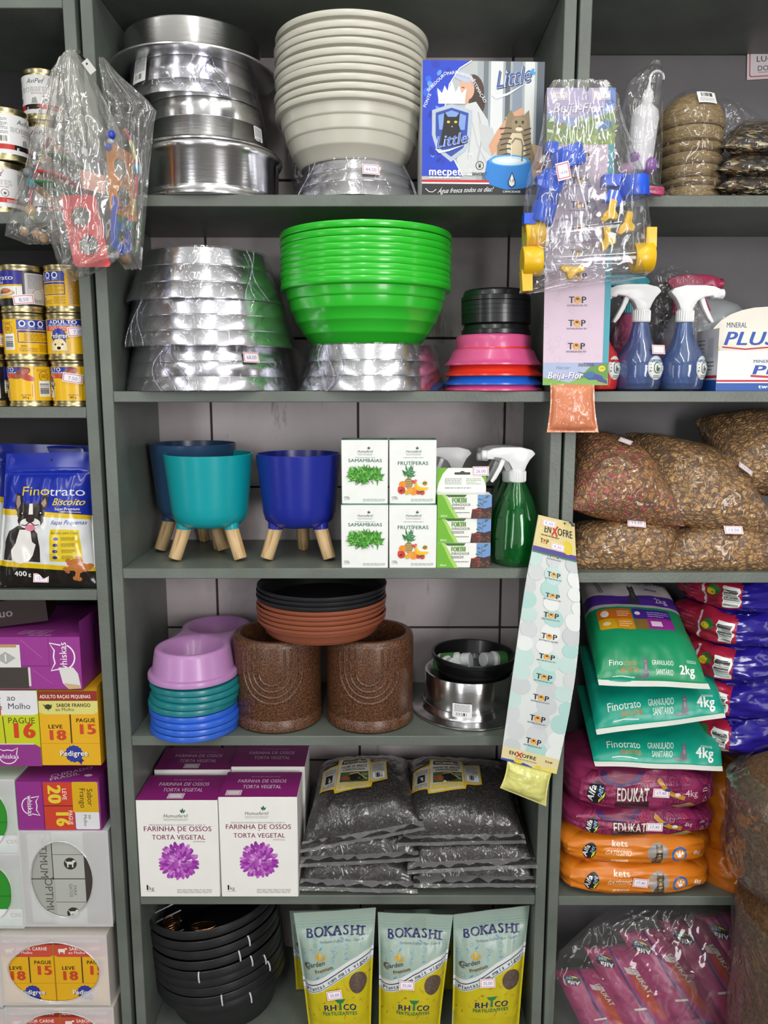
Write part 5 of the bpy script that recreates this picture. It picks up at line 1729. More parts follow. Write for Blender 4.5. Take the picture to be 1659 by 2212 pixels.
# ------------------------------------------------------------------ blue biscuit bags
def biscuit_art(H):
    a = Art()
    a.rect(0, 0, 100, H, '1d2f9e')
    a.poly([(0, 0), (0, H * .55), (16, H * .545), (60, H * .53), (100, H * .515), (100, 0)], 'd9dbdc')
    a.poly([(0, H * .545), (0, H * .59), (100, H * .53), (100, H * .50)], 'd8b714').poly([(0, 0), (0, H * .205), (100, H * .15), (100, 0)], 'd8b714')
    a.poly([(0, 0), (0, H * .165), (100, H * .12), (100, 0)], '1f1c1a')
    # dog: boston terrier sitting
    blk, wht = '2c2524', 'e4e1de'
    a.poly([(8, H * .21), (9, H * .34), (14, H * .42), (24, H * .46), (38, H * .46), (46, H * .40), (48, H * .30), (48, H * .19)], blk)
    a.poly([(18, H * .2), (17, H * .28), (22, H * .33), (26, H * .43), (38, H * .43), (40, H * .34), (44, H * .32), (40, H * .24), (36, H * .2), (28, H * .18)], wht)
    a.poly([(20, H * .70), (18, H * .66), (19, H * .59), (23, H * .55), (32, H * .6), (28, H * .66), (24, H * .70)], blk).poly([(54, H * .68), (58, H * .66), (57, H * .6), (52, H * .56), (46, H * .6), (50, H * .66)], blk)
    a.poly([(20.5, H * .68), (20, H * .62), (23, H * .58), (26, H * .62), (24, H * .68)], 'a58a86').poly([(54, H * .66), (55.5, H * .62), (53, H * .59), (50, H * .62)], 'a58a86')
    a.ell(38, H * .55, 16, H * .075, blk, 24).ell(38, H * .50, 15, H * .06, blk, 24)
    a.poly([(36, H * .62), (40, H * .62), (41, H * .54), (36, H * .54)], wht).ell(38, H * .475, 12, H * .04, wht, 20)
    a.ell(38, H * .505, 5, H * .025, '3a2a2a', 14).line([(38, H * .485), (33, H * .46), (28, H * .465)], 1.2, '4a2a30').line([(38, H * .485), (43, H * .46), (48, H * .465)], 1.2, '4a2a30')
    a.ell(38, H * .443, 5.5, H * .024, 'd87f96', 14)
    for x in (28, 49): a.ell(x, H * .545, 3, H * .016, '15100f', 12).ell(x + .8, H * .55, .9, H * .005, 'f0f0f0', 8)
    a.text('Fino', 42, H * .68, H * .065, 'dbbf1e', b=0, w=33).text('trato', 76, H * .675, H * .062, 'd6d9e8', b=0, w=36)
    a.text('Biscoito', 77, H * .605, H * .05, 'e4c91c', b=1, shear=.35, w=32).text('Super Premium', 77, H * .568, H * .02, 'e9e9f2', b=1, w=25).line([(70, H * .557), (90, H * .553)], .8, 'e4c91c')
    a.text('Raças Pequenas', 77, H * .465, H * .03, '2a3aa8', b=1, shear=.35, w=34)
    a.poly([(58, H * .2), (60, H * .43), (88, H * .425), (90, H * .19)], 'd8bd16')
    a.text('Biscoito para Cães', 74, H * .395, H * .018, '3a3020', b=0, w=26)
    for k in range(4):
        y = H * (.36 - .045 * k)
        a.ell(66 - k * .6, y, 2.7, H * .012, '26358f', 12).small(71, y - H * .012, 84, y + H * .014, 3, '6a5a1c', .45)
    for x, y, r in ((82, .2, .3), (86, .15, -.2), (78, .15, .6), (84, .1, 1.3), (90, .17, -.5)):
        c, s_ = math.cos(r), math.sin(r)
        for e in (-1, 1): a.ell(x + e * 5 * c - 1.6 * s_, H * y + e * 5 * s_ + 1.6 * c, 2.6, 2.6, 'b9713a', 10).ell(x + e * 5 * c + 1.6 * s_, H * y + e * 5 * s_ - 1.6 * c, 2.6, 2.6, 'b9713a', 10)
        a.line([(x - 5 * c, H * y - 5 * s_), (x + 5 * c, H * y + 5 * s_)], 4, 'b9713a')
    a.text('400', 27, H * .09, H * .035, 'f0f0f0', b=2).text('g', 36, H * .09, H * .026, 'f0f0f0', b=1)
    a.line([(6, H * .845), (96, H * .835)], .8, '3a4cc0').line([(6, H * .86), (96, H * .852)], .5, '18248a').ell(54, H * .945, 1.6, 1.6, '0c0e20', 10)
    return a


Hb = 158
zl3 = ZL[2] + .002
def lp(px, Y): return V((XA(px, zl3, Y), Y, zl3))
pouch('biscuit_bag', 'blue, white and yellow dog biscuit bag with a sitting black and white dog', (14, 980, .055), (197, 976, .055), lp(-6, .012), lp(213, .012), biscuit_art(Hb), Hb, .03, '1d2f9e', 31, 'blue biscuit bags', (.40, .045, .028, .016, -.02, '12,00'), wr=.005, rough=.16)
pouch('biscuit_bag', 'blue biscuit bag in shadow behind the front one, only its top showing', (-8, 958, .17), (192, 962, .17), lp(0, .13), lp(200, .13), biscuit_art(Hb), Hb, .03, '1d2f9e', 35, 'blue biscuit bags', wr=.005, rough=.16)


# ------------------------------------------------------------------ cartons in the lower left
def px_box(x0, x1, yt, yb, Y, D, base, front, top=None, right=None, left=None):
    zb, zt = ZA(yb, Y), ZA(yt, Y)
    zm = (zb + zt) / 2
    X0, X1 = XA(x0, zm, Y), XA(x1, zm, Y)
    W_, H_ = X1 - X0, zt - zb
    b = carton(W_, D, H_, base, front=front(100 * H_ / W_) if front else None, top=top, right=right, left=left)
    return b, ((X0 + X1) / 2, Y, zb + .0003), W_, D, H_


def whisk(a, x, y, k, col='f1e8f2', rot=0, part=False):
    g = Art()
    g.line([(-11, 2), (-13, 12), (-6, 8), (0, 9), (6, 8), (13, 12), (11, 2)], 1.3, col).ring(0, 0, 11.5, 1.3, col, ry=10, a0=200, a1=340, n=14)
    g.text('whiskas', 0, -3, 6.4, col, b=1, w=28)
    return a.add(g, x, y, k, rot)


def purple_front(H):
    a = Art()
    a.rect(0, 0, 100, H, '97358f').rect(72, H * .45, 72.6, H, '7a2a76').rect(34, H * .44, 73, H * .45, '4a1c48')
    a.rect(24, H * .42, 47, H * .85, 'dcdcd8').rect(24, H * .8, 44, H * .86, 'b9906a').poly([(34, H * .72), (43, H * .6), (34, H * .48), (25, H * .6)], 'a9aaa6').text('I', 34, H * .53, H * .14, 'e8e8e8', b=1)
    a.poly([(22, H * .02), (53, H * .02), (54, H * .42), (22, H * .42)], '403a35').rect(53, H * .06, 55, H * .42, 'd8d4d0')
    whisk(a, 85, H * .62, .85 * H / 42, rot=PI / 2)
    a.poly([(80, H * .42), (93, H * .42), (97, H * .3), (99, H * .02), (88, 0), (83, H * .12)], 'd9d8d4').poly([(88, 0), (99, H * .02), (98, H * .08), (84, H * .12)], 'c7ab84')
    a.line([(48, H * .95), (66, H * .6)], .5, 'b565ae').line([(57, H * .38), (74, H * .1)], .4, 'b565ae')
    return a


def purple_top(D):
    a = Art(); a.rect(0, 0, 100, D, '97358f')
    a.ring(86, D * .3, 7, .5, '6a2468', ry=5).ring(80, D * .12, 7, .5, '6a2468', ry=5).small(82, D * .28, 90, D * .32, 1, '6a2468').small(76, D * .1, 84, D * .14, 1, '6a2468')
    for k in range(3): a.line([(46 + k * 9, D * .12), (52 + k * 9, D * .3), (46 + k * 9, D * .3), (42 + k * 9, D * .14)], .8, 'd9b8d6', True).small(54 + k * 7, D * .02, 60 + k * 7, D * .1, 4, 'c79ac4', .4)
    return a


zq = .0
STK = 'cartons stacked in the lower left shelf'
b, loc, *_ = px_box(-70, 175, 1376, 1489, .01, .22, '97358f', purple_front, top=purple_top(60), right=Art().rect(0, 0, 100, 60, '8a2f84').rrect(30, 12, 36, 48, 2, '6a2468'))
tag(b.build('cat_food_box', None, loc, (0, 0, math.radians(0))), 'large purple cat food carton with torn front, on top of the carton stack', 'box', STK)
# dark carton leaning above
b = carton(.20, .10, .05, '251512', front=Art().rect(0, 0, 100, 25, '2a1715').text('duo', 60, 9, 8, '8f8a86', b=1), top=Art().rect(0, 0, 100, 50, '33191a'))
zt = ZA(1376, .01)
o = b.build('dark_box', None, (XA(5, zt, .05) - .02, .055, zt + .004), (0, math.radians(-4), math.radians(14)))
tag(o, 'dark brown carton lying on the large purple carton under the biscuit bag shelf', 'box')


def molho_front(H):
    a = Art()
    a.rect(0, 0, 100, H, 'c5cc1e').poly([(0, H * .68), (0, H), (100, H), (100, H * .7), (92, H * .68)], 'e2e2e4').rect(0, H * .68, 40, H, 'cf3a28')
    a.text('Sabor', 26, H * .86, H * .07, '2b1a18', b=0).text('Carne', 26, H * .75, H * .07, '2b1a18', b=0).text('ao', 58, H * .87, H * .075, '333338', b=0).text('Molho', 70, H * .76, H * .075, '333338', b=0)
    a.text('PAGUE', 72, H * .57, H * .075, '3a3d12', b=0).text('16', 73, H * .38, H * .19, 'd0431f', b=3, w=42).text('LEVE', 18, H * .5, H * .075, '3a3d12', b=0).text('20', 14, H * .3, H * .19, 'd0431f', b=3, w=42)
    a.line([(44, H * .3), (42, H * .66)], 1.6, '4a4030')
    a.poly([(0, 0), (0, H * .29), (92, H * .29), (100, H * .25), (100, 0)], '8f3586').rect(0, H * .29, 90, H * .305, 'd9d6c8')
    return whisk(a, 46, H * .13, 1.25)


b, loc, *_ = px_box(-48, 85, 1492, 1655, .012, .2, 'c5cc1e', molho_front, left=None)
tag(b.build('cat_food_box', None, loc), 'yellow-green, red and purple cat food carton under the large purple carton', 'box', STK)


def ped_front(H, flav='FRANGO', top='8f2f22', mid='d9d27a'):
    a = Art()
    a.rect(0, 0, 100, H, 'e4ae1e').poly([(0, H * .72), (0, H), (100, H), (100, H * .72), (92, H * .69), (8, H * .69)], mid).rect(0, H * .87, 100, H, top)
    dk = '3a2a12' if flav == 'FRANGO' else 'fbeeea'
    a.text('ADULTO RAÇAS PEQUENAS', 46, H * .905, H * .045, 'f3e4da', b=2, w=86)
    if flav == 'FRANGO': a.ell(16, H * .79, 6, H * .035, '3a3d1c', 14).poly([(19, H * .79), (23, H * .83), (22, H * .78)], '3a3d1c').poly([(9, H * .8), (7, H * .83), (13, H * .8)], '3a3d1c').line([(16, H * .76), (16, H * .735)], 1, '3a3d1c')
    else: a.rrect(9, H * .76, 22, H * .81, 1.5, 'f3e4da').rect(10, H * .735, 12, H * .77, 'f3e4da').rect(19, H * .735, 21, H * .77, 'f3e4da').ell(24, H * .81, 2.6, 2, 'f3e4da', 10)
    a.text('SABOR ' + flav, 59, H * .79, H * .045, dk, b=2, w=58).text('ao Molho', 44, H * .735, H * .04, dk, b=0, w=32)
    a.text('LEVE', 26, H * .5, H * .05, '33240e', b=2, w=25).text('18', 27, H * .345, H * .13, 'c8492a', b=3, w=34).text('PAGUE', 78, H * .585, H * .05, '33240e', b=2, w=33).text('15', 79, H * .425, H * .13, 'c8492a', b=3, w=34)
    a.rect(51, H * .3, 53.5, H * .69, '4a3a18').rect(0, H * .295, 100, H * .3, 'b58610')
    rosette(a, 55, H * .155, 15, w=48)
    return a


b, loc, *_ = px_box(87, 214, 1493, 1653, .01, .2, 'e4ae1e', ped_front, right=Art().rect(0, 0, 100, 80, 'd19a16').small(20, 55, 60, 75, 5, '7a5c14', .3).frame(55, 8, 80, 22, 1, '6a4c10'), top=Art().rect(0, 0, 100, 160, 'e4ae1e'))
tag(b.build('dog_food_box', None, loc), 'yellow dog food carton with rosette and two big red numbers, beside the upright', 'box', STK)


def side_front(H):
    a = Art()
    W_ = 100
    a.rect(0, 0, 100, H, '8f2f86')
    g = Art()                           # drawn upright, then turned a quarter clockwise
    a.poly([(32, H * .02), (32, H * .98), (68, H * .98), (68, 0)], 'c9402a').rect(31, H * .49, 68, H * .51, '6a2018')
    a.rrect(67, H * .36, 98, H * .99, 2, 'd6a916').rrect(69, 1, 98, H * .36, 2, 'dddddf').rect(69, H * .33, 98, H * .37, 'dddddf').rect(67, H * .4, 98, H * .42, 'd6a916')
    r = -PI / 2
    a.text('20', 38, H * .74, 15, 'e4c83a', b=3, rot=r, w=H * .38).text('LEVE', 55, H * .74, 5, 'f3e6da', b=1, rot=r, w=H * .24).text('16', 46, H * .25, 15, 'e4c83a', b=3, rot=r, w=H * .34).text('PAGUE', 61, H * .26, 5, 'f3e6da', b=1, rot=r, w=H * .3)
    a.text('Sabor', 85, H * .68, 6.4, '2f2410', rot=r).text('Frango', 76, H * .66, 6.4, '2f2410', rot=r).text('ao', 85, H * .27, 4, '44444a', rot=r).text('Molho', 79, H * .2, 4, '44444a', rot=r)
    a.rect(30.6, 0, 32, H, '6f2068')
    return whisk(a, 15, H * .5, .95, rot=r)


b, loc, *_ = px_box(38, 217, 1688, 1793, .012, .2, '8f2f86', side_front, top=Art().rect(0, 0, 100, 110, '8f2f86').text('CUIDADO', 60, 20, 7, 'd8c4d6', b=1, rot=.5).text('FRÁGIL', 56, 8, 7, 'd8c4d6', b=1, rot=.5).ell(82, 14, 5, 3, 'e8d8e6', 12), right=Art().rect(0, 0, 100, 55, '7f2a78').small(40, 10, 70, 50, 3, 'c79ac4', .2))
tag(b.build('cat_food_box', None, loc), 'purple and red cat food carton lying on its side, lettering turned a quarter', 'box', STK)

MILK = film('fcfdfd', .52, .14, .18, 24, .4, .03, hcol='ffffff')


def wrap_shell(t, W_, D, H_, ex, ey, cx=.5, cy=.5):
    """milky shrink wrap open in an oval on the front"""
    b = MB()
    g = .0035
    n = 64
    inner, outer, mid = [], [], []
    for k in range(n):
        an = 2 * PI * k / n
        c, s_ = math.cos(an), math.sin(an)
        q = max(abs(c), abs(s_))
        ox, oy = c / q, s_ / q
        wob = 1 + .035 * nz(c * 2, s_ * 2, W_ * 30)
        ix, iz = W_ * (cx - .5) + ex * c * wob, H_ * cy + ey * s_ * wob
        inner.append((ix, -g, iz)); outer.append((ox * (W_ / 2 + g), -g, H_ / 2 + oy * (H_ / 2 + g)))
        mid.append(((ix + outer[-1][0]) / 2, -g - .002, (iz + outer[-1][2]) / 2))
    vs = inner + mid + outer
    fs = []
    for r in (0, 1):
        for k in range(n): j = (k + 1) % n; fs.append((r * n + k, r * n + j, (r + 1) * n + j, (r + 1) * n + k))
    b.add(vs, fs, MILK)
    b.tube([(x, y - .0005, z) for x, y, z in inner], .0012, film('f4f6f6', .6, .5, .1, 40, .3, .1), 6, closed=True)
    x0, x1, z0, z1 = -W_ / 2 - g, W_ / 2 + g, -.0, H_ + g
    b.add([(x0, -g, z1), (x1, -g, z1), (x1, D, z1), (x0, D, z1)], [(0, 1, 2, 3)], MILK)
    b.add([(x1, -g, z0), (x1, D, z0), (x1, D, z1), (x1, -g, z1)], [(0, 1, 2, 3)], MILK)
    b.add([(x0, -g, z0), (x0, D, z0), (x0, D, z1), (x0, -g, z1)], [(0, 3, 2, 1)], MILK)
    return b.build('shrink_wrap', t)


def wrapped(label, x0, x1, yt, yb, Y, D, base, front, ex, ey, name, cx=.5, cy=.5):
    b, loc, W_, D, H_ = px_box(x0, x1, yt, yb, Y, D, base, front)
    t = thing(name, label, 'box', loc, 0, STK)
    b.build('cartons', t)
    wrap_shell(t, W_, D, H_, W_ * ex, H_ * ey, cx, cy)
    return t


def mint_front(H):
    a = Art(); a.rect(0, 0, 100, H, 'c4dcd4').rect(20, H * .78, 100, H, '2b3a30').rect(0, H * .22, 100, H * .8, '2f8f2a').rect(0, H * .42, 100, H * .43, '1f6a1f').rect(0, H * .1, 100, H * .24, 'e8ebe8').text('cat', 88, H * .13, H * .08, '303a34', b=1)
    return a


wrapped('upper pale green shrink wrapped pack with green cartons, at the left edge', -78, 35, 1686, 1842, .016, .18, 'c4dcd4', mint_front, .42, .4, 'wrapped_pack', .44)
wrapped('lower pale green shrink wrapped pack with green cartons, at the left edge', -78, 45, 1847, 2000, .016, .18, 'c4dcd4', mint_front, .42, .4, 'wrapped_pack', .44)


def grey_front(H):
    a = Art(); a.rect(0, 0, 100, H, '3f3a36')
    c1, c2 = 'b3b5ae', 'a6a8a2'
    a.rect(36, H * .76, 72, H, c1).rect(36, H * .5, 72, H * .755, c1).rect(36, H * .245, 72, H * .49, c1).rect(36, 0, 72, H * .24, c1).rrect(8, H * .5, 35, H * .98, 3, c2).rrect(8, H * .02, 37, H * .49, 3, c2)
    a.text('OPTIMUM', 21, H * .75, H * .075, '55554f', rot=-PI / 2, w=H * .5).text('OPTIMUM', 25, H * .26, H * .075, '55554f', rot=-PI / 2, w=H * .5)
    for y in (.66, .12): a.ell(56, H * y, 7.5, 7.5, '34332f', 20).rrect(52, H * y - 1, 60, H * y + 2.5, 1.2, 'd8d8d2').rect(52.3, H * y - 4.6, 53.8, H * y, 'd8d8d2').rect(58, H * y - 4.6, 59.5, H * y, 'd8d8d2').ell(60.4, H * y + 3, 2, 1.6, 'd8d8d2', 10).line([(52, H * y + 1), (50.4, H * y + 4)], .9, 'd8d8d2')
    a.text('PARA', 58, H * .37, 3.6, '6a6a64', rot=-PI / 2).text('GATOS', 53, H * .37, 3.6, '6a6a64', rot=-PI / 2)
    return a


wrapped('white shrink wrapped pack of grey cat food trays seen through an oval opening', 50, 236, 1797, 1996, .012, .19, 'dfe3e6', grey_front, .36, .41, 'wrapped_pack', .46, .5)


def twoped(H):
    a = Art()
    w = 50
    k = .5
    for i in (0, 1): a.add(ped_front(H / k * 1.0, 'CARNE', '8f2f22', 'c8503e'), i * 50, 0, k)
    return a.rect(49.4, 0, 50.6, H, 'a8740f')


wrapped('shrink wrapped pair of yellow dog food cartons, numbers showing through the opening', 5, 232, 2022, 2166, .008, .19, 'd8b98a', twoped, .43, .44, 'wrapped_pack', .5, .48)
wrapped('shrink wrapped pair of yellow dog food cartons at the very bottom of the left stack', 21, 247, 2178, 2322, .008, .19, 'd8b98a', twoped, .42, .46, 'wrapped_pack', .5, .5)
wrapped('shrink wrapped carton pack at the left edge beside the dog food packs', -180, -2, 2004, 2170, .012, .19, 'd8b98a', twoped, .4, .4, 'wrapped_pack')
wrapped('lowest shrink wrapped carton pack at the left edge', -170, 14, 2182, 2322, .012, .19, 'd0c0c4', twoped, .4, .4, 'wrapped_pack')
# ================================================================== right unit, top shelf
def coir_mat():
    m = bpy.data.materials.new('coconut_fibre'); m.use_nodes = True
    nt = m.node_tree; bs = nt.nodes['Principled BSDF']
    tc = node(nt, 'ShaderNodeTexCoord'); mp = node(nt, 'ShaderNodeMapping'); mp.inputs['Scale'].default_value = (1, 1, 4)
    nt.links.new(tc.outputs['Object'], mp.inputs[0])
    n = node(nt, 'ShaderNodeTexNoise', i_Scale=70, i_Detail=6, i_Roughness=.7, i_Distortion=1.5); nt.links.new(mp.outputs[0], n.inputs['Vector'])
    r = ramp(nt, n.outputs['Fac'], [(.3, '6a5434'), (.5, 'a08658'), (.7, 'c7ae7e')]); nt.links.new(r.outputs[0], bs.inputs['Base Color'])
    bs.inputs['Roughness'].default_value = .8
    bp = node(nt, 'ShaderNodeBump', i_Strength=.8, i_Distance=.004); nt.links.new(n.outputs['Fac'], bp.inputs['Height']); nt.links.new(bp.outputs[0], bs.inputs['Normal'])
    return m


COIR = coir_mat()
FILMW = film('fafafa', .02, .25, .05, 34, .8, .035)
R1, R2, R3, R4, R5 = ZR
Yc = .085
lv = [418, 396, 378, 350, 323, 301, 266]
zz = [ZA(y, Yc - .05) for y in lv]
zz[0] = R1 + .0005
order = ['lowest', 'second from bottom', 'third from bottom', 'third from top', 'second from top', 'sixth, just under the domed top']
for i in range(6):
    h = zz[i + 1] - zz[i] - .001
    R = .052 + .001 * i
    o = MB().lathe([(1e-6, 0), (R - .008, 0), (R - .002, .003), (R, h * .35), (R, h * .7), (R - .003, h - .001), (R - .009, h), (1e-6, h)], COIR, 56).build('coir_pot_liner', None, (XA(1489, zz[i], Yc) + .001 * math.sin(i * 2), Yc, zz[i]))
    tag(o, order[i] + ' coconut fibre liner of the wrapped stack', 'plant liner', 'coconut fibre liners')
zt = zz[6]; hd = ZA(197, Yc - .02) - zt
t = thing('coir_pot_liner', 'domed topmost coconut fibre liner with white barcode label on the wrapped stack', 'plant liner', (XA(1491, zt, Yc), Yc, zt), 0, 'coconut fibre liners')
R = .0575
MB().lathe([(1e-6, 0), (R - .003, 0), (R, .004)] + [(R * math.cos(a), .004 + (hd - .004) * math.sin(a)) for a in [PI / 2 * k / 10 for k in range(1, 10)]] + [(1e-6, hd)], COIR, 56).build('liner', t)
b = MB(); b.art(Art().rect(0, 0, 34, 26, 'efefef').bars(3, 13, 31, 24).small(3, 3, 31, 12, 4, '66666a', .4), lambda x, y, w: V(((x - 8) * .001, -.046 + .00055 * (y - 10) + -.000012 * (x - 8) ** 2 * -1, .030 + y * .00085)) + V((0, -.004, .002)), us=lines(6, 34)); b.build('barcode_label', t)
b = MB()
Hs = zt + hd - R1
def fn(u, v):
    a = u * 2 * PI
    z = v * (Hs + .006)
    r = .0585 + .001 * v + .0015 * nz(math.cos(a) * 3, math.sin(a) * 3, v * 9) if z < zt - R1 + .01 else .0585 * math.sqrt(max(0, 1 - ((z - (zt - R1)) / (hd + .0075)) ** 2)) + .0012
    return V((r * math.sin(a), -r * math.cos(a), z))
b.grid(fn, 60, 40, FILMW)
b.build('plastic_wrap', t, (0, 0, R1 - zt + .0005))

SEED = cell_mat('mixed_seed', ['6b4a2a', '2c2420', 'b79a6a', '8a6a3e', 'c9b184', '4a3626', '93703f', 'd8c9a0'], 120, .8, '1c140e', .5, .1, stretch=(.55, 1, 1.6))


def filled_bag(name, label, cat, c4, bt, bb, mat, seed, group=None, tagp=None, film_=FILMW, wr=.003, nu=44, nv=34, e=((2.6, .55), (2.6, .55)), seals=(.03, .03, .03, .03), pin=.03, Ys=None):
    """clear bag over loose contents: contents and film are two parts"""
    C = [q if isinstance(q, Vector) else AT(*q) for q in c4]
    base = sum(C, V((0, 0, 0))) / 4
    t = thing(name, label, cat, base, 0, group)
    F4 = [q - base for q in C]
    n = (F4[1] - F4[0]).cross(F4[3] - F4[0]).normalized()
    top = surface(*F4, n, bt, wr * .6, seed, seals, pin, *e)
    bot = surface(*F4, n, -bb, wr * .6, seed + 2, seals, pin, *e)
    b = MB(); cushion(b, top, bot, nu, nv, mat); b.build('contents', t)
    ftop = surface(*F4, n, bt + .0025, wr, seed, seals, pin, *e)
    b = MB(); b.grid(lambda u, v: ftop(u, v) + n * .0022, nu, nv, film_)
    b.build('clear_bag', t)
    if tagp:
        u0, v0, w, h, rot, txt = tagp
        p = top(u0, v0)
        d = .02
        tu = (top(u0 + d, v0) - p).normalized(); tv = (top(u0, v0 + d) - p).normalized()
        nn = tu.cross(tv).normalized(); tv = nn.cross(tu)
        c_, s_ = math.cos(rot), math.sin(rot)
        sticker(t, flat(p + nn * .0085, tu * c_ + tv * s_, tv * c_ - tu * s_), w, h, txt)
    return t


for i, (yb, yt, lab) in enumerate(((415, 378, 'lowest bag of mixed bird seed at the right edge of the top shelf'), (375, 325, 'middle bag of mixed bird seed in the pile of three'), (328, 268, 'topmost bag of mixed bird seed in the pile of three'))):
    xl = (1538, 1542, 1552)[i]
    filled_bag('seed_bag', lab, 'bag', [(xl, yb - 8, .02), (1720, yb - 6, .02), (1720, yt + 12, .2), (xl + 25, yt + 14, .2)], .026, .024, SEED, 40 + i, 'bags of bird seed', e=((4, .5), (2.4, .5)), seals=(.02, .02, .02, .06))
# clear hook bag behind them
t = thing('hook_bag', 'clear hanging bag with a plastic hook behind the bird seed bags', 'bag', AT(1570, 300, .2))
o0 = t.location.copy()
b = MB(); f, g = puff([(208, 1548, 1556), (225, 1545, 1600), (260, 1545, 1660), (310, 1545, 1690), (400, 1545, 1690)], .2, .012, 9, .003)
b.grid(lambda u, v: f(u, 1 - v) - o0, 20, 16, FILMW); b.build('clear_bag', t)
b = MB(); q = AT(1575, 262, .205) - o0
b.tube([q + V((.008 * math.cos(a), 0, .008 * math.sin(a))) for a in [3.6 - .42 * k for k in range(10)]] + [q + V((-.004, 0, -.014)), q + V((-.004, 0, -.05))], .0022, M('8d8d90', .4), 8); b.build('hook', t)

# price card on the back panel
a = Art().rect(0, 0, 100, 62, 'e6d9db').rrect(5, 5, 95, 57, 5, 'c8404a').rrect(7, 7, 93, 55, 4, 'e9dfe2').text('LUCKY', 50, 35, 11, '2b2b3a', w=62).text('DOG', 40, 17, 10, '2b2b3a', b=0, w=36).line([(24, 14), (58, 14)], .8, '2b2b3a')
z = ZA(172, .26)
b = MB(); k = .00092
b.box(0, 0, 0, .092, .0006, .057, M('e6d9db', .6)); b.art(a, flat((0, 0, 0), (1, 0, 0), (0, 0, 1), k))
tag(b.build('shelf_card', None, (XA(1613, z, .262), .262, z), (0, math.radians(-3), 0)), 'white card with red border and black capitals stuck to the upper right back panel', 'sign')

# ================================================================== right unit, second shelf
BLUEP = film('dbe7fa', .17, .45, .05, 14, .15, .05, hcol='8aa4dc')
REDP = M('c52a2a', .25, var=.05, kind='red_plastic', coat=.3)
def round_label(t, R, z0, ang, r, k=1):
    a = Art()
    a.ell(0, 0, 20, 20, 'e9ebea', 28).ring(0, 0, 18.6, .8, '9aa09c').ell(0, 0, 9.5, 9.5, '3d5a48', 20).ell(0, 0, 8, 8, 'dfe4df', 20).ell(0, -1, 4.5, 5.5, '4f6f58', 14).ell(2, 2, 3, 2, 'dfe4df', 10)
    for i, ch in enumerate('Pulverizador'):
        th = math.radians(200 - i * 20)
        a.text(ch, 13.6 * math.cos(th), 13.6 * math.sin(th), 3.6, '2b2f2c', b=2, rot=th - PI / 2)
    a.small(-8, -17, 8, -12, 2, '55605a', .5)
    b = MB()
    def fn(x, y, w):
        s = r / 20
        th = ang + x * s / R
        rr = R * (1 - .10 * abs(y) / 20 * (y < 0) - .14 * max(0, y) / 20) + .0012 + w
        return V((rr * math.sin(th), -rr * math.cos(th), z0 + y * s))
    b.art(a, fn, us=[-20 + 40 * i / 10 for i in range(1, 10)], vs=[-20 + 40 * i / 10 for i in range(1, 10)])
    return b.build('round_label', t)


t, hn = spray_bottle('clear blue spray bottle with round label and price tag, trigger facing left', 1377, .048, R2, 694, .0425, BLUEP, WPL, 1, 'spray bottles on the right shelf', k=1.05, shape='round')
round_label(t, .0425, hn * .33, .55, .021)
sticker(t, flat((.010, -.038, hn * .52), (1, .45, 0), (0, .35, 1)), .027, .016, '')
t, hn = spray_bottle('clear blue spray bottle with round label, trigger facing right', 1470, .05, R2, 694, .0415, BLUEP, WPL, -1, 'spray bottles on the right shelf', k=1.02, shape='round')
round_label(t, .0415, hn * .33, .75, .021)
t, hn = spray_bottle('red spray bottle mostly hidden behind the hanging hummingbird card', 1285, .05, R2, 694, .0425, REDP, WPL, 1, 'spray bottles on the right shelf', k=1.03, shape='round')
round_label(t, .0425, hn * .33, .75, .021)
spray_bottle('pink spray bottle behind the left blue one, in clear plastic', 1352, .15, R2, 676, .046, M('c0547a', .3, coat=.3, kind='pink_plastic'), M('2f9fb0', .3, kind='teal_plastic'), 1, 'spray bottles on the right shelf', k=1.15, shape='cone')
spray_bottle('grey spray bottle with crimson trigger behind the two blue ones', 1462, .15, R2, 676, .046, film('d7dade', .25, .4, .1, 12, .15, .05), M('a82a52', .3, kind='crimson_plastic'), -1, 'spray bottles on the right shelf', k=1.15, shape='cone')
for i, (rows, lab) in enumerate((([(600, 1335, 1370), (625, 1318, 1400), (700, 1312, 1412), (790, 1315, 1410)], 'crumpled clear bag round the pink spray bottle'), ([(575, 1410, 1470), (600, 1395, 1520), (680, 1405, 1535), (780, 1410, 1525)], 'crumpled clear bag round the grey spray bottle'))):
    f, g = puff(rows, .10, .015, 12 + i, .007)
    b = MB(); b.grid(lambda u, v: f(u, 1 - v), 26, 22, FILMW)
    tag(b.build('plastic_bag'), lab + ' on the right hand second shelf', 'bag')
# tilted grey bottle behind the mineral box
q = AT(1622, 700, .19)
t = thing('sprayer_bottle', 'large translucent grey bottle tilted behind the bird mineral display box', 'bottle', (q.x, q.y, R2 + .012), 0, None, (0, math.radians(-36), 0))
t.scale = (1.16, 1.16, 1.16)
MB().lathe([(1e-6, 0), (.05, 0), (.058, .006), (.06, .02), (.06, .10), (.055, .128), (.04, .15), (.024, .163), (.021, .172), (1e-6, .172)], M('a2a6ab', .3, coat=.4, kind='grey_translucent'), 48).build('bottle', t)
MB().lathe([(1e-6, .172), (.0225, .172), (.023, .174), (.0225, .196), (.02, .199), (1e-6, .199)], M('b9babd', .3), 32).build('cap', t)


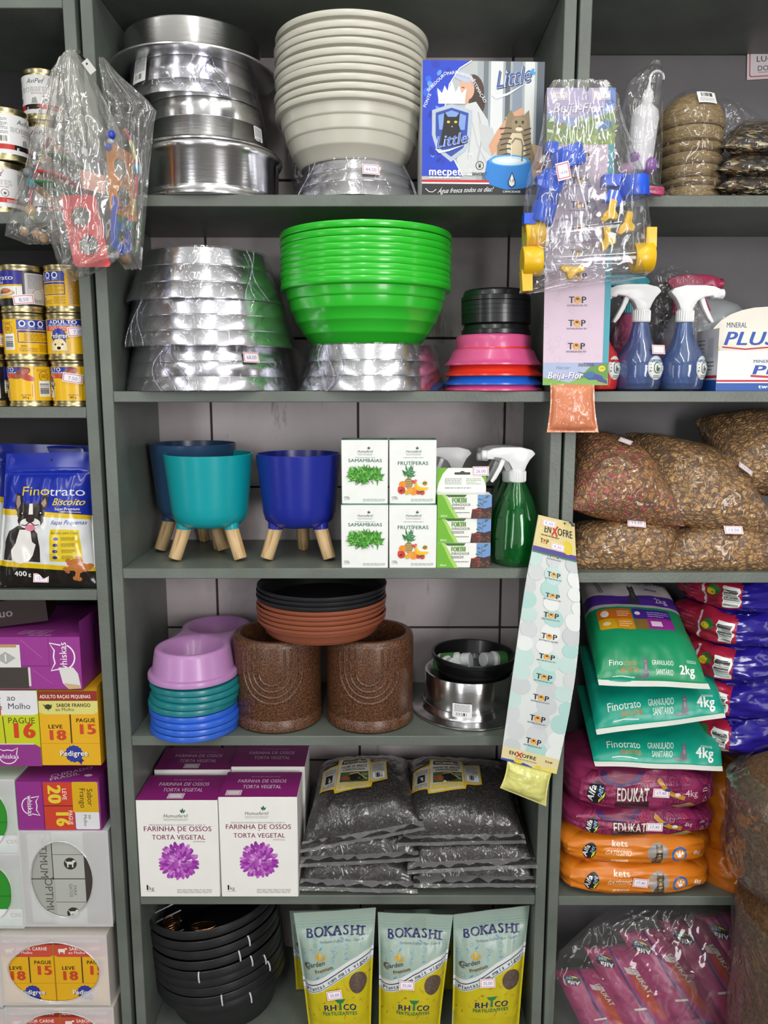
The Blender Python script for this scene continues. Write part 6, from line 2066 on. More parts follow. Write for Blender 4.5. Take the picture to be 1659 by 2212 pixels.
def mineral_low(H):
    a = Art(); a.rect(0, 0, 100, H, 'e6e8ea').rect(0, 0, 100, H * .2, '1f55a8').rect(0, H * .23, 100, H * .28, 'c02a3a')
    return a.text('MINERAL', 21, H * .7, H * .075, '3b4a6a', al='l', b=1, w=13).text('PLUS', 20, H * .42, H * .22, '1f4fae', al='l', b=2, shear=.3, w=34).line([(20, H * .38), (32, H * .35), (54, H * .39)], 1.2, 'c02a3a').text('twopet', 25, H * .07, H * .09, 'f0f2f6', al='l', b=2, w=15)


def mineral_head(H):
    a = Art(); a.rect(0, 0, 100, H * .5, 'e9e4d8')
    pts = [(18, H * .5)] + [(18 + 78 * (.5 - .5 * math.cos(PI * k / 14)), H * .5 + H * .48 * math.sin(PI * k / 14) ** .8) for k in range(1, 14)] + [(96, H * .5)]
    a.poly(pts, 'e9e4d8')
    a.text('MINERAL', 30, H * .74, H * .06, '3b4a6a', al='l', b=1, w=14).text('PLUS', 28, H * .54, H * .15, '1f4fae', al='l', b=2, shear=.3, w=36).line([(28, H * .515), (44, H * .49), (66, H * .52)], 1, 'c02a3a')
    n0 = len(a.p)
    a.poly([(24, H * .3), (30, H * .42), (36, H * .36), (44, H * .16), (38, H * .1), (28, H * .14)], '8a8688').poly([(40, H * .2), (58, H * .13), (42, H * .12)], '5c585c').ell(29.5, H * .43, 5, H * .085, 'd9c04a', 16).poly([(27, H * .5), (30, H * .68), (33, H * .5)], 'd9b93c').ell(31, H * .42, 2, H * .028, 'd8602c', 10).ell(28.4, H * .455, .8, H * .01, '1a1a1a', 8)
    a.line([(32, H * .1), (31, H * .02)], .8, '4a4040').line([(37, H * .1), (38, H * .02)], .8, '4a4040').line([(86, H * .05), (92, H * .3), (98, H * .36)], 2, 'd9b46a')
    a.p = a.p[:n0] + [([(x - 7, y) for x, y in v], f, c, r) for v, f, c, r in a.p[n0:]]
    return a.frame(44, H * .24, 60, H * .36, .8, 'c05060')


Wm = .30
zt_ = ZA(758, .02) - R2
q = XA(1546, R2, .012)
b = carton(Wm, .10, zt_, 'e6e8ea', front=mineral_low(100 * zt_ / Wm), left=Art().rect(0, 0, 100, 110, 'dfe1e4').rect(0, 0, 100, 20, '1f55a8').rect(0, 23, 100, 28, 'c02a3a').small(10, 45, 40, 95, 7, '77777c', .3).rect(55, 60, 80, 95, 'c9c9cc').small(55, 35, 85, 55, 3, '55555a', .3))
t = thing('display_box', 'white bird mineral display box with red and blue stripes and arched header card', 'box', (q + Wm / 2, .012, R2))
b.build('carton', t)
hh = ZA(652, .06) - R2
b = MB()
A = mineral_head(100 * hh / (Wm * .92))
pts = [(0, 0), (1, 0), (1, .5)] + [(.96 - .78 * (.5 - .5 * math.cos(PI * k / 14)), .5 + .48 * math.sin(PI * k / 14) ** .8) for k in range(1, 14)] + [(0, .5)]
Wh = Wm * .92
b.prism([(x * Wh - Wm / 2 - .028, z * hh) for x, z in pts], .102, .104, M('e9e4d8', .5))
b.art(A, flat((-Wm / 2 - .028, .102, 0), (1, 0, 0), (0, 0, 1), Wh / 100))
b.build('header_card', t)

# ================================================================== right unit, third shelf: kibble
KRED = cell_mat('red_mixed_kibble', ['b98348', 'a87344', 'bc5650', 'cf9052', 'ba8650', 'a97646', 'c65e56', 'b07e48'], 116, .6, '6e4d32', .55, .09)
KBR = cell_mat('brown_kibble', ['b98c54', 'a87e4a', 'c8985c', 'b4884e', '9c7442', 'd0a468', 'be925c'], 110, .6, '705236', .55, .09, stretch=(.9, 1, 1.1))
KBL = cell_mat('large_brown_kibble', ['c0925a', 'b68650', 'd0a066', 'a87e48', 'c89a60'], 100, .6, '705236', .55, .09, stretch=(.9, 1, 1.1))
KG = 'clear bags of kibble'
eb = ((2.2, .5), (2.2, .5))
kw = dict(e=eb, seals=(.0, .0, .0, .0), pin=.0)
filled_bag('kibble_bag', 'clear bag of large brown kibble, lower left on the kibble shelf, price tag on it', 'bag', [(1232, 1228, .03), (1432, 1243, .03), (1470, 1135, .07), (1236, 1128, .10)], .05, .05, KBL, 51, KG, (.46, .60, .033, .017, -.05, '13,50'), **kw)
filled_bag('kibble_bag', 'clear bag of brown kibble, lower right on the kibble shelf, price tag on it', 'bag', [(1420, 1240, .03), (1700, 1240, .03), (1690, 1140, .08), (1450, 1140, .08)], .05, .05, KBL, 52, KG, (.40, .60, .033, .017, -.05, '13,50'), **kw)
filled_bag('kibble_bag', 'clear bag of red and brown kibble leaning on the left of the kibble shelf', 'bag', [(1232, 1100, .015), (1480, 1138, .02), (1385, 975, .12), (1235, 925, .16)], .06, .06, KRED, 53, KG, (.42, .66, .024, .014, -.3, ''), **kw)
filled_bag('kibble_bag', 'large clear bag of brown kibble in the middle of the kibble shelf, tag at right', 'bag', [(1445, 1120, .03), (1690, 1172, .035), (1560, 985, .13), (1350, 935, .17)], .06, .06, KBR, 54, KG, (.74, .56, .03, .018, -.3, '13,50'), **kw)
filled_bag('kibble_bag', 'clear bag of pale brown kibble at the back right, against the right edge', 'bag', [(1560, 1040, .08), (1780, 1090, .05), (1770, 890, .14), (1500, 905, .2)], .06, .05, KBR, 55, KG, None, **kw)


# ================================================================== right unit, fourth shelf: litter and food sacks
def soft_face(W_, D, H_, bulge, wr, seed, rnd=.35):
    """pillow-shaped sack lying on the shelf; face functions front/top/left/right"""
    def sh(x, y, z):                     # x, y, z in -1..1 on the cube surface
        qx, qy, qz = abs(x), abs(y), abs(z)
        k = 1 - rnd * (max(0, qx * qy) ** 3 + max(0, qy * qz) ** 3 + max(0, qx * qz) ** 3) / 3
        p = V((x * k * W_ / 2, D / 2 + y * k * D / 2, H_ / 2 + z * k * H_ / 2))
        m = (1 - x * x) * (1 - z * z) if qy > .999 else ((1 - x * x) * (1 - y * y) if qz > .999 else (1 - y * y) * (1 - z * z))
        nrm = V((x if qx > .999 else 0, y if qy > .999 else 0, z if qz > .999 else 0))
        e = 1 - max(qx * qy, qy * qz, qx * qz)
        d = bulge * m + wr * (nz(x * 2.2 + seed, y * 2.2, z * 2.2) + .5 * nz(x * 5 + seed, y * 5, z * 5 + 3) + .4 * abs(nz(x * 6 + z * 3 + seed, y * 2, 8)))
        return p + nrm * d * (1 if nrm.z >= 0 else .1)
    return sh


def sack(name, label, cat, loc, W_, D, H_, col, art, bulge=.012, wr=.006, seed=0, rz=0, group=None, rnd=.5, extra=None, tagp=None, side=None, rough=.3, coat=.3):
    sh = soft_face(W_, D, H_, bulge, wr, seed, rnd)
    t = thing(name, label, cat, loc, rz, group)
    b = MB(); m = M(col, rough, coat=coat, kind='sack_film')
    n = 26
    for ax, sg in (('y', -1), ('y', 1), ('z', 1), ('z', -1), ('x', 1), ('x', -1)):
        def fn(u, v):
            p, q = 2 * u - 1, 2 * v - 1
            return {'y': sh(p * -sg, sg, q), 'z': sh(p * sg, q, sg), 'x': sh(sg, p * sg, q)}[ax]
        b.grid(fn, n, n if ax != 'y' else n, m)
    if art:
        A, Hh = art
        gs = gridded(lambda u, v: sh(2 * u - 1, -1, 2 * v - 1), n, n)
        b.art(A, lambda x, y, w: gs(x / 100, y / Hh) + V((0, -w, 0)), us=[100 * i / n for i in range(1, n)], vs=[Hh * i / n for i in range(1, n)], base=.0007, step=.00015, rough=rough)
    if extra:
        A, Hh = extra
        b.art(A, lambda x, y, w: sh(2 * x / 100 - 1, 2 * y / Hh - 1, 1) + V((0, 0, w)), us=[100 * i / n for i in range(1, n)], vs=[Hh * i / n for i in range(1, n)], base=.0007, step=.00015, rough=rough)
    if side:
        A, Hh = side
        b.art(A, lambda x, y, w: sh(-1, 1 - 2 * x / 100, 2 * y / Hh - 1) + V((-w, 0, 0)), us=[100 * i / n for i in range(1, n)], vs=[Hh * i / n for i in range(1, n)], base=.0007, step=.00015, rough=rough)
    b.build('sack', t)
    if tagp:
        u0, v0, w, h, rot = tagp
        c_, s_ = math.cos(rot), math.sin(rot)
        sticker(t, flat(sh(2 * u0 - 1, -1, 2 * v0 - 1) + V((0, -.004, 0)), V((c_, 0, s_)), V((-s_, 0, c_))), w, h, '17,40')
    return t


def cat_shape(a, x, y, k, col, light=None, flip=1):
    a.poly([(x - 5 * k, y), (x - 5.5 * k, y + 5 * k), (x - 3 * k, y + 10 * k), (x - 2.6 * k, y + 14 * k), (x + 2.6 * k, y + 14 * k), (x + 3 * k, y + 9 * k), (x + 4 * k, y + 3 * k), (x + 4 * k, y)], col)
    a.ell(x, y + 15.4 * k, 3.2 * k, 2.8 * k, col, 14).poly([(x - 3 * k, y + 16 * k), (x - 2.6 * k, y + 20 * k), (x - .6 * k, y + 17.6 * k)], col).poly([(x + 3 * k, y + 16 * k), (x + 2.6 * k, y + 20 * k), (x + .6 * k, y + 17.6 * k)], col)
    a.line([(x - 5 * k, y + .8 * k), (x - 10 * k, y + .9 * k), (x - 13 * k, y + 2 * k)], 1.6 * k, col)
    if light: a.ell(x, y + 9 * k, 1.6 * k, 3.4 * k, light, 12).ell(x, y + 14.6 * k, 1.5 * k, 1.1 * k, light, 10)
    return a


def litter_art(H, kg, big=False):
    """top sheet of a litter bag, seen from the front seal (y = 0) to the back"""
    g = '16905f' if big else '0f9a82'
    a = Art(); a.rect(0, 0, 100, H, g).rect(0, 0, 100, H * .035 if not big else H * .025, 'e8e8e2')
    y = 9.5 if big else 9
    e = .72 if big else 1
    a.text('Fino', 17, y + 2, 5.4 * e, 'e9efe9', b=0, w=13).text('trato', 30, y + 2, 5.4 * e, 'e9efe9' if not big else 'b9793c', b=0, w=13).text('BIO LITTER', 29, y - 2.2, 2.6, 'c4782c', b=2, w=16).line([(14, y - 4), (22, y - 3.6), (34, y - 4.2)], .4, 'cfe0d6')
    cat_shape(a, 44 if big else 70, y - 4.5, .62, '6a6c74', '8a8c94')
    a.text('GRANULADO', 60 if big else 52, y + 2.6, 4.6 * e, 'dfe8e0', b=1, w=20).text('SANITÁRIO', 61 if big else 53, y - 3, 4 * e, 'dfe8e0', b=1, w=16)
    a.text(kg, 82 if big else 86, y - 2, 7.4 * e, 'eef2ee', b=2, w=14).small(83, y + 5, 92, y + 7.4, 2, 'cfe0d6', .4)
    if big:
        a.rrect(8, H * .40, 42, H * .60, 2, 'c96a1e').rrect(8, H * .40, 42, H * .50, 2, 'd9a41a').rect(24, H * .40, 42, H * .5, 'd98f1c').ell(15, H * .55, 4, 3.4, 'eee3d6', 14).ell(15, H * .45, 4, 2, 'f0d9a0', 12).small(27, H * .52, 40, H * .58, 3, 'eccaa0', .4).small(27, H * .42, 40, H * .48, 3, 'f0d49a', .4)
        a.rrect(43, H * .5, 82, H * .60, 2, '4b2a92').rrect(56, H * .40, 82, H * .51, 2, 'a0309c').rect(43, H * .40, 56, H * .5, '8a6a34').rect(59, H * .43, 70, H * .48, 'e9d9ea').ell(48, H * .555, 3, 1.8, 'e9e3f2', 10).small(58, H * .52, 80, H * .58, 3, 'b9a6dc', .4)
        a.rect(0, H * .62, 100, H * .65, 'b9bcb6').poly([(0, H * .65), (0, H * .76), (40, H * .74), (100, H * .78), (100, H * .64)], '56309c').poly([(0, H * .76), (0, H), (100, H), (100, H * .78), (40, H * .74)], 'c9c4c2')
        a.text('2kg', 78, H * .68, 6, 'e6e0f0', b=1)
        a.text('Finotrato', 14, H * .88, 7, '2b2b2b', rot=-PI / 2 + .1, w=H * .2)
        cat_shape(a, 50, H * .66, 1.05 * H / 90 * .9, '3f4044', '55565a')
        a.small(66, H * .82, 80, H * .86, 1, '6a4a9a').text('BIO LITTER', 74, H * .92, 5, '56309c', b=1)
    return a


def litter_bag(label, FL, FR, BR, BL, H, art, seed, bt, bb, tagp=None):
    C = [AT(*q) for q in (FL, FR, BR, BL)]
    base = sum(C, V((0, 0, 0))) / 4
    t = thing('cat_litter_bag', label, 'bag', base, 0, 'green cat litter bags')
    F4 = [q - base for q in C]
    n = (F4[1] - F4[0]).cross(F4[3] - F4[0]).normalized()
    sl = (.05, .0, .0, .0)
    top = surface(*F4, n, bt, .004, seed, sl, .0, (4, .45), (2.6, .5), wave=.004)
    bot = surface(*F4, n, -bb, .004, seed + 4, sl, .0, (4, .4), (3, .4), wave=.004)
    g = M('12937a', .32, coat=.2, kind='sack_film')
    nu, nv = 40, 44
    b = MB(); cushion(b, top, bot, nu, nv, g)
    gt = gridded(top, nu, nv)
    b.art(art, lambda x, y, w: gt(x / 100, y / H) + n * w, us=[100 * i / nu for i in range(1, nu)], vs=[H * i / nv for i in range(1, nv)], base=.0007, step=.00015, rough=.32)
    b.build('sack', t)
    b = MB()
    b.grid(lambda u, v: top(u, -.018 + v * .05) + n * .0016 + V((0, -.0015, 0)), 40, 2, M('e6e6df', .4, kind='seal_strip')); b.build('seal_strip', t)
    return t


litter_bag('upper 4 kg green cat litter bag, white front seal, just under the purple topped one', (1288, 1584, -.01), (1566, 1548, -.01), (1535, 1400, .2), (1250, 1395, .2), 80, litter_art(80, '4kg'), 61, .03, .045)
litter_bag('lowest green cat litter bag, 4 kg, resting on the pink food sack', (1284, 1652, -.008), (1560, 1662, -.008), (1548, 1490, .2), (1246, 1480, .2), 80, litter_art(80, '4kg'), 64, .02, .04)
litter_bag('topmost cat litter bag, 2 kg, green front with purple and white top', (1292, 1476, -.005), (1532, 1484, -.005), (1436, 1268, .235), (1250, 1260, .235), 105, litter_art(105, '2kg', True), 67, .035, .05)


def swirls(a, H, base, cols, n, seed, k=1):
    r = random.Random(seed)
    for i in range(n):
        x, y = r.uniform(2, 98), r.uniform(2, H - 2)
        for j in range(r.randint(2, 4)): a.ring(x + r.uniform(-.4, .4), y, (1.2 + j * 1.5) * k, .45 * k, r.choice(cols), n=12)
    return a


def alfa(a, x, y, k, rot=0):
    g = Art()
    g.ell(0, 0, 9, 7, '1c1a22', 22).text('Alfa', -1, 1, 5, 'f0f0f0', b=2, shear=.2, w=13).text('pet', 2, -4.4, 4.6, '9cc4e8', b=1, shear=.3, w=8).poly([(-7, -3.6), (-3, -5.6), (4, -6.4), (0, -4.6), (-4, -3.4)], 'd6d52a')
    return a.add(g, x, y, k, rot)


def edukat_art(H, full=True):
    a = Art(); a.rect(0, 0, 100, H, '8f2a58')
    swirls(a, H, '', ['6f2450', 'a8345e', '7c2a66', 'b33f5e'], 46, 3)
    a.poly([(12, H), (18, H * .78), (30, H * .66), (42, H * .78), (48, H)], '4a2a62').poly([(17, H), (22, H * .82), (30, H * .74), (39, H * .82), (43, H)], '7a2444')
    alfa(a, 13, H * .5, .85 * H / 26, PI / 2 - .25)
    a.poly([(27, H * .12), (27, H * .3), (50, H * .34), (50, H * .16)], '3a2028')
    for dx, dy, c, bb in ((.5, -.5, '2c1a22', 2), (0, 0, 'd9cfc6', 2)): a.text('EDUKAT', 38.5 + dx, H * .36 + dy, H * .3, c, b=bb, w=22)
    a.line([(56, H * .85), (60, H * .66), (66, H * .5), (74, H * .42)], 3, 'b8862c').ell(62, H * .62, 2, H * .05, '3a4a8a', 10).ell(69, H * .5, 2, 1.4, 'd9d2c6', 8).poly([(66, H * .22), (78, H * .32), (84, H * .22), (74, H * .1)], 'a8842c').poly([(68, H * .22), (77, H * .29), (81, H * .22), (74, H * .14)], '8a8468')
    a.text('4kg', 79, H * .46, H * .15, 'e3c6cf', b=0).line([(89, H * .3), (91, H * .42), (93, H * .3)], .8, 'e0bcc8', True).line([(88, H * .56), (93, H * .56), (92, H * .62), (89, H * .62)], .8, 'e0bcc8', True).small(94.5, H * .25, 97, H * .7, 10, 'c78fa6', .4)
    return a


def kets_art(H):
    a = Art(); a.rect(0, 0, 100, H, 'd77a1c')
    alfa(a, 17, H * .52, .8 * H / 26, PI / 2 - .25)
    a.text('kets', 37, H * .70, H * .17, 'f3e6d4', b=2, w=11).text('GATÍSSIMO', 36, H * .46, H * .13, 'f3e0c4', b=1, shear=.3, w=17).text('premium', 37, H * .27, H * .07, 'f3e0c4', b=1, shear=.3, w=11).line([(32, H * .22), (42, H * .22)], .5, 'f3e0c4')
    a.ell(62, H * .52, 7, H * .3, '9c9692', 20)
    cat_shape(a, 63, H * .1, .034 * H, '5a4a34', 'b59a72')
    for k in range(4): a.line([(60.5, H * (.22 + k * .1)), (65, H * (.24 + k * .1))], .6, '2f261a')
    a.ring(77, H * .45, 4.8, 1.5, '2f6fb8', ry=4.8).ell(77, H * .45, 4, 4, 'e58c30', 16).ell(77, H * .43, 1.7, 1.4, 'f6f0e6', 10).ell(75, H * .5, .8, 1, 'f6f0e6', 8).ell(77, H * .53, .8, 1, 'f6f0e6', 8).ell(79, H * .5, .8, 1, 'f6f0e6', 8)
    a.text('4kg', 91, H * .4, H * .13, 'f6e6d0', b=2)
    return a


def stacked(label, x0, x1, yt, yb, Y, col, art, seed, group, tagp=None, rz=0, D=.22, name='cat_food_sack', rnd=.3, side=None):
    zb, zt = ZA(yb, Y), ZA(yt, Y)
    zm = (zb + zt) / 2
    X0, X1 = XA(x0, zm, Y), XA(x1, zm, Y)
    W_, H_ = X1 - X0, zt - zb
    Hh = 100 * H_ / W_
    return sack(name, label, 'bag', ((X0 + X1) / 2, Y, zb), W_, D, H_ * 1.02, col, (art(Hh), Hh), .008, .005, seed, math.radians(rz), group, rnd, None, tagp, side)


pk = 'pink and orange cat food sacks'
stacked('lowest orange cat food sack, lying on the shelf board', 1218, 1545, 1868, 1940, .0, 'd77a1c', kets_art, 71, pk, (.44, .45, .03, .018, -.12), rz=1)
stacked('upper orange cat food sack under the two pink sacks', 1214, 1543, 1806, 1874, .0, 'd77a1c', kets_art, 72, pk, None, rz=-1)
stacked('lower pink cat food sack with swirls, on the orange sacks', 1230, 1556, 1752, 1812, .0, '8f2a58', edukat_art, 73, pk, (.49, .42, .032, .017, -.05), rz=1)
stacked('upper pink cat food sack with swirls, under the green litter bags', 1240, 1560, 1668, 1758, .0, '8f2a58', edukat_art, 74, pk, (.52, .45, .032, .018, -.06), rz=0)
# orange sacks standing at the right of the stack
o1 = Art().rect(0, 0, 100, 60, 'c96f18').poly([(30, 34), (50, 52), (76, 40), (52, 16)], '2f62ae').text('kets', 16, 22, 8, 'f3e6d4', b=1, rot=-.5).ell(70, 52, 10, 6, '3f6aa8')
stacked('upper loose orange sack with blue diamond between the stack and the fibre bale', 1556, 1700, 1700, 1860, .05, 'c96f18', lambda h: o1, 76, pk, None, 24, .2)
stacked('lower loose orange sack between the stack and the fibre bale', 1560, 1700, 1856, 1948, .03, 'c96f18', lambda h: Art().rect(0, 0, 100, h, 'c96f18').text('kets', 14, h * .5, 7, 'f3e6d4', b=1, rot=-.5), 77, pk, None, 24, .2)

# blue sacks with red sides
def red_side(H):
    a = Art(); a.rect(0, 0, 100, H, 'a82440').rect(0, 0, 100, H, 'a82440')
    return a.bars(80, H * .18, 98, H * .78, vert=False).ell(70, H * .62, 7, H * .14, '2f7a3a', 12).ell(66, H * .55, 5, H * .1, 'd9c02a', 10).rect(56, H * .1, 59, H * .9, 'd9c9cc').small(8, H * .2, 50, H * .8, 6, 'c25068', .3)
labs = ['lowest blue dog food sack at the right edge, red side in shadow', 'second blue sack from the bottom at the right edge', 'middle blue sack at the right edge, red side with barcode', 'second blue sack from the top at the right edge, red side with barcode', 'topmost blue sack at the right edge, red side with barcode']
for i, (x0, yt, yb) in enumerate(((1556, 1556, 1640), (1556, 1478, 1560), (1562, 1400, 1484), (1570, 1325, 1406), (1582, 1250, 1330))):
    Y = .045
    zb, zt = ZA(yb, Y), ZA(yt, Y)
    X0 = XA(x0, zb, Y)
    W_ = .26
    ang = math.radians(20)
    loc = V((X0 + W_ / 2 * math.cos(ang), Y + W_ / 2 * math.sin(ang) - .03, zb))
    Hs_ = 36
    sack('dog_food_sack', labs[i], 'bag', loc, W_, .2, (zt - zb) * 1.03, '241a86', None, .009, .008, 80 + i, ang, 'blue sacks with red sides', .32, None, None, (red_side(Hs_), Hs_), rough=.2, coat=.5)

# ================================================================== right unit, bottom shelf: wrapped bundle of pink sacks
def bundle_art(H):
    a = Art(); a.rect(0, 0, 100, H, 'a03466')
    swirls(a, H, '', ['742a58', 'b03a64', '843070', 'b8485f'], 70, 8, 1.3)
    a.poly([(60, H), (52, H * .8), (48, H * .55), (52, H * .3), (64, H * .1), (100, H * .06), (100, H)], '46306c').poly([(66, H), (58, H * .8), (54, H * .55), (58, H * .32), (68, H * .16), (100, H * .12), (100, H)], 'a03466').poly([(74, H * .76), (66, H * .55), (72, H * .32), (100, H * .2), (100, H * .7)], 'b0452c')
    a.poly([(66, H * .7), (100, H * .66), (100, H * .72), (66, H * .77)], 'cfc6c2')
    for i, ch in enumerate('EDUKAT'): a.text(ch, 82, H * .9 - i * 0 - 0, 1, 'd9cfc6') if 0 else None
    a.text('EDUKAT', 84, H * .62, 15, '2a1a22', b=3, w=74, rot=-PI / 2 + .12).text('EDUKAT', 84.6, H * .622, 15, 'd6ccc4', b=2, w=74, rot=-PI / 2 + .12)
    alfa(a, 28, H * .84, 2.4, PI - .3)
    a.rect(30, H * .34, 62, H * .36, 'cfc4bc')
    a.p = [([(x * .66, y) for x, y in v], f, c, r) for v, f, c, r in a.p]
    return Art().rect(0, 0, 100, H, '9a3262').add(a)


zb5 = R5 + .002
for i, (tx, ty, bx, by) in enumerate(((1205, 2080, 1330, 2330), (1270, 2030, 1425, 2330), (1345, 1995, 1520, 2330), (1432, 1972, 1610, 2330), (1510, 1960, 1680, 2330))):
    Y = -.005 + .016 * i
    w = 92
    C = [V((XA(bx - w * .5, zb5, Y), Y, zb5)), V((XA(bx + w * .85, zb5, Y), Y + .02, zb5)), AT(tx + w * 1.05, ty + 6, Y + .125), AT(tx - w * .1, ty + 16, Y + .10)]
    base = (C[0] + C[1]) / 2
    t = thing('cat_food_sack', ('leftmost', 'second from left', 'middle', 'second from right', 'rightmost')[i] + ' pink swirled cat food sack leaning in the clear wrapped bundle', 'bag', base, 0, 'pink sacks in the wrapped bundle')
    F4 = [q - base for q in C]
    n = (F4[1] - F4[0]).cross(F4[3] - F4[0]).normalized()
    fr = surface(*F4, n, .03, .005, 90 + i, (0, 0, 0, 0), 0, (2.4, .5), (4, .4)); bk = surface(*F4, n, -.02, .004, 95 + i, (0, 0, 0, 0), 0, (2.4, .5), (4, .4))
    b = MB(); cushion(b, fr, bk, 26, 44, M('a03466', .32, coat=.2, kind='sack_film'))
    A = bundle_art(260)
    gr = gridded(fr, 26, 44)
    b.art(A, lambda x, y, w_: gr(x / 100, y / 260) + n * w_, us=[100 * k / 26 for k in range(1, 26)], vs=[260 * k / 44 for k in range(1, 44)], base=.0007, step=.00012, rough=.32)
    b.build('sack', t)
f, g = puff([(1960, 1480, 1560), (1978, 1400, 1590), (2016, 1300, 1605), (2075, 1214, 1612), (2130, 1196, 1612), (2212, 1198, 1605), (2300, 1220, 1600)], -.02, .04, 21, .009, 34)
b = MB(); b.grid(lambda u, v: f(u, 1 - v) + V((0, .09 * (v ** 1.5) - .005, 0)), 44, 44, film('fdfafc', .035, .35, .06, 16, .8, .035))
tag(b.build('bundle_wrap'), 'clear plastic wrapped round the leaning bundle of pink cat food sacks', 'plastic wrap')


# ------------------------------------------------------------------ brown fibre bales in front, at the right edge
def bale_mat():
    m = bpy.data.materials.new('brown_fibre'); m.use_nodes = True
    nt = m.node_tree; bs = nt.nodes['Principled BSDF']
    tc = node(nt, 'ShaderNodeTexCoord')
    n = node(nt, 'ShaderNodeTexNoise', i_Scale=150, i_Detail=5, i_Roughness=.75); nt.links.new(tc.outputs['Object'], n.inputs['Vector'])
    r = ramp(nt, n.outputs['Fac'], [(.3, '38281a'), (.5, '66492d'), (.7, '8d6a45')]); nt.links.new(r.outputs[0], bs.inputs['Base Color'])
    bs.inputs['Roughness'].default_value = .85
    bp = node(nt, 'ShaderNodeBump', i_Strength=.6, i_Distance=.003); nt.links.new(n.outputs['Fac'], bp.inputs['Height']); nt.links.new(bp.outputs[0], bs.inputs['Normal'])
    return m


BALE = bale_mat()
Yb_ = -.09
zA, zB, zC = ZA(1742, Yb_ - .1), ZA(1992, Yb_ - .12), .0
R = .155
def bale(label, z0, z1, px, R, tg=False):
    t = thing('fibre_bale', label, 'fibre bale', (XA(px, (z0 + z1) / 2, Yb_) + R, Yb_, z0), 0, 'wrapped fibre bales')
    h = z1 - z0
    pr = [(1e-6, 0), (R - .03, 0), (R - .008, .01), (R, .035), (R, h - .05), (R - .01, h - .02), (R - .035, h - .003), (R - .06, h), (1e-6, h)]
    MB().lathe(pr, BALE, 64).build('bale', t)
    b = MB()
    def fn(u, v):
        a = u * 2 * PI
        z = h * v * 1.005 + .001
        q = min(1, max(0, (z / h)))
        r = R + .006 - (.03 * sstep(.86, 1.0, q) + .012 * sstep(.1, 0, q)) + .006 * nz(math.cos(a) * 3, math.sin(a) * 3 + z0 * 9, v * 4) + .003 * nz(math.cos(a) * 12, math.sin(a) * 12, v * 9)
        return V((r * math.sin(a), -r * math.cos(a), z))
    b.grid(fn, 90, 40, film('f4f0ee', .05, .4, .06, 22, .9, .05)); b.build('plastic_wrap', t)
    if tg: 
        th = -.80
        a = Art().rect(0, 0, 30, 34, 'ece4e4').frame(1.5, 1.5, 28.5, 32.5, 1.2, 'd0607a').small(5, 12, 25, 24, 2, 'a8a0b8', .5)
        b = MB(); b.art(a, lambda x, y, w: V(((R + .016 + w) * math.sin(th + x * .001 / R), -(R + .016 + w) * math.cos(th + x * .001 / R), h * .62 + y * .001 - x * .0004)), us=lines(5, 30)); b.build('price_sticker', t)
    return t


bale('upper plastic wrapped brown fibre bale at the right edge, in front of the shelf', zB + .002, zA, 1588, R)
bale('lower plastic wrapped brown fibre bale with price tag, at the lower right corner', 0.001, zB, 1590, R, True)
# ================================================================== things hung in front of the uprights
def nail(px, py, label, Y=-.0):
    p = AT(px, py, Y)
    b = MB()
    b.lathe([(1e-6, -.004), (.0014, -.004), (.0014, .026), (.0036, .0265), (.0036, .028), (1e-6, .0282)], M('4a4742', .35, 1, kind='steel'), 12, mx=Matrix.Rotation(PI / 2, 4, 'X'))
    return tag(b.build('nail', None, p), label, 'nail')


nail(183, 128, 'steel nail in the left upright carrying the clear bags of bird toys')
nail(1258, 205, 'steel nail in the right upright carrying the hummingbird card and drinker bag')
nail(1230, 1128, 'steel nail in the right upright carrying the bent sulphur card')


def top_logo(a, x, y, k, small=True):
    a.text('T', x - 9 * k, y - 4 * k, 9.5 * k, '1d1b1a', b=2, w=8.6 * k).text('P', x + 9.6 * k, y - 4 * k, 9.5 * k, '1d1b1a', b=2, w=8 * k)
    a.ell(x, y + .6 * k, 5.3 * k, 5.3 * k, 'd9952a', 18).ell(x, y - 2.2 * k, 3.2 * k, 2.2 * k, 'e6b45a', 12)
    a.poly([(x, y + .2 * k), (x - 2.4 * k, y + 2.4 * k), (x - 1.6 * k, y + 4 * k), (x, y + 3 * k), (x + 1.6 * k, y + 4 * k), (x + 2.4 * k, y + 2.4 * k)], '1d1b1a')
    if small: a.text('DISTRIBUIDORA PET', x, y - 9 * k, 2.6 * k, '3a3a3c', b=1, w=32 * k)
    return a


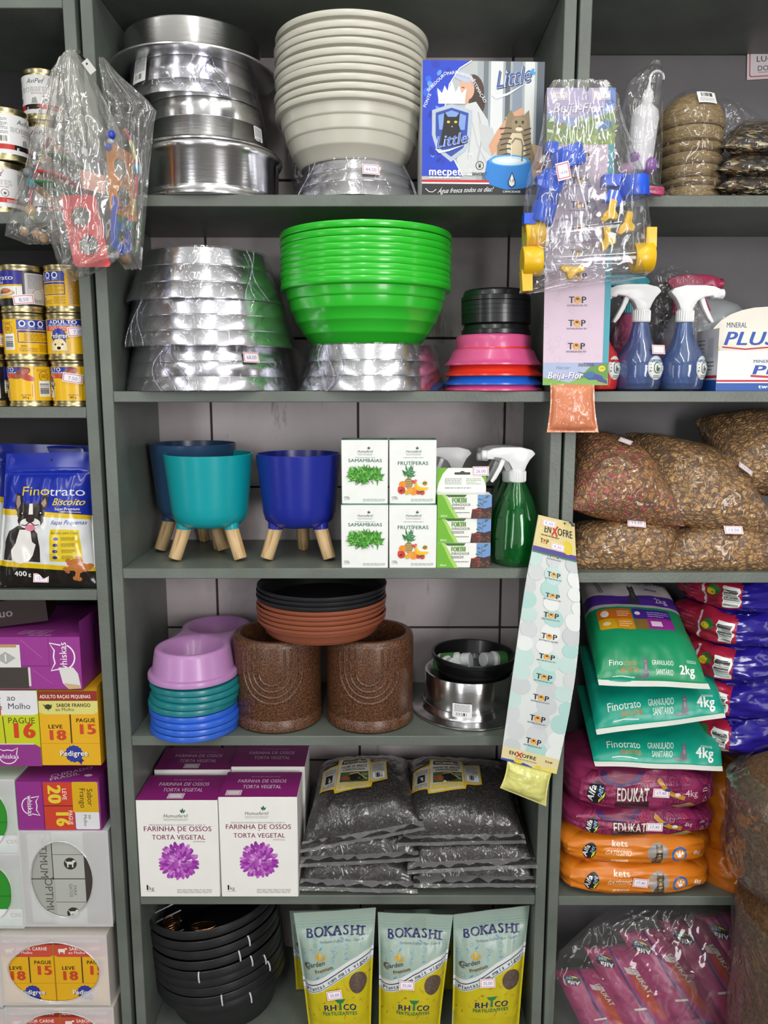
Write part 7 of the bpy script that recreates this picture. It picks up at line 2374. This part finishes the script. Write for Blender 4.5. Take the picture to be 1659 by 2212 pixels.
def humming_art(H):
    a = Art(); a.rect(0, 0, 100, H, 'd9c3d4')
    r = random.Random(4)
    for i in range(70):
        x, y = r.uniform(3, 86), r.uniform(38, H - 85)
        c = r.choice(['cdb4c8', 'd0b8cc', 'c8aec4'])
        q = r.random()
        if q < .4: a.ring(x, y, r.uniform(2, 5), .7, c, n=10)
        elif q < .7:
            for j in range(6): a.ell(x + 4 * math.cos(j * 1.05), y + 4 * math.sin(j * 1.05), 1.8, .8, c, 8, j * 1.05)
        else: a.line([(x, y), (x + 4, y + 4), (x + 3, y + 9)], .7, c)
    a.rect(91, 33, 100, H, '3a9fb0').rect(90.4, 33, 91, H, 'b7a2b4')
    for i in range(9): top_logo(a, 50, 58 + i * 34.2, .98)
    # bottom label
    a.rect(0, 0, 100, 34, 'a9b6d6').poly([(0, 0), (0, 12), (40, 4), (60, 12), (100, 18), (100, 0)], '7fae4a').poly([(60, 34), (80, 26), (100, 34)], '5f7ab8').poly([(55, 10), (72, 28), (100, 34), (100, 10)], '5d8f3a')
    a.poly([(62, 14), (74, 20), (90, 14), (98, 4), (84, 8), (70, 8)], '2f4a9a').ell(72, 16, 7, 5, '2a6a9c', 14, .3).line([(66, 17), (54, 20)], .8, '2c2c2c').poly([(80, 14), (98, 8), (99, 2), (84, 6)], '3f3f86')
    for dx, dy, c, bb in ((.8, -.6, '5a4a92', 2), (0, 0, 'f2eff6', 2)): a.text('Beija-Flor', 33 + dx, 10 + dy, 9.5, c, b=bb, shear=.25, w=54)
    a.text('Nectar', 30, 24, 5, '6f7a96', shear=.4, w=22).ell(90, 25, 5.4, 4.6, 'e4d02c', 16).text('120', 90, 24.2, 2.4, '3a3a1c', b=1).small(54, 28, 78, 33, 2, '4a4a55', .6)
    # header picture
    y0 = H - 78
    a.rect(0, y0, 100, H, '8fa4d6').poly([(0, y0), (0, y0 + 34), (30, y0 + 24), (60, y0 + 32), (100, y0 + 48), (100, y0)], '6f8f44').poly([(0, y0), (0, y0 + 14), (40, y0 + 20), (80, y0 + 10), (100, y0 + 16), (100, y0)], '8aa63c')
    for i in range(30): a.ell(r.uniform(0, 100), y0 + r.uniform(2, 34), r.uniform(3, 8), r.uniform(2, 5), r.choice(['7c9a3c', '5f8436', '98b04a', '4f7a3c']), 10, r.uniform(0, 3))
    a.ell(22, y0 + 28, 3.4, 1.6, 'b5602c', 10, .6).ell(14, y0 + 24, 2.6, 1.2, 'b5602c', 10, -.3).poly([(70, y0 + 26), (84, y0 + 34), (98, y0 + 30), (90, y0 + 22), (78, y0 + 18)], '3f78b4')
    a.poly([(0, y0 + 44), (0, H), (86, H), (100, y0 + 60), (60, y0 + 40), (30, y0 + 36)], 'b9aed6').poly([(100, H), (86, H), (84, y0 + 52), (100, y0 + 58)], '4f7fd0')
    for dx, dy, c, bb in ((1, -.8, '6a5ca8', 2), (0, 0, 'efeaf4', 2)): a.text('Beija-Flor', 44 + dx, y0 + 44 + dy, 13, c, b=bb, shear=.25, w=72)
    for x in (6, 66): a.rect(x, y0 + 62, x + 26, y0 + 74, 'eee7ee').frame(x + 1, y0 + 63, x + 25, y0 + 73, .8, 'c890a4').text('10,90', x + 13, y0 + 66, 4, '8a80a4')
    return a


Yh = -.022
zt, zb = ZA(190, Yh), ZA(832, Yh)
xl0, xr0, xl1, xr1 = XA(1172, zb, Yh), XA(1313, zb, Yh), XA(1182, zt, Yh), XA(1330, zt, Yh)
Wc = (xr0 - xl0 + xr1 - xl1) / 2
Hc_ = 100 * (zt - zb) / Wc
t = thing('display_card', 'tall pink and teal hummingbird nectar card hung on the right upright', 'display card', ((xl0 + xr0) / 2, Yh, zb))
b = MB()
dx = ((xl1 + xr1) - (xl0 + xr0)) / 2
fn = lambda x, y, w: V(((x / 100 - .5) * Wc + dx * y / Hc_, -w - .004 * math.sin(PI * y / Hc_), (y / Hc_) * (zt - zb)))
b.grid(lambda u, v: fn(u * 100, v * Hc_, -.0006), 2, 24, M('d9c3d4', .5), flip=False)
b.grid(lambda u, v: fn(u * 100, v * Hc_, -.0014), 2, 24, M('b9b2a4', .7), flip=True)
b.art(humming_art(Hc_), fn, vs=[Hc_ * i / 24 for i in range(1, 24)], base=.0002)
b.build('card', t)


def sachet(label, TL, TR, BL, BR, col, seed, loc_group=None):
    C = [AT(*q) for q in (BL, BR, TR, TL)]
    base = (C[2] + C[3]) / 2
    t = thing('powder_sachet', label, 'sachet', base)
    F4 = [q - base for q in C]
    n = (F4[1] - F4[0]).cross(F4[3] - F4[0]).normalized()
    fr = surface(*F4, n, .011, .0022, seed, (.06, .04, .03, .04), .03, (3, .5), (3, .5)); bk = surface(*F4, n, -.009, .002, seed + 1, (.06, .04, .03, .04), .03, (3, .5), (3, .5))
    b = MB(); cushion(b, fr, bk, 34, 30, M(col, .5, coat=.55, bump=.15, bs=120, kind='powder')); b.build('powder_pouch', t)
    b = MB(); b.grid(lambda u, v: fr(u, v) + n * .0012, 30, 26, film('ffffff', .01, .25, .06, 40, .6, .03)); b.build('clear_film', t)
    return t


sachet('orange powder sachet hanging below the pink hummingbird card', (1189, 828, -.022), (1284, 830, -.022), (1181, 934, -.024), (1293, 934, -.024), 'e2875a', 3)


def enxofre_head(a, x, y, k):
    a.text('EN', x - 14.5 * k, y, 8 * k, '23201c', b=2, w=13 * k).text('OFRE', x + 16 * k, y, 8 * k, '23201c', b=2, w=27 * k)
    a.line([(x - 7 * k, y + 9.5 * k), (x + 2.5 * k, y - 2 * k)], 2.8 * k, 'c02a24').line([(x + 3 * k, y + 10 * k), (x - 7 * k, y - 2 * k)], 2.4 * k, 'c02a24')
    return a


def sulphur_art(H):
    a = Art(); a.rect(0, 0, 100, H, 'd3d8d6')
    r = random.Random(6)
    for i in range(14):
        y = 40 + i * 27
        for x in (r.uniform(0, 20), r.uniform(40, 62), r.uniform(82, 100)):
            rr = r.uniform(13, 19)
            x0 = min(100 - 0, max(0, x))
            pts = [(min(100, max(0, x0 + rr * math.cos(k * .3307))), y + r.uniform(0, 1) * 0 + rr * math.sin(k * .3307)) for k in range(19)]
            a.poly(pts, r.choice(['a9cfc9', 'bcd6d1', 'c2c8ca', 'c9ced0', 'dfe3e1']))
    for i in range(10): top_logo(a, 50, 56 + i * 38.5, .98)
    a.rect(0, 0, 100, 36, 'dccf9c').poly([(0, 0), (0, 7), (34, 10), (56, 2), (56, 0)], '2f4a9c').ell(30, 8, 8, 6, 'e0c62a', 16).ell(66, 6, 6, 5, 'e0c62a', 14).poly([(72, 0), (76, 12), (98, 12), (100, 0)], 'e3d468')
    enxofre_head(a, 32, 22, .95); top_logo(a, 82, 25, .5, False); a.small(24, 14, 62, 18, 2, '6a5a3a', .5)
    y0 = H - 66
    a.rect(0, y0, 100, H, 'dccb8c').rect(0, y0, 100, y0 + 9, '4a3a8c').rect(0, y0 - 3, 100, y0, '2f7a58')
    for i in range(40): a.ell(r.uniform(2, 98), y0 + r.uniform(12, 62), 1.4, .8, r.choice(['cdb878', 'd2be80', 'e3d49c']), 8, r.uniform(0, 3))
    enxofre_head(a, 50, y0 + 34, 1.45); top_logo(a, 24, y0 + 19, .75, False); a.ell(80, y0 + 18, 12, 11, 'dcc42a', 18).small(14, y0 + 27, 60, y0 + 31, 1, '6a5a3a', .5)
    a.ell(72, H - 7, 2.6, 2.6, '3a3834', 12)
    return a


Lp = [(1163, 1112), (1150, 1182), (1135, 1262), (1118, 1380), (1100, 1510), (1082, 1640)]
Rp2 = [(1240, 1130), (1244, 1206), (1252, 1287), (1249, 1404), (1230, 1538), (1202, 1672)]
YY = [-.012, -.02, -.028, -.036, -.044, -.05]
LL = [AT(p[0], p[1], y) for p, y in zip(Lp, YY)][::-1]
RR = [AT(p[0], p[1], y) for p, y in zip(Rp2, [q + .012 for q in YY])][::-1]
cum = [0]
for i in range(5): cum.append(cum[-1] + (LL[i + 1] - LL[i]).length)
tot = cum[-1]
o0 = LL[-1].copy()
Hs_ = 470
def card_pt(x, y, w):
    s = min(tot - 1e-6, max(0, y / Hs_ * tot))
    i = max(k for k in range(5) if cum[k] <= s)
    q = (s - cum[i]) / (cum[i + 1] - cum[i])
    def cr(P):
        p0, p1, p2, p3 = P[max(0, i - 1)], P[i], P[i + 1], P[min(5, i + 2)]
        return .5 * (2 * p1 + (p2 - p0) * q + (2 * p0 - 5 * p1 + 4 * p2 - p3) * q * q + (3 * p1 - p0 - 3 * p2 + p3) * q ** 3)
    p = cr(LL).lerp(cr(RR), x / 100)
    return p - o0 + V((.15, -1, 0)) * w
t = thing('display_card', 'bent strip card with round dog-face logos hung beside the green spray bottle', 'display card', o0)
b = MB()
b.grid(lambda u, v: card_pt(u * 100, v * Hs_, -.0004), 2, 40, M('d3d8d6', .5))
b.grid(lambda u, v: card_pt(u * 100, v * Hs_, -.0012), 2, 40, M('b9b2a4', .7), flip=True)
b.art(sulphur_art(Hs_), card_pt, vs=[Hs_ * i / 40 for i in range(1, 40)], base=.0002)
b.build('card', t)
for (x, y), tx in (((12, Hs_ - 22), '9,30'), ((40, Hs_ - 56), '9,30')):
    p = card_pt(x, y, .002); ux = (card_pt(x + 10, y, .002) - p).normalized()
    uy = (card_pt(x, y + 10, .002) - p).normalized()
    sticker(t, flat(p, ux, uy), .026, .012, tx)
sachet('pale yellow sulphur powder sachet hanging from the bent strip card', (1096, 1644, -.046), (1192, 1668, -.036), (1080, 1702, -.046), (1180, 1742, -.038), 'e6e481', 6)

# ------------------------------------------------------------------ bird drinkers in a clear bag at the right
YEL = M('ecbb12', .35, var=.04, kind='yellow_plastic', coat=.2)
BLU = M('1f5be0', .35, var=.04, kind='blue_plastic', coat=.2)
TUBE = film('fafcff', .015, .5, .04, 6, .05, .05)


def drinker(label, p0, p1, r, col, spout0=None, spout1=None, cap1=True, tube=True, cl=.03):
    """clear tube with plastic end caps and drinking spouts between two points"""
    a, c = AT(*p0), AT(*p1)
    t = thing('bird_drinker', label, 'bird drinker', a, 0, 'bird drinkers in the clear bag')
    d = c - a
    L = d.length
    rot = d.to_track_quat('Z', 'Y').to_matrix().to_4x4()
    if tube:
        b = MB(); b.lathe([(r * .93, 0), (r, .001), (r, L), (r * .93, L)], TUBE, 32, mx=rot); b.build('tube', t)
    for k, (zz_, on, sp) in enumerate(((0, True, spout0), (L, cap1, spout1))):
        if not on: continue
        b = MB()
        s_ = 1 if k == 0 else -1
        b.lathe([(1e-6, -.002), (r + .002, -.002), (r + .0035, 0), (r + .0035, cl - .002), (r + .0025, cl), (r, cl), (r - .001, .004), (1e-6, .004)], col, 32, mx=rot @ Matrix.Translation((0, 0, zz_)) @ (Matrix.Rotation(0 if s_ > 0 else PI, 4, 'X')))
        cp = b.build('cap', t)
        if sp:
            q = rot @ V((0, 0, zz_ + s_ * .004))
            v = V(sp)
            b = MB()
            m = v.normalized()
            side = V((0, 1, 0)).cross(m).normalized()
            w_ = .009
            P = [q + side * w_ + m * (r * .7), q - side * w_ + m * (r * .7), q - side * w_ * .9 + m * v.length, q + side * w_ * .9 + m * v.length]
            vs = [p + V((0, y, 0)) for y in (-.011, .011) for p in P]
            b.add(vs, [(3, 2, 1, 0), (4, 5, 6, 7), (0, 1, 5, 4), (1, 2, 6, 5), (2, 3, 7, 6), (3, 0, 4, 7)], col, False)
            b.build('spout', cp)
    return t


Yw = -.055
drinker('lowest bird drinker in the bag, long clear tube between two yellow caps', (1130, 565, Yw - .01), (1406, 556, Yw - .01), .0205, YEL, (.003, 0, -.048), (0, 0, .046))
drinker('bird drinker with yellow cap lying above the lowest one', (1135, 508, Yw + .005), (1345, 488, Yw + .005), .0205, YEL, None, None, False)
drinker('bird drinker with blue cap at the top of the bag, open ring towards the front', (1222, 322, Yw + .0), (1262, 470, Yw + .012), .0235, BLU, (-.034, 0, .006), None, False)
drinker('bird drinker with long blue trough at the left of the bag', (1196, 375, Yw - .006), (1168, 480, Yw - .006), .016, BLU, (-.026, 0, -.01), (-.03, 0, -.0), True, False, .05)
drinker('bird drinker with blue cap and upright clear tube at the right of the bag', (1366, 386, Yw + .0), (1372, 545, Yw + .0), .0225, BLU, (-.05, 0, -.0), None, False)
for i, (px, py, rot, lab) in enumerate(((1316, 462, .3, 'upper small yellow drinker nozzle in the middle of the bag'), (1311, 520, -.1, 'lower small yellow drinker nozzle in the middle of the bag'), (1352, 488, .25, 'right small yellow drinker nozzle in the bag'), (1232, 585, 1.4, 'small yellow drinker nozzle at the bottom of the bag'))):
    b = MB()
    b.prism([(-.006, .022), (.005, .022), (.006, .008), (.014, .001), (.013, -.006), (.002, -.008), (-.004, -.016), (-.010, -.016), (-.010, -.004), (-.005, .004)], -.006, .006, YEL, bev=.0012)
    tag(b.build('drinker_nozzle', None, AT(px, py, Yw - .02), (0, rot, 0)), lab, 'nozzle', 'loose yellow nozzles')
b = MB()
b.prism([(-.012, .012), (.004, .016), (.016, .004), (.010, -.012), (-.002, -.006), (-.014, -.010)], -.007, .007, BLU, bev=.0015)
tag(b.build('drinker_nozzle', None, AT(1322, 432, Yw - .012), (0, .4, 0)), 'small blue drinker nozzle beside the upright blue capped tube', 'nozzle')
FBAG = film('ffffff', .035, .45, .035, 12, 1.0, .06)
t = thing('clear_bag', 'clear plastic bag full of blue and yellow bird drinkers on the right upright', 'bag', AT(1258, 205, -.06))
o0 = t.location.copy()
rows = [(172, 1196, 1312), (200, 1178, 1335), (270, 1172, 1352), (330, 1160, 1372), (380, 1140, 1396), (450, 1131, 1402), (520, 1127, 1412), (575, 1124, 1414), (600, 1124, 1395), (634, 1122, 1150)]
f, g = puff(rows, -.055, .04, 3, .006, 40, .3)
b = MB(); b.grid(lambda u, v: f(u, 1 - v) - o0, 52, 70, FBAG)
b.grid(lambda u, v: g(u, 1 - v) - o0, 30, 40, FBAG, flip=True)
CREASE = film('ffffff', .12, .6, .04, 30, .3, .25)
rr = random.Random(8)
for k in range(26):                       # stiff creases that catch the light
    u0, v0 = rr.uniform(.1, .9), rr.uniform(.08, .8)
    du, dv = rr.uniform(-.10, .10), rr.uniform(.05, .22)
    pts = []
    for i in range(7):
        q = i / 6
        pts.append(f(u0 + du * q + .012 * math.sin(q * 5 + k), v0 + dv * q) - o0 + V((0, -.0012, 0)))
    b.tube(pts, [.0003 + .0007 * math.sin(PI * i / 6) for i in range(7)], CREASE, 5)
b.build('film', t)
p = AT(1206, 392, -.098) - o0
sticker(t, flat(p, (.96, -.1, .22), (-.22, 0, .96)), .021, .027, '19,90')

# clear bag with the white bottle on the right shelf edge
t = thing('clear_bag', 'clear bag with a white feeding bottle hung right of the hummingbird card', 'bag', AT(1420, 150, -.02))
o0 = t.location.copy()
rows = [(130, 1412, 1425), (150, 1385, 1431), (180, 1350, 1433), (240, 1338, 1432), (330, 1334, 1430), (400, 1330, 1426), (430, 1340, 1452)]
f, g = puff(rows, -.02, .026, 14, .004, 30, .3)
b = MB(); b.grid(lambda u, v: f(u, 1 - v) - o0, 32, 44, FBAG); b.build('film', t)
q = AT(1378, 372, -.018)
t = thing('feeding_bottle', 'translucent white bottle with hook inside the clear bag at right', 'bottle', q, 0, None, (0, math.radians(5), 0))
WB = M('dcdbe0', .35, var=.03, coat=.3, kind='milky_plastic')
MB().lathe([(1e-6, 0), (.018, 0), (.0205, .003), (.0215, .02), (.0225, .085), (.020, .097), (.011, .105), (.0095, .108), (1e-6, .108)], WB, 32).build('bottle_body', t)
MB().lathe([(1e-6, .108), (.0085, .108), (.009, .118), (.0075, .127), (.004, .130), (.003, .136), (1e-6, .136)], WB, 24).build('stopper', t)
b = MB(); b.tube([(.0, 0, .134), (.0, 0, .140)] + [(.010 - .011 * math.cos(a) + .001, 0, .148 + .011 * math.sin(a)) for a in [-.5 + .42 * k for k in range(10)]], .0022, WB, 8); b.build('hook', t)
PUR = M('8f5aa8', .3, var=.05, kind='purple_plastic', coat=.3); MAG = M('c22a6a', .3, var=.05, kind='magenta_plastic', coat=.3)
for i, (px, py, r, m, lab) in enumerate(((1375, 342, .013, PUR, 'purple ball left of the two in the clear bag with the white bottle'), (1402, 358, .014, PUR, 'purple ball right of the two in the clear bag with the white bottle'), (1352, 366, .011, M('b98ab0', .3, kind='mauve_plastic'), 'mauve ball low in the clear bag beside the white bottle'))):
    b = MB(); b.sphere((0, 0, 0), r, m, 20)
    tag(b.build('plastic_ball', None, AT(px, py, -.026 - .002 * i)), lab, 'ball')
b = MB(); b.box(-.022, -.008, 0, .018, .008, .014, MAG, .003); tag(b.build('plastic_clip', None, AT(1408, 422, -.022), (0, .1, 0)), 'magenta plastic piece at the bottom of the bag with the white bottle', 'plastic piece')


# ------------------------------------------------------------------ bird toys and seed feeders in clear bags at the left
def plate(mb, outer, holes, th, mat, mx):
    loops = [[V((x, y, 0)) for x, y in outer]]
    for cx, cy, r in holes: loops.append([V((cx + r * math.cos(-2 * PI * k / 22), cy + r * math.sin(-2 * PI * k / 22), 0)) for k in range(22)])
    tri = tessellate_polygon(loops)
    pts = [p for l in loops for p in l]
    n = len(pts)
    vs = [(p.x, -th / 2, p.y) for p in pts] + [(p.x, th / 2, p.y) for p in pts]
    fs = []
    for a, b_, c in tri:
        A, B, C = pts[a], pts[b_], pts[c]
        if (B - A).cross(C - A).z < 0: b_, c = c, b_
        fs += [(a, b_, c), (a + n, c + n, b_ + n)]
    k = 0
    for l in loops:
        m = len(l)
        for i in range(m): fs.append((k + i, k + i + n, k + (i + 1) % m + n, k + (i + 1) % m))
        k += m
    mb.add(vs, fs, mat, False, mx)


def rounded(pts, r, n=4):
    out = []
    m = len(pts)
    for i in range(m):
        p, a, c = V(pts[i]), V(pts[i - 1]), V(pts[(i + 1) % m])
        d0, d1 = (a - p).normalized(), (c - p).normalized()
        for k in range(n + 1):
            q = k / n
            out.append(tuple((p + d0 * r * (1 - q)) * (1 - q) + (p + d1 * r * q) * q + p * 0) if 0 else tuple(p + d0 * r * (1 - q) ** 2 + d1 * r * q ** 2))
    return out


def seed_feeder(label, px, py, Y, col, rot, k=1.0):
    p = AT(px, py, Y)
    t = thing('seed_feeder', label, 'bird feeder', p, 0, 'seed feeders in the clear bag', rot)
    b = MB()
    m = M(col, .35, var=.05, coat=.25, kind='feeder_plastic')
    out = rounded([(-.033 * k, .056 * k), (.024 * k, .056 * k), (.044 * k, -.056 * k), (-.016 * k, -.056 * k)], .007 * k)
    holes = [(-.001 * k, .022 * k, .0155 * k), (.010 * k, -.022 * k, .0155 * k)]
    plate(b, out, holes, .003, m, None)
    for cx, cy, r in holes: b.tube([(cx + (r + .0012) * math.cos(2 * PI * i / 24), -.0016, cy + (r + .0012) * math.sin(2 * PI * i / 24)) for i in range(24)], .0016, m, 6, closed=True)
    b.build('perforated_lid', t)
    b = MB()
    F = [(-.030, .052), (.021, .052), (.041, -.052), (-.013, -.052)]
    vs = [(x * k, .003, z * k) for x, z in F] + [(x * k * .9, .045 * k, z * k * .86) for x, z in F]
    b.add(vs, [(4, 5, 6, 7), (0, 1, 5, 4), (1, 2, 6, 5), (2, 3, 7, 6), (3, 0, 4, 7)], TUBE, False)
    b.build('clear_tray', t)
    return t


Yt = -.05
seed_feeder('seed feeder with red two-hole lid facing the front in the left hanging bag', 178, 500, Yt - .02, 'd42a2c', (0, math.radians(0), 0), 1.0)
seed_feeder('seed feeder with green lid seen edge on, above the red ones in the left bag', 170, 372, Yt + .005, '1f6a3a', (math.radians(74), math.radians(16), math.radians(-20)), .85)
seed_feeder('seed feeder with red lid seen edge on, between the two green ones', 150, 402, Yt + .005, 'c02a34', (math.radians(76), math.radians(12), math.radians(-24)), .85)
seed_feeder('seed feeder with green lid seen edge on, just above the front red lid', 140, 425, Yt + .0, '23703e', (math.radians(72), math.radians(8), math.radians(-18)), .8)
seed_feeder('seed feeder with orange lid turned sideways at the right of the left bag', 258, 392, Yt + .0, 'dc8a1e', (math.radians(0), math.radians(8), math.radians(62)), .95)
seed_feeder('seed feeder with orange lid at the back left of the hanging bag', 118, 375, Yt + .02, 'c98a3c', (math.radians(30), math.radians(40), math.radians(20)), .8)
seed_feeder('seed feeder with blue lid turned sideways at the lower right of the left bag', 258, 488, Yt - .004, '2a4fd0', (0, math.radians(14), math.radians(68)), .75)
b = MB(); b.add([(-.018, 0, .018), (-.014, 0, -.012), (.02, .004, -.02), (.024, .004, .008)], [(1, 2, 3, 0)], M('d9a89a', .5), False)
b.add([(-.018, .0006, .018), (-.014, .0006, -.012), (.02, .0046, -.02), (.024, .0046, .008)], [(0, 3, 2, 1)], M('d9a89a', .5), False)
tag(b.build('paper_card', None, AT(196, 390, Yt - .022)), 'small pink card among the seed feeders in the left hanging bag', 'card')


def strand(label, pts, beads, cols, Y):
    P = [AT(x, y, Y) for x, y in pts]
    o = P[0].copy()
    t = thing('bead_toy', label, 'bird toy', o, 0, 'beaded bird toys')
    for i in range(len(P) - 1):
        b = MB(); b.tube([P[i] - o, (P[i] + P[i + 1]) / 2 - o + V((.0008, 0, 0)), P[i + 1] - o], .0032, M(cols[i % len(cols)], .4, var=.1, kind='cord'), 8); b.build('cord', t)
    for x, y, r, c in beads:
        b = MB(); b.sphere((0, 0, 0), r, M(c, .25, var=.05, kind='bead'), 16); b.build('bead', t, AT(x, y, Y - .003) - o)
    return t


strand('bead and cord bird toy at the left of the left hanging bag', [(108, 298), (96, 322), (86, 350), (72, 390), (66, 425), (64, 452), (72, 488)], [(70, 396, .0085, '1f8a9c'), (80, 318, .007, '8a8f94'), (60, 374, .0085, '6d7276'), (48, 434, .0075, '70757a'), (63, 482, .0085, '7d8388'), (66, 454, .009, 'd0a96a'), (52, 500, .0085, 'b9a07a'), (80, 506, .008, 'c9a074'), (96, 515, .008, 'bfa27c')], ['b82a3a', 'c9cc6a', 'b02a3c', 'b82a3a'], -.035)
strand('bead and cord bird toy at the right of the left hanging bag', [(268, 280), (282, 305), (293, 345), (295, 395), (290, 430), (284, 465), (274, 505), (264, 540)], [(296, 366, .0085, '2490a8'), (275, 488, .009, '1f7f84'), (262, 540, .010, 'c08a4a'), (272, 558, .010, '8a6a48')], ['b8303c', 'd0d070', 'c22a3a', 'b82a3a', 'd2c878', 'b5303e'], -.035)
strand('short blue bead toy high in the left hanging bag', [(242, 282), (238, 300), (234, 318)], [(240, 292, .007, '2a44b8'), (238, 306, .005, 'c9ccd8'), (234, 318, .006, '2a44b8')], ['2a44b8'], -.075)

OLD = film('fdfbf8', .13, .5, .04, 12, 1.0, .09, hcol='f8f8f6')
for nm, rows, Y, bul, sd, lab in (('left', [(110, 140, 160), (150, 110, 168), (250, 82, 200), (350, 56, 225), (430, 30, 235), (480, 14, 225), (510, 10, 170), (528, 60, 120)], -.032, .022, 31, 'clear bag of bead toys hanging furthest left, its bottom edge ragged'),
                              ('right', [(124, 213, 224), (160, 216, 256), (215, 222, 318), (240, 228, 338), (270, 232, 332), (380, 238, 322), (480, 240, 314), (550, 244, 308), (582, 270, 306)], -.032, .022, 37, 'clear bag of bead toys hanging behind the right of the seed feeder bag'),
                              ('front', [(108, 144, 162), (128, 126, 178), (190, 112, 214), (290, 95, 262), (390, 90, 282), (460, 96, 276), (520, 110, 268), (560, 124, 255), (585, 136, 215), (608, 148, 162)], -.06, .042, 43, 'clear bag of coloured seed feeders hanging in front on the left upright')):
    t = thing('clear_bag', lab, 'bag', AT(rows[0][1], rows[0][0], Y))
    o0 = t.location.copy()
    f, g = puff(rows, Y, bul, sd, .010, 30, .3)
    b = MB(); b.grid(lambda u, v: f(u, 1 - v) - o0, 40, 56, OLD)
    rr = random.Random(sd)
    for k in range(16):
        u0, v0 = rr.uniform(.1, .9), rr.uniform(.05, .75)
        du, dv = rr.uniform(-.12, .12), rr.uniform(.06, .24)
        b.tube([f(min(.98, max(.02, u0 + du * i / 6 + .01 * math.sin(i + k))), v0 + dv * i / 6) - o0 + V((0, -.0012, 0)) for i in range(7)], [.0003 + .0006 * math.sin(PI * i / 6) for i in range(7)], CREASE, 5)
    b.build('film', t)
    if nm == 'front':
        b = MB(); b.art(Art().rect(0, 0, 22, 12, 'c9c8c4').ell(6, 6, 1.8, 1.8, '2c2a2a', 12), flat(AT(176, 136, -.072) - o0, (.6, 0, -.8), (.8, 0, .6), .001), base=0); b.build('header_tag', t)
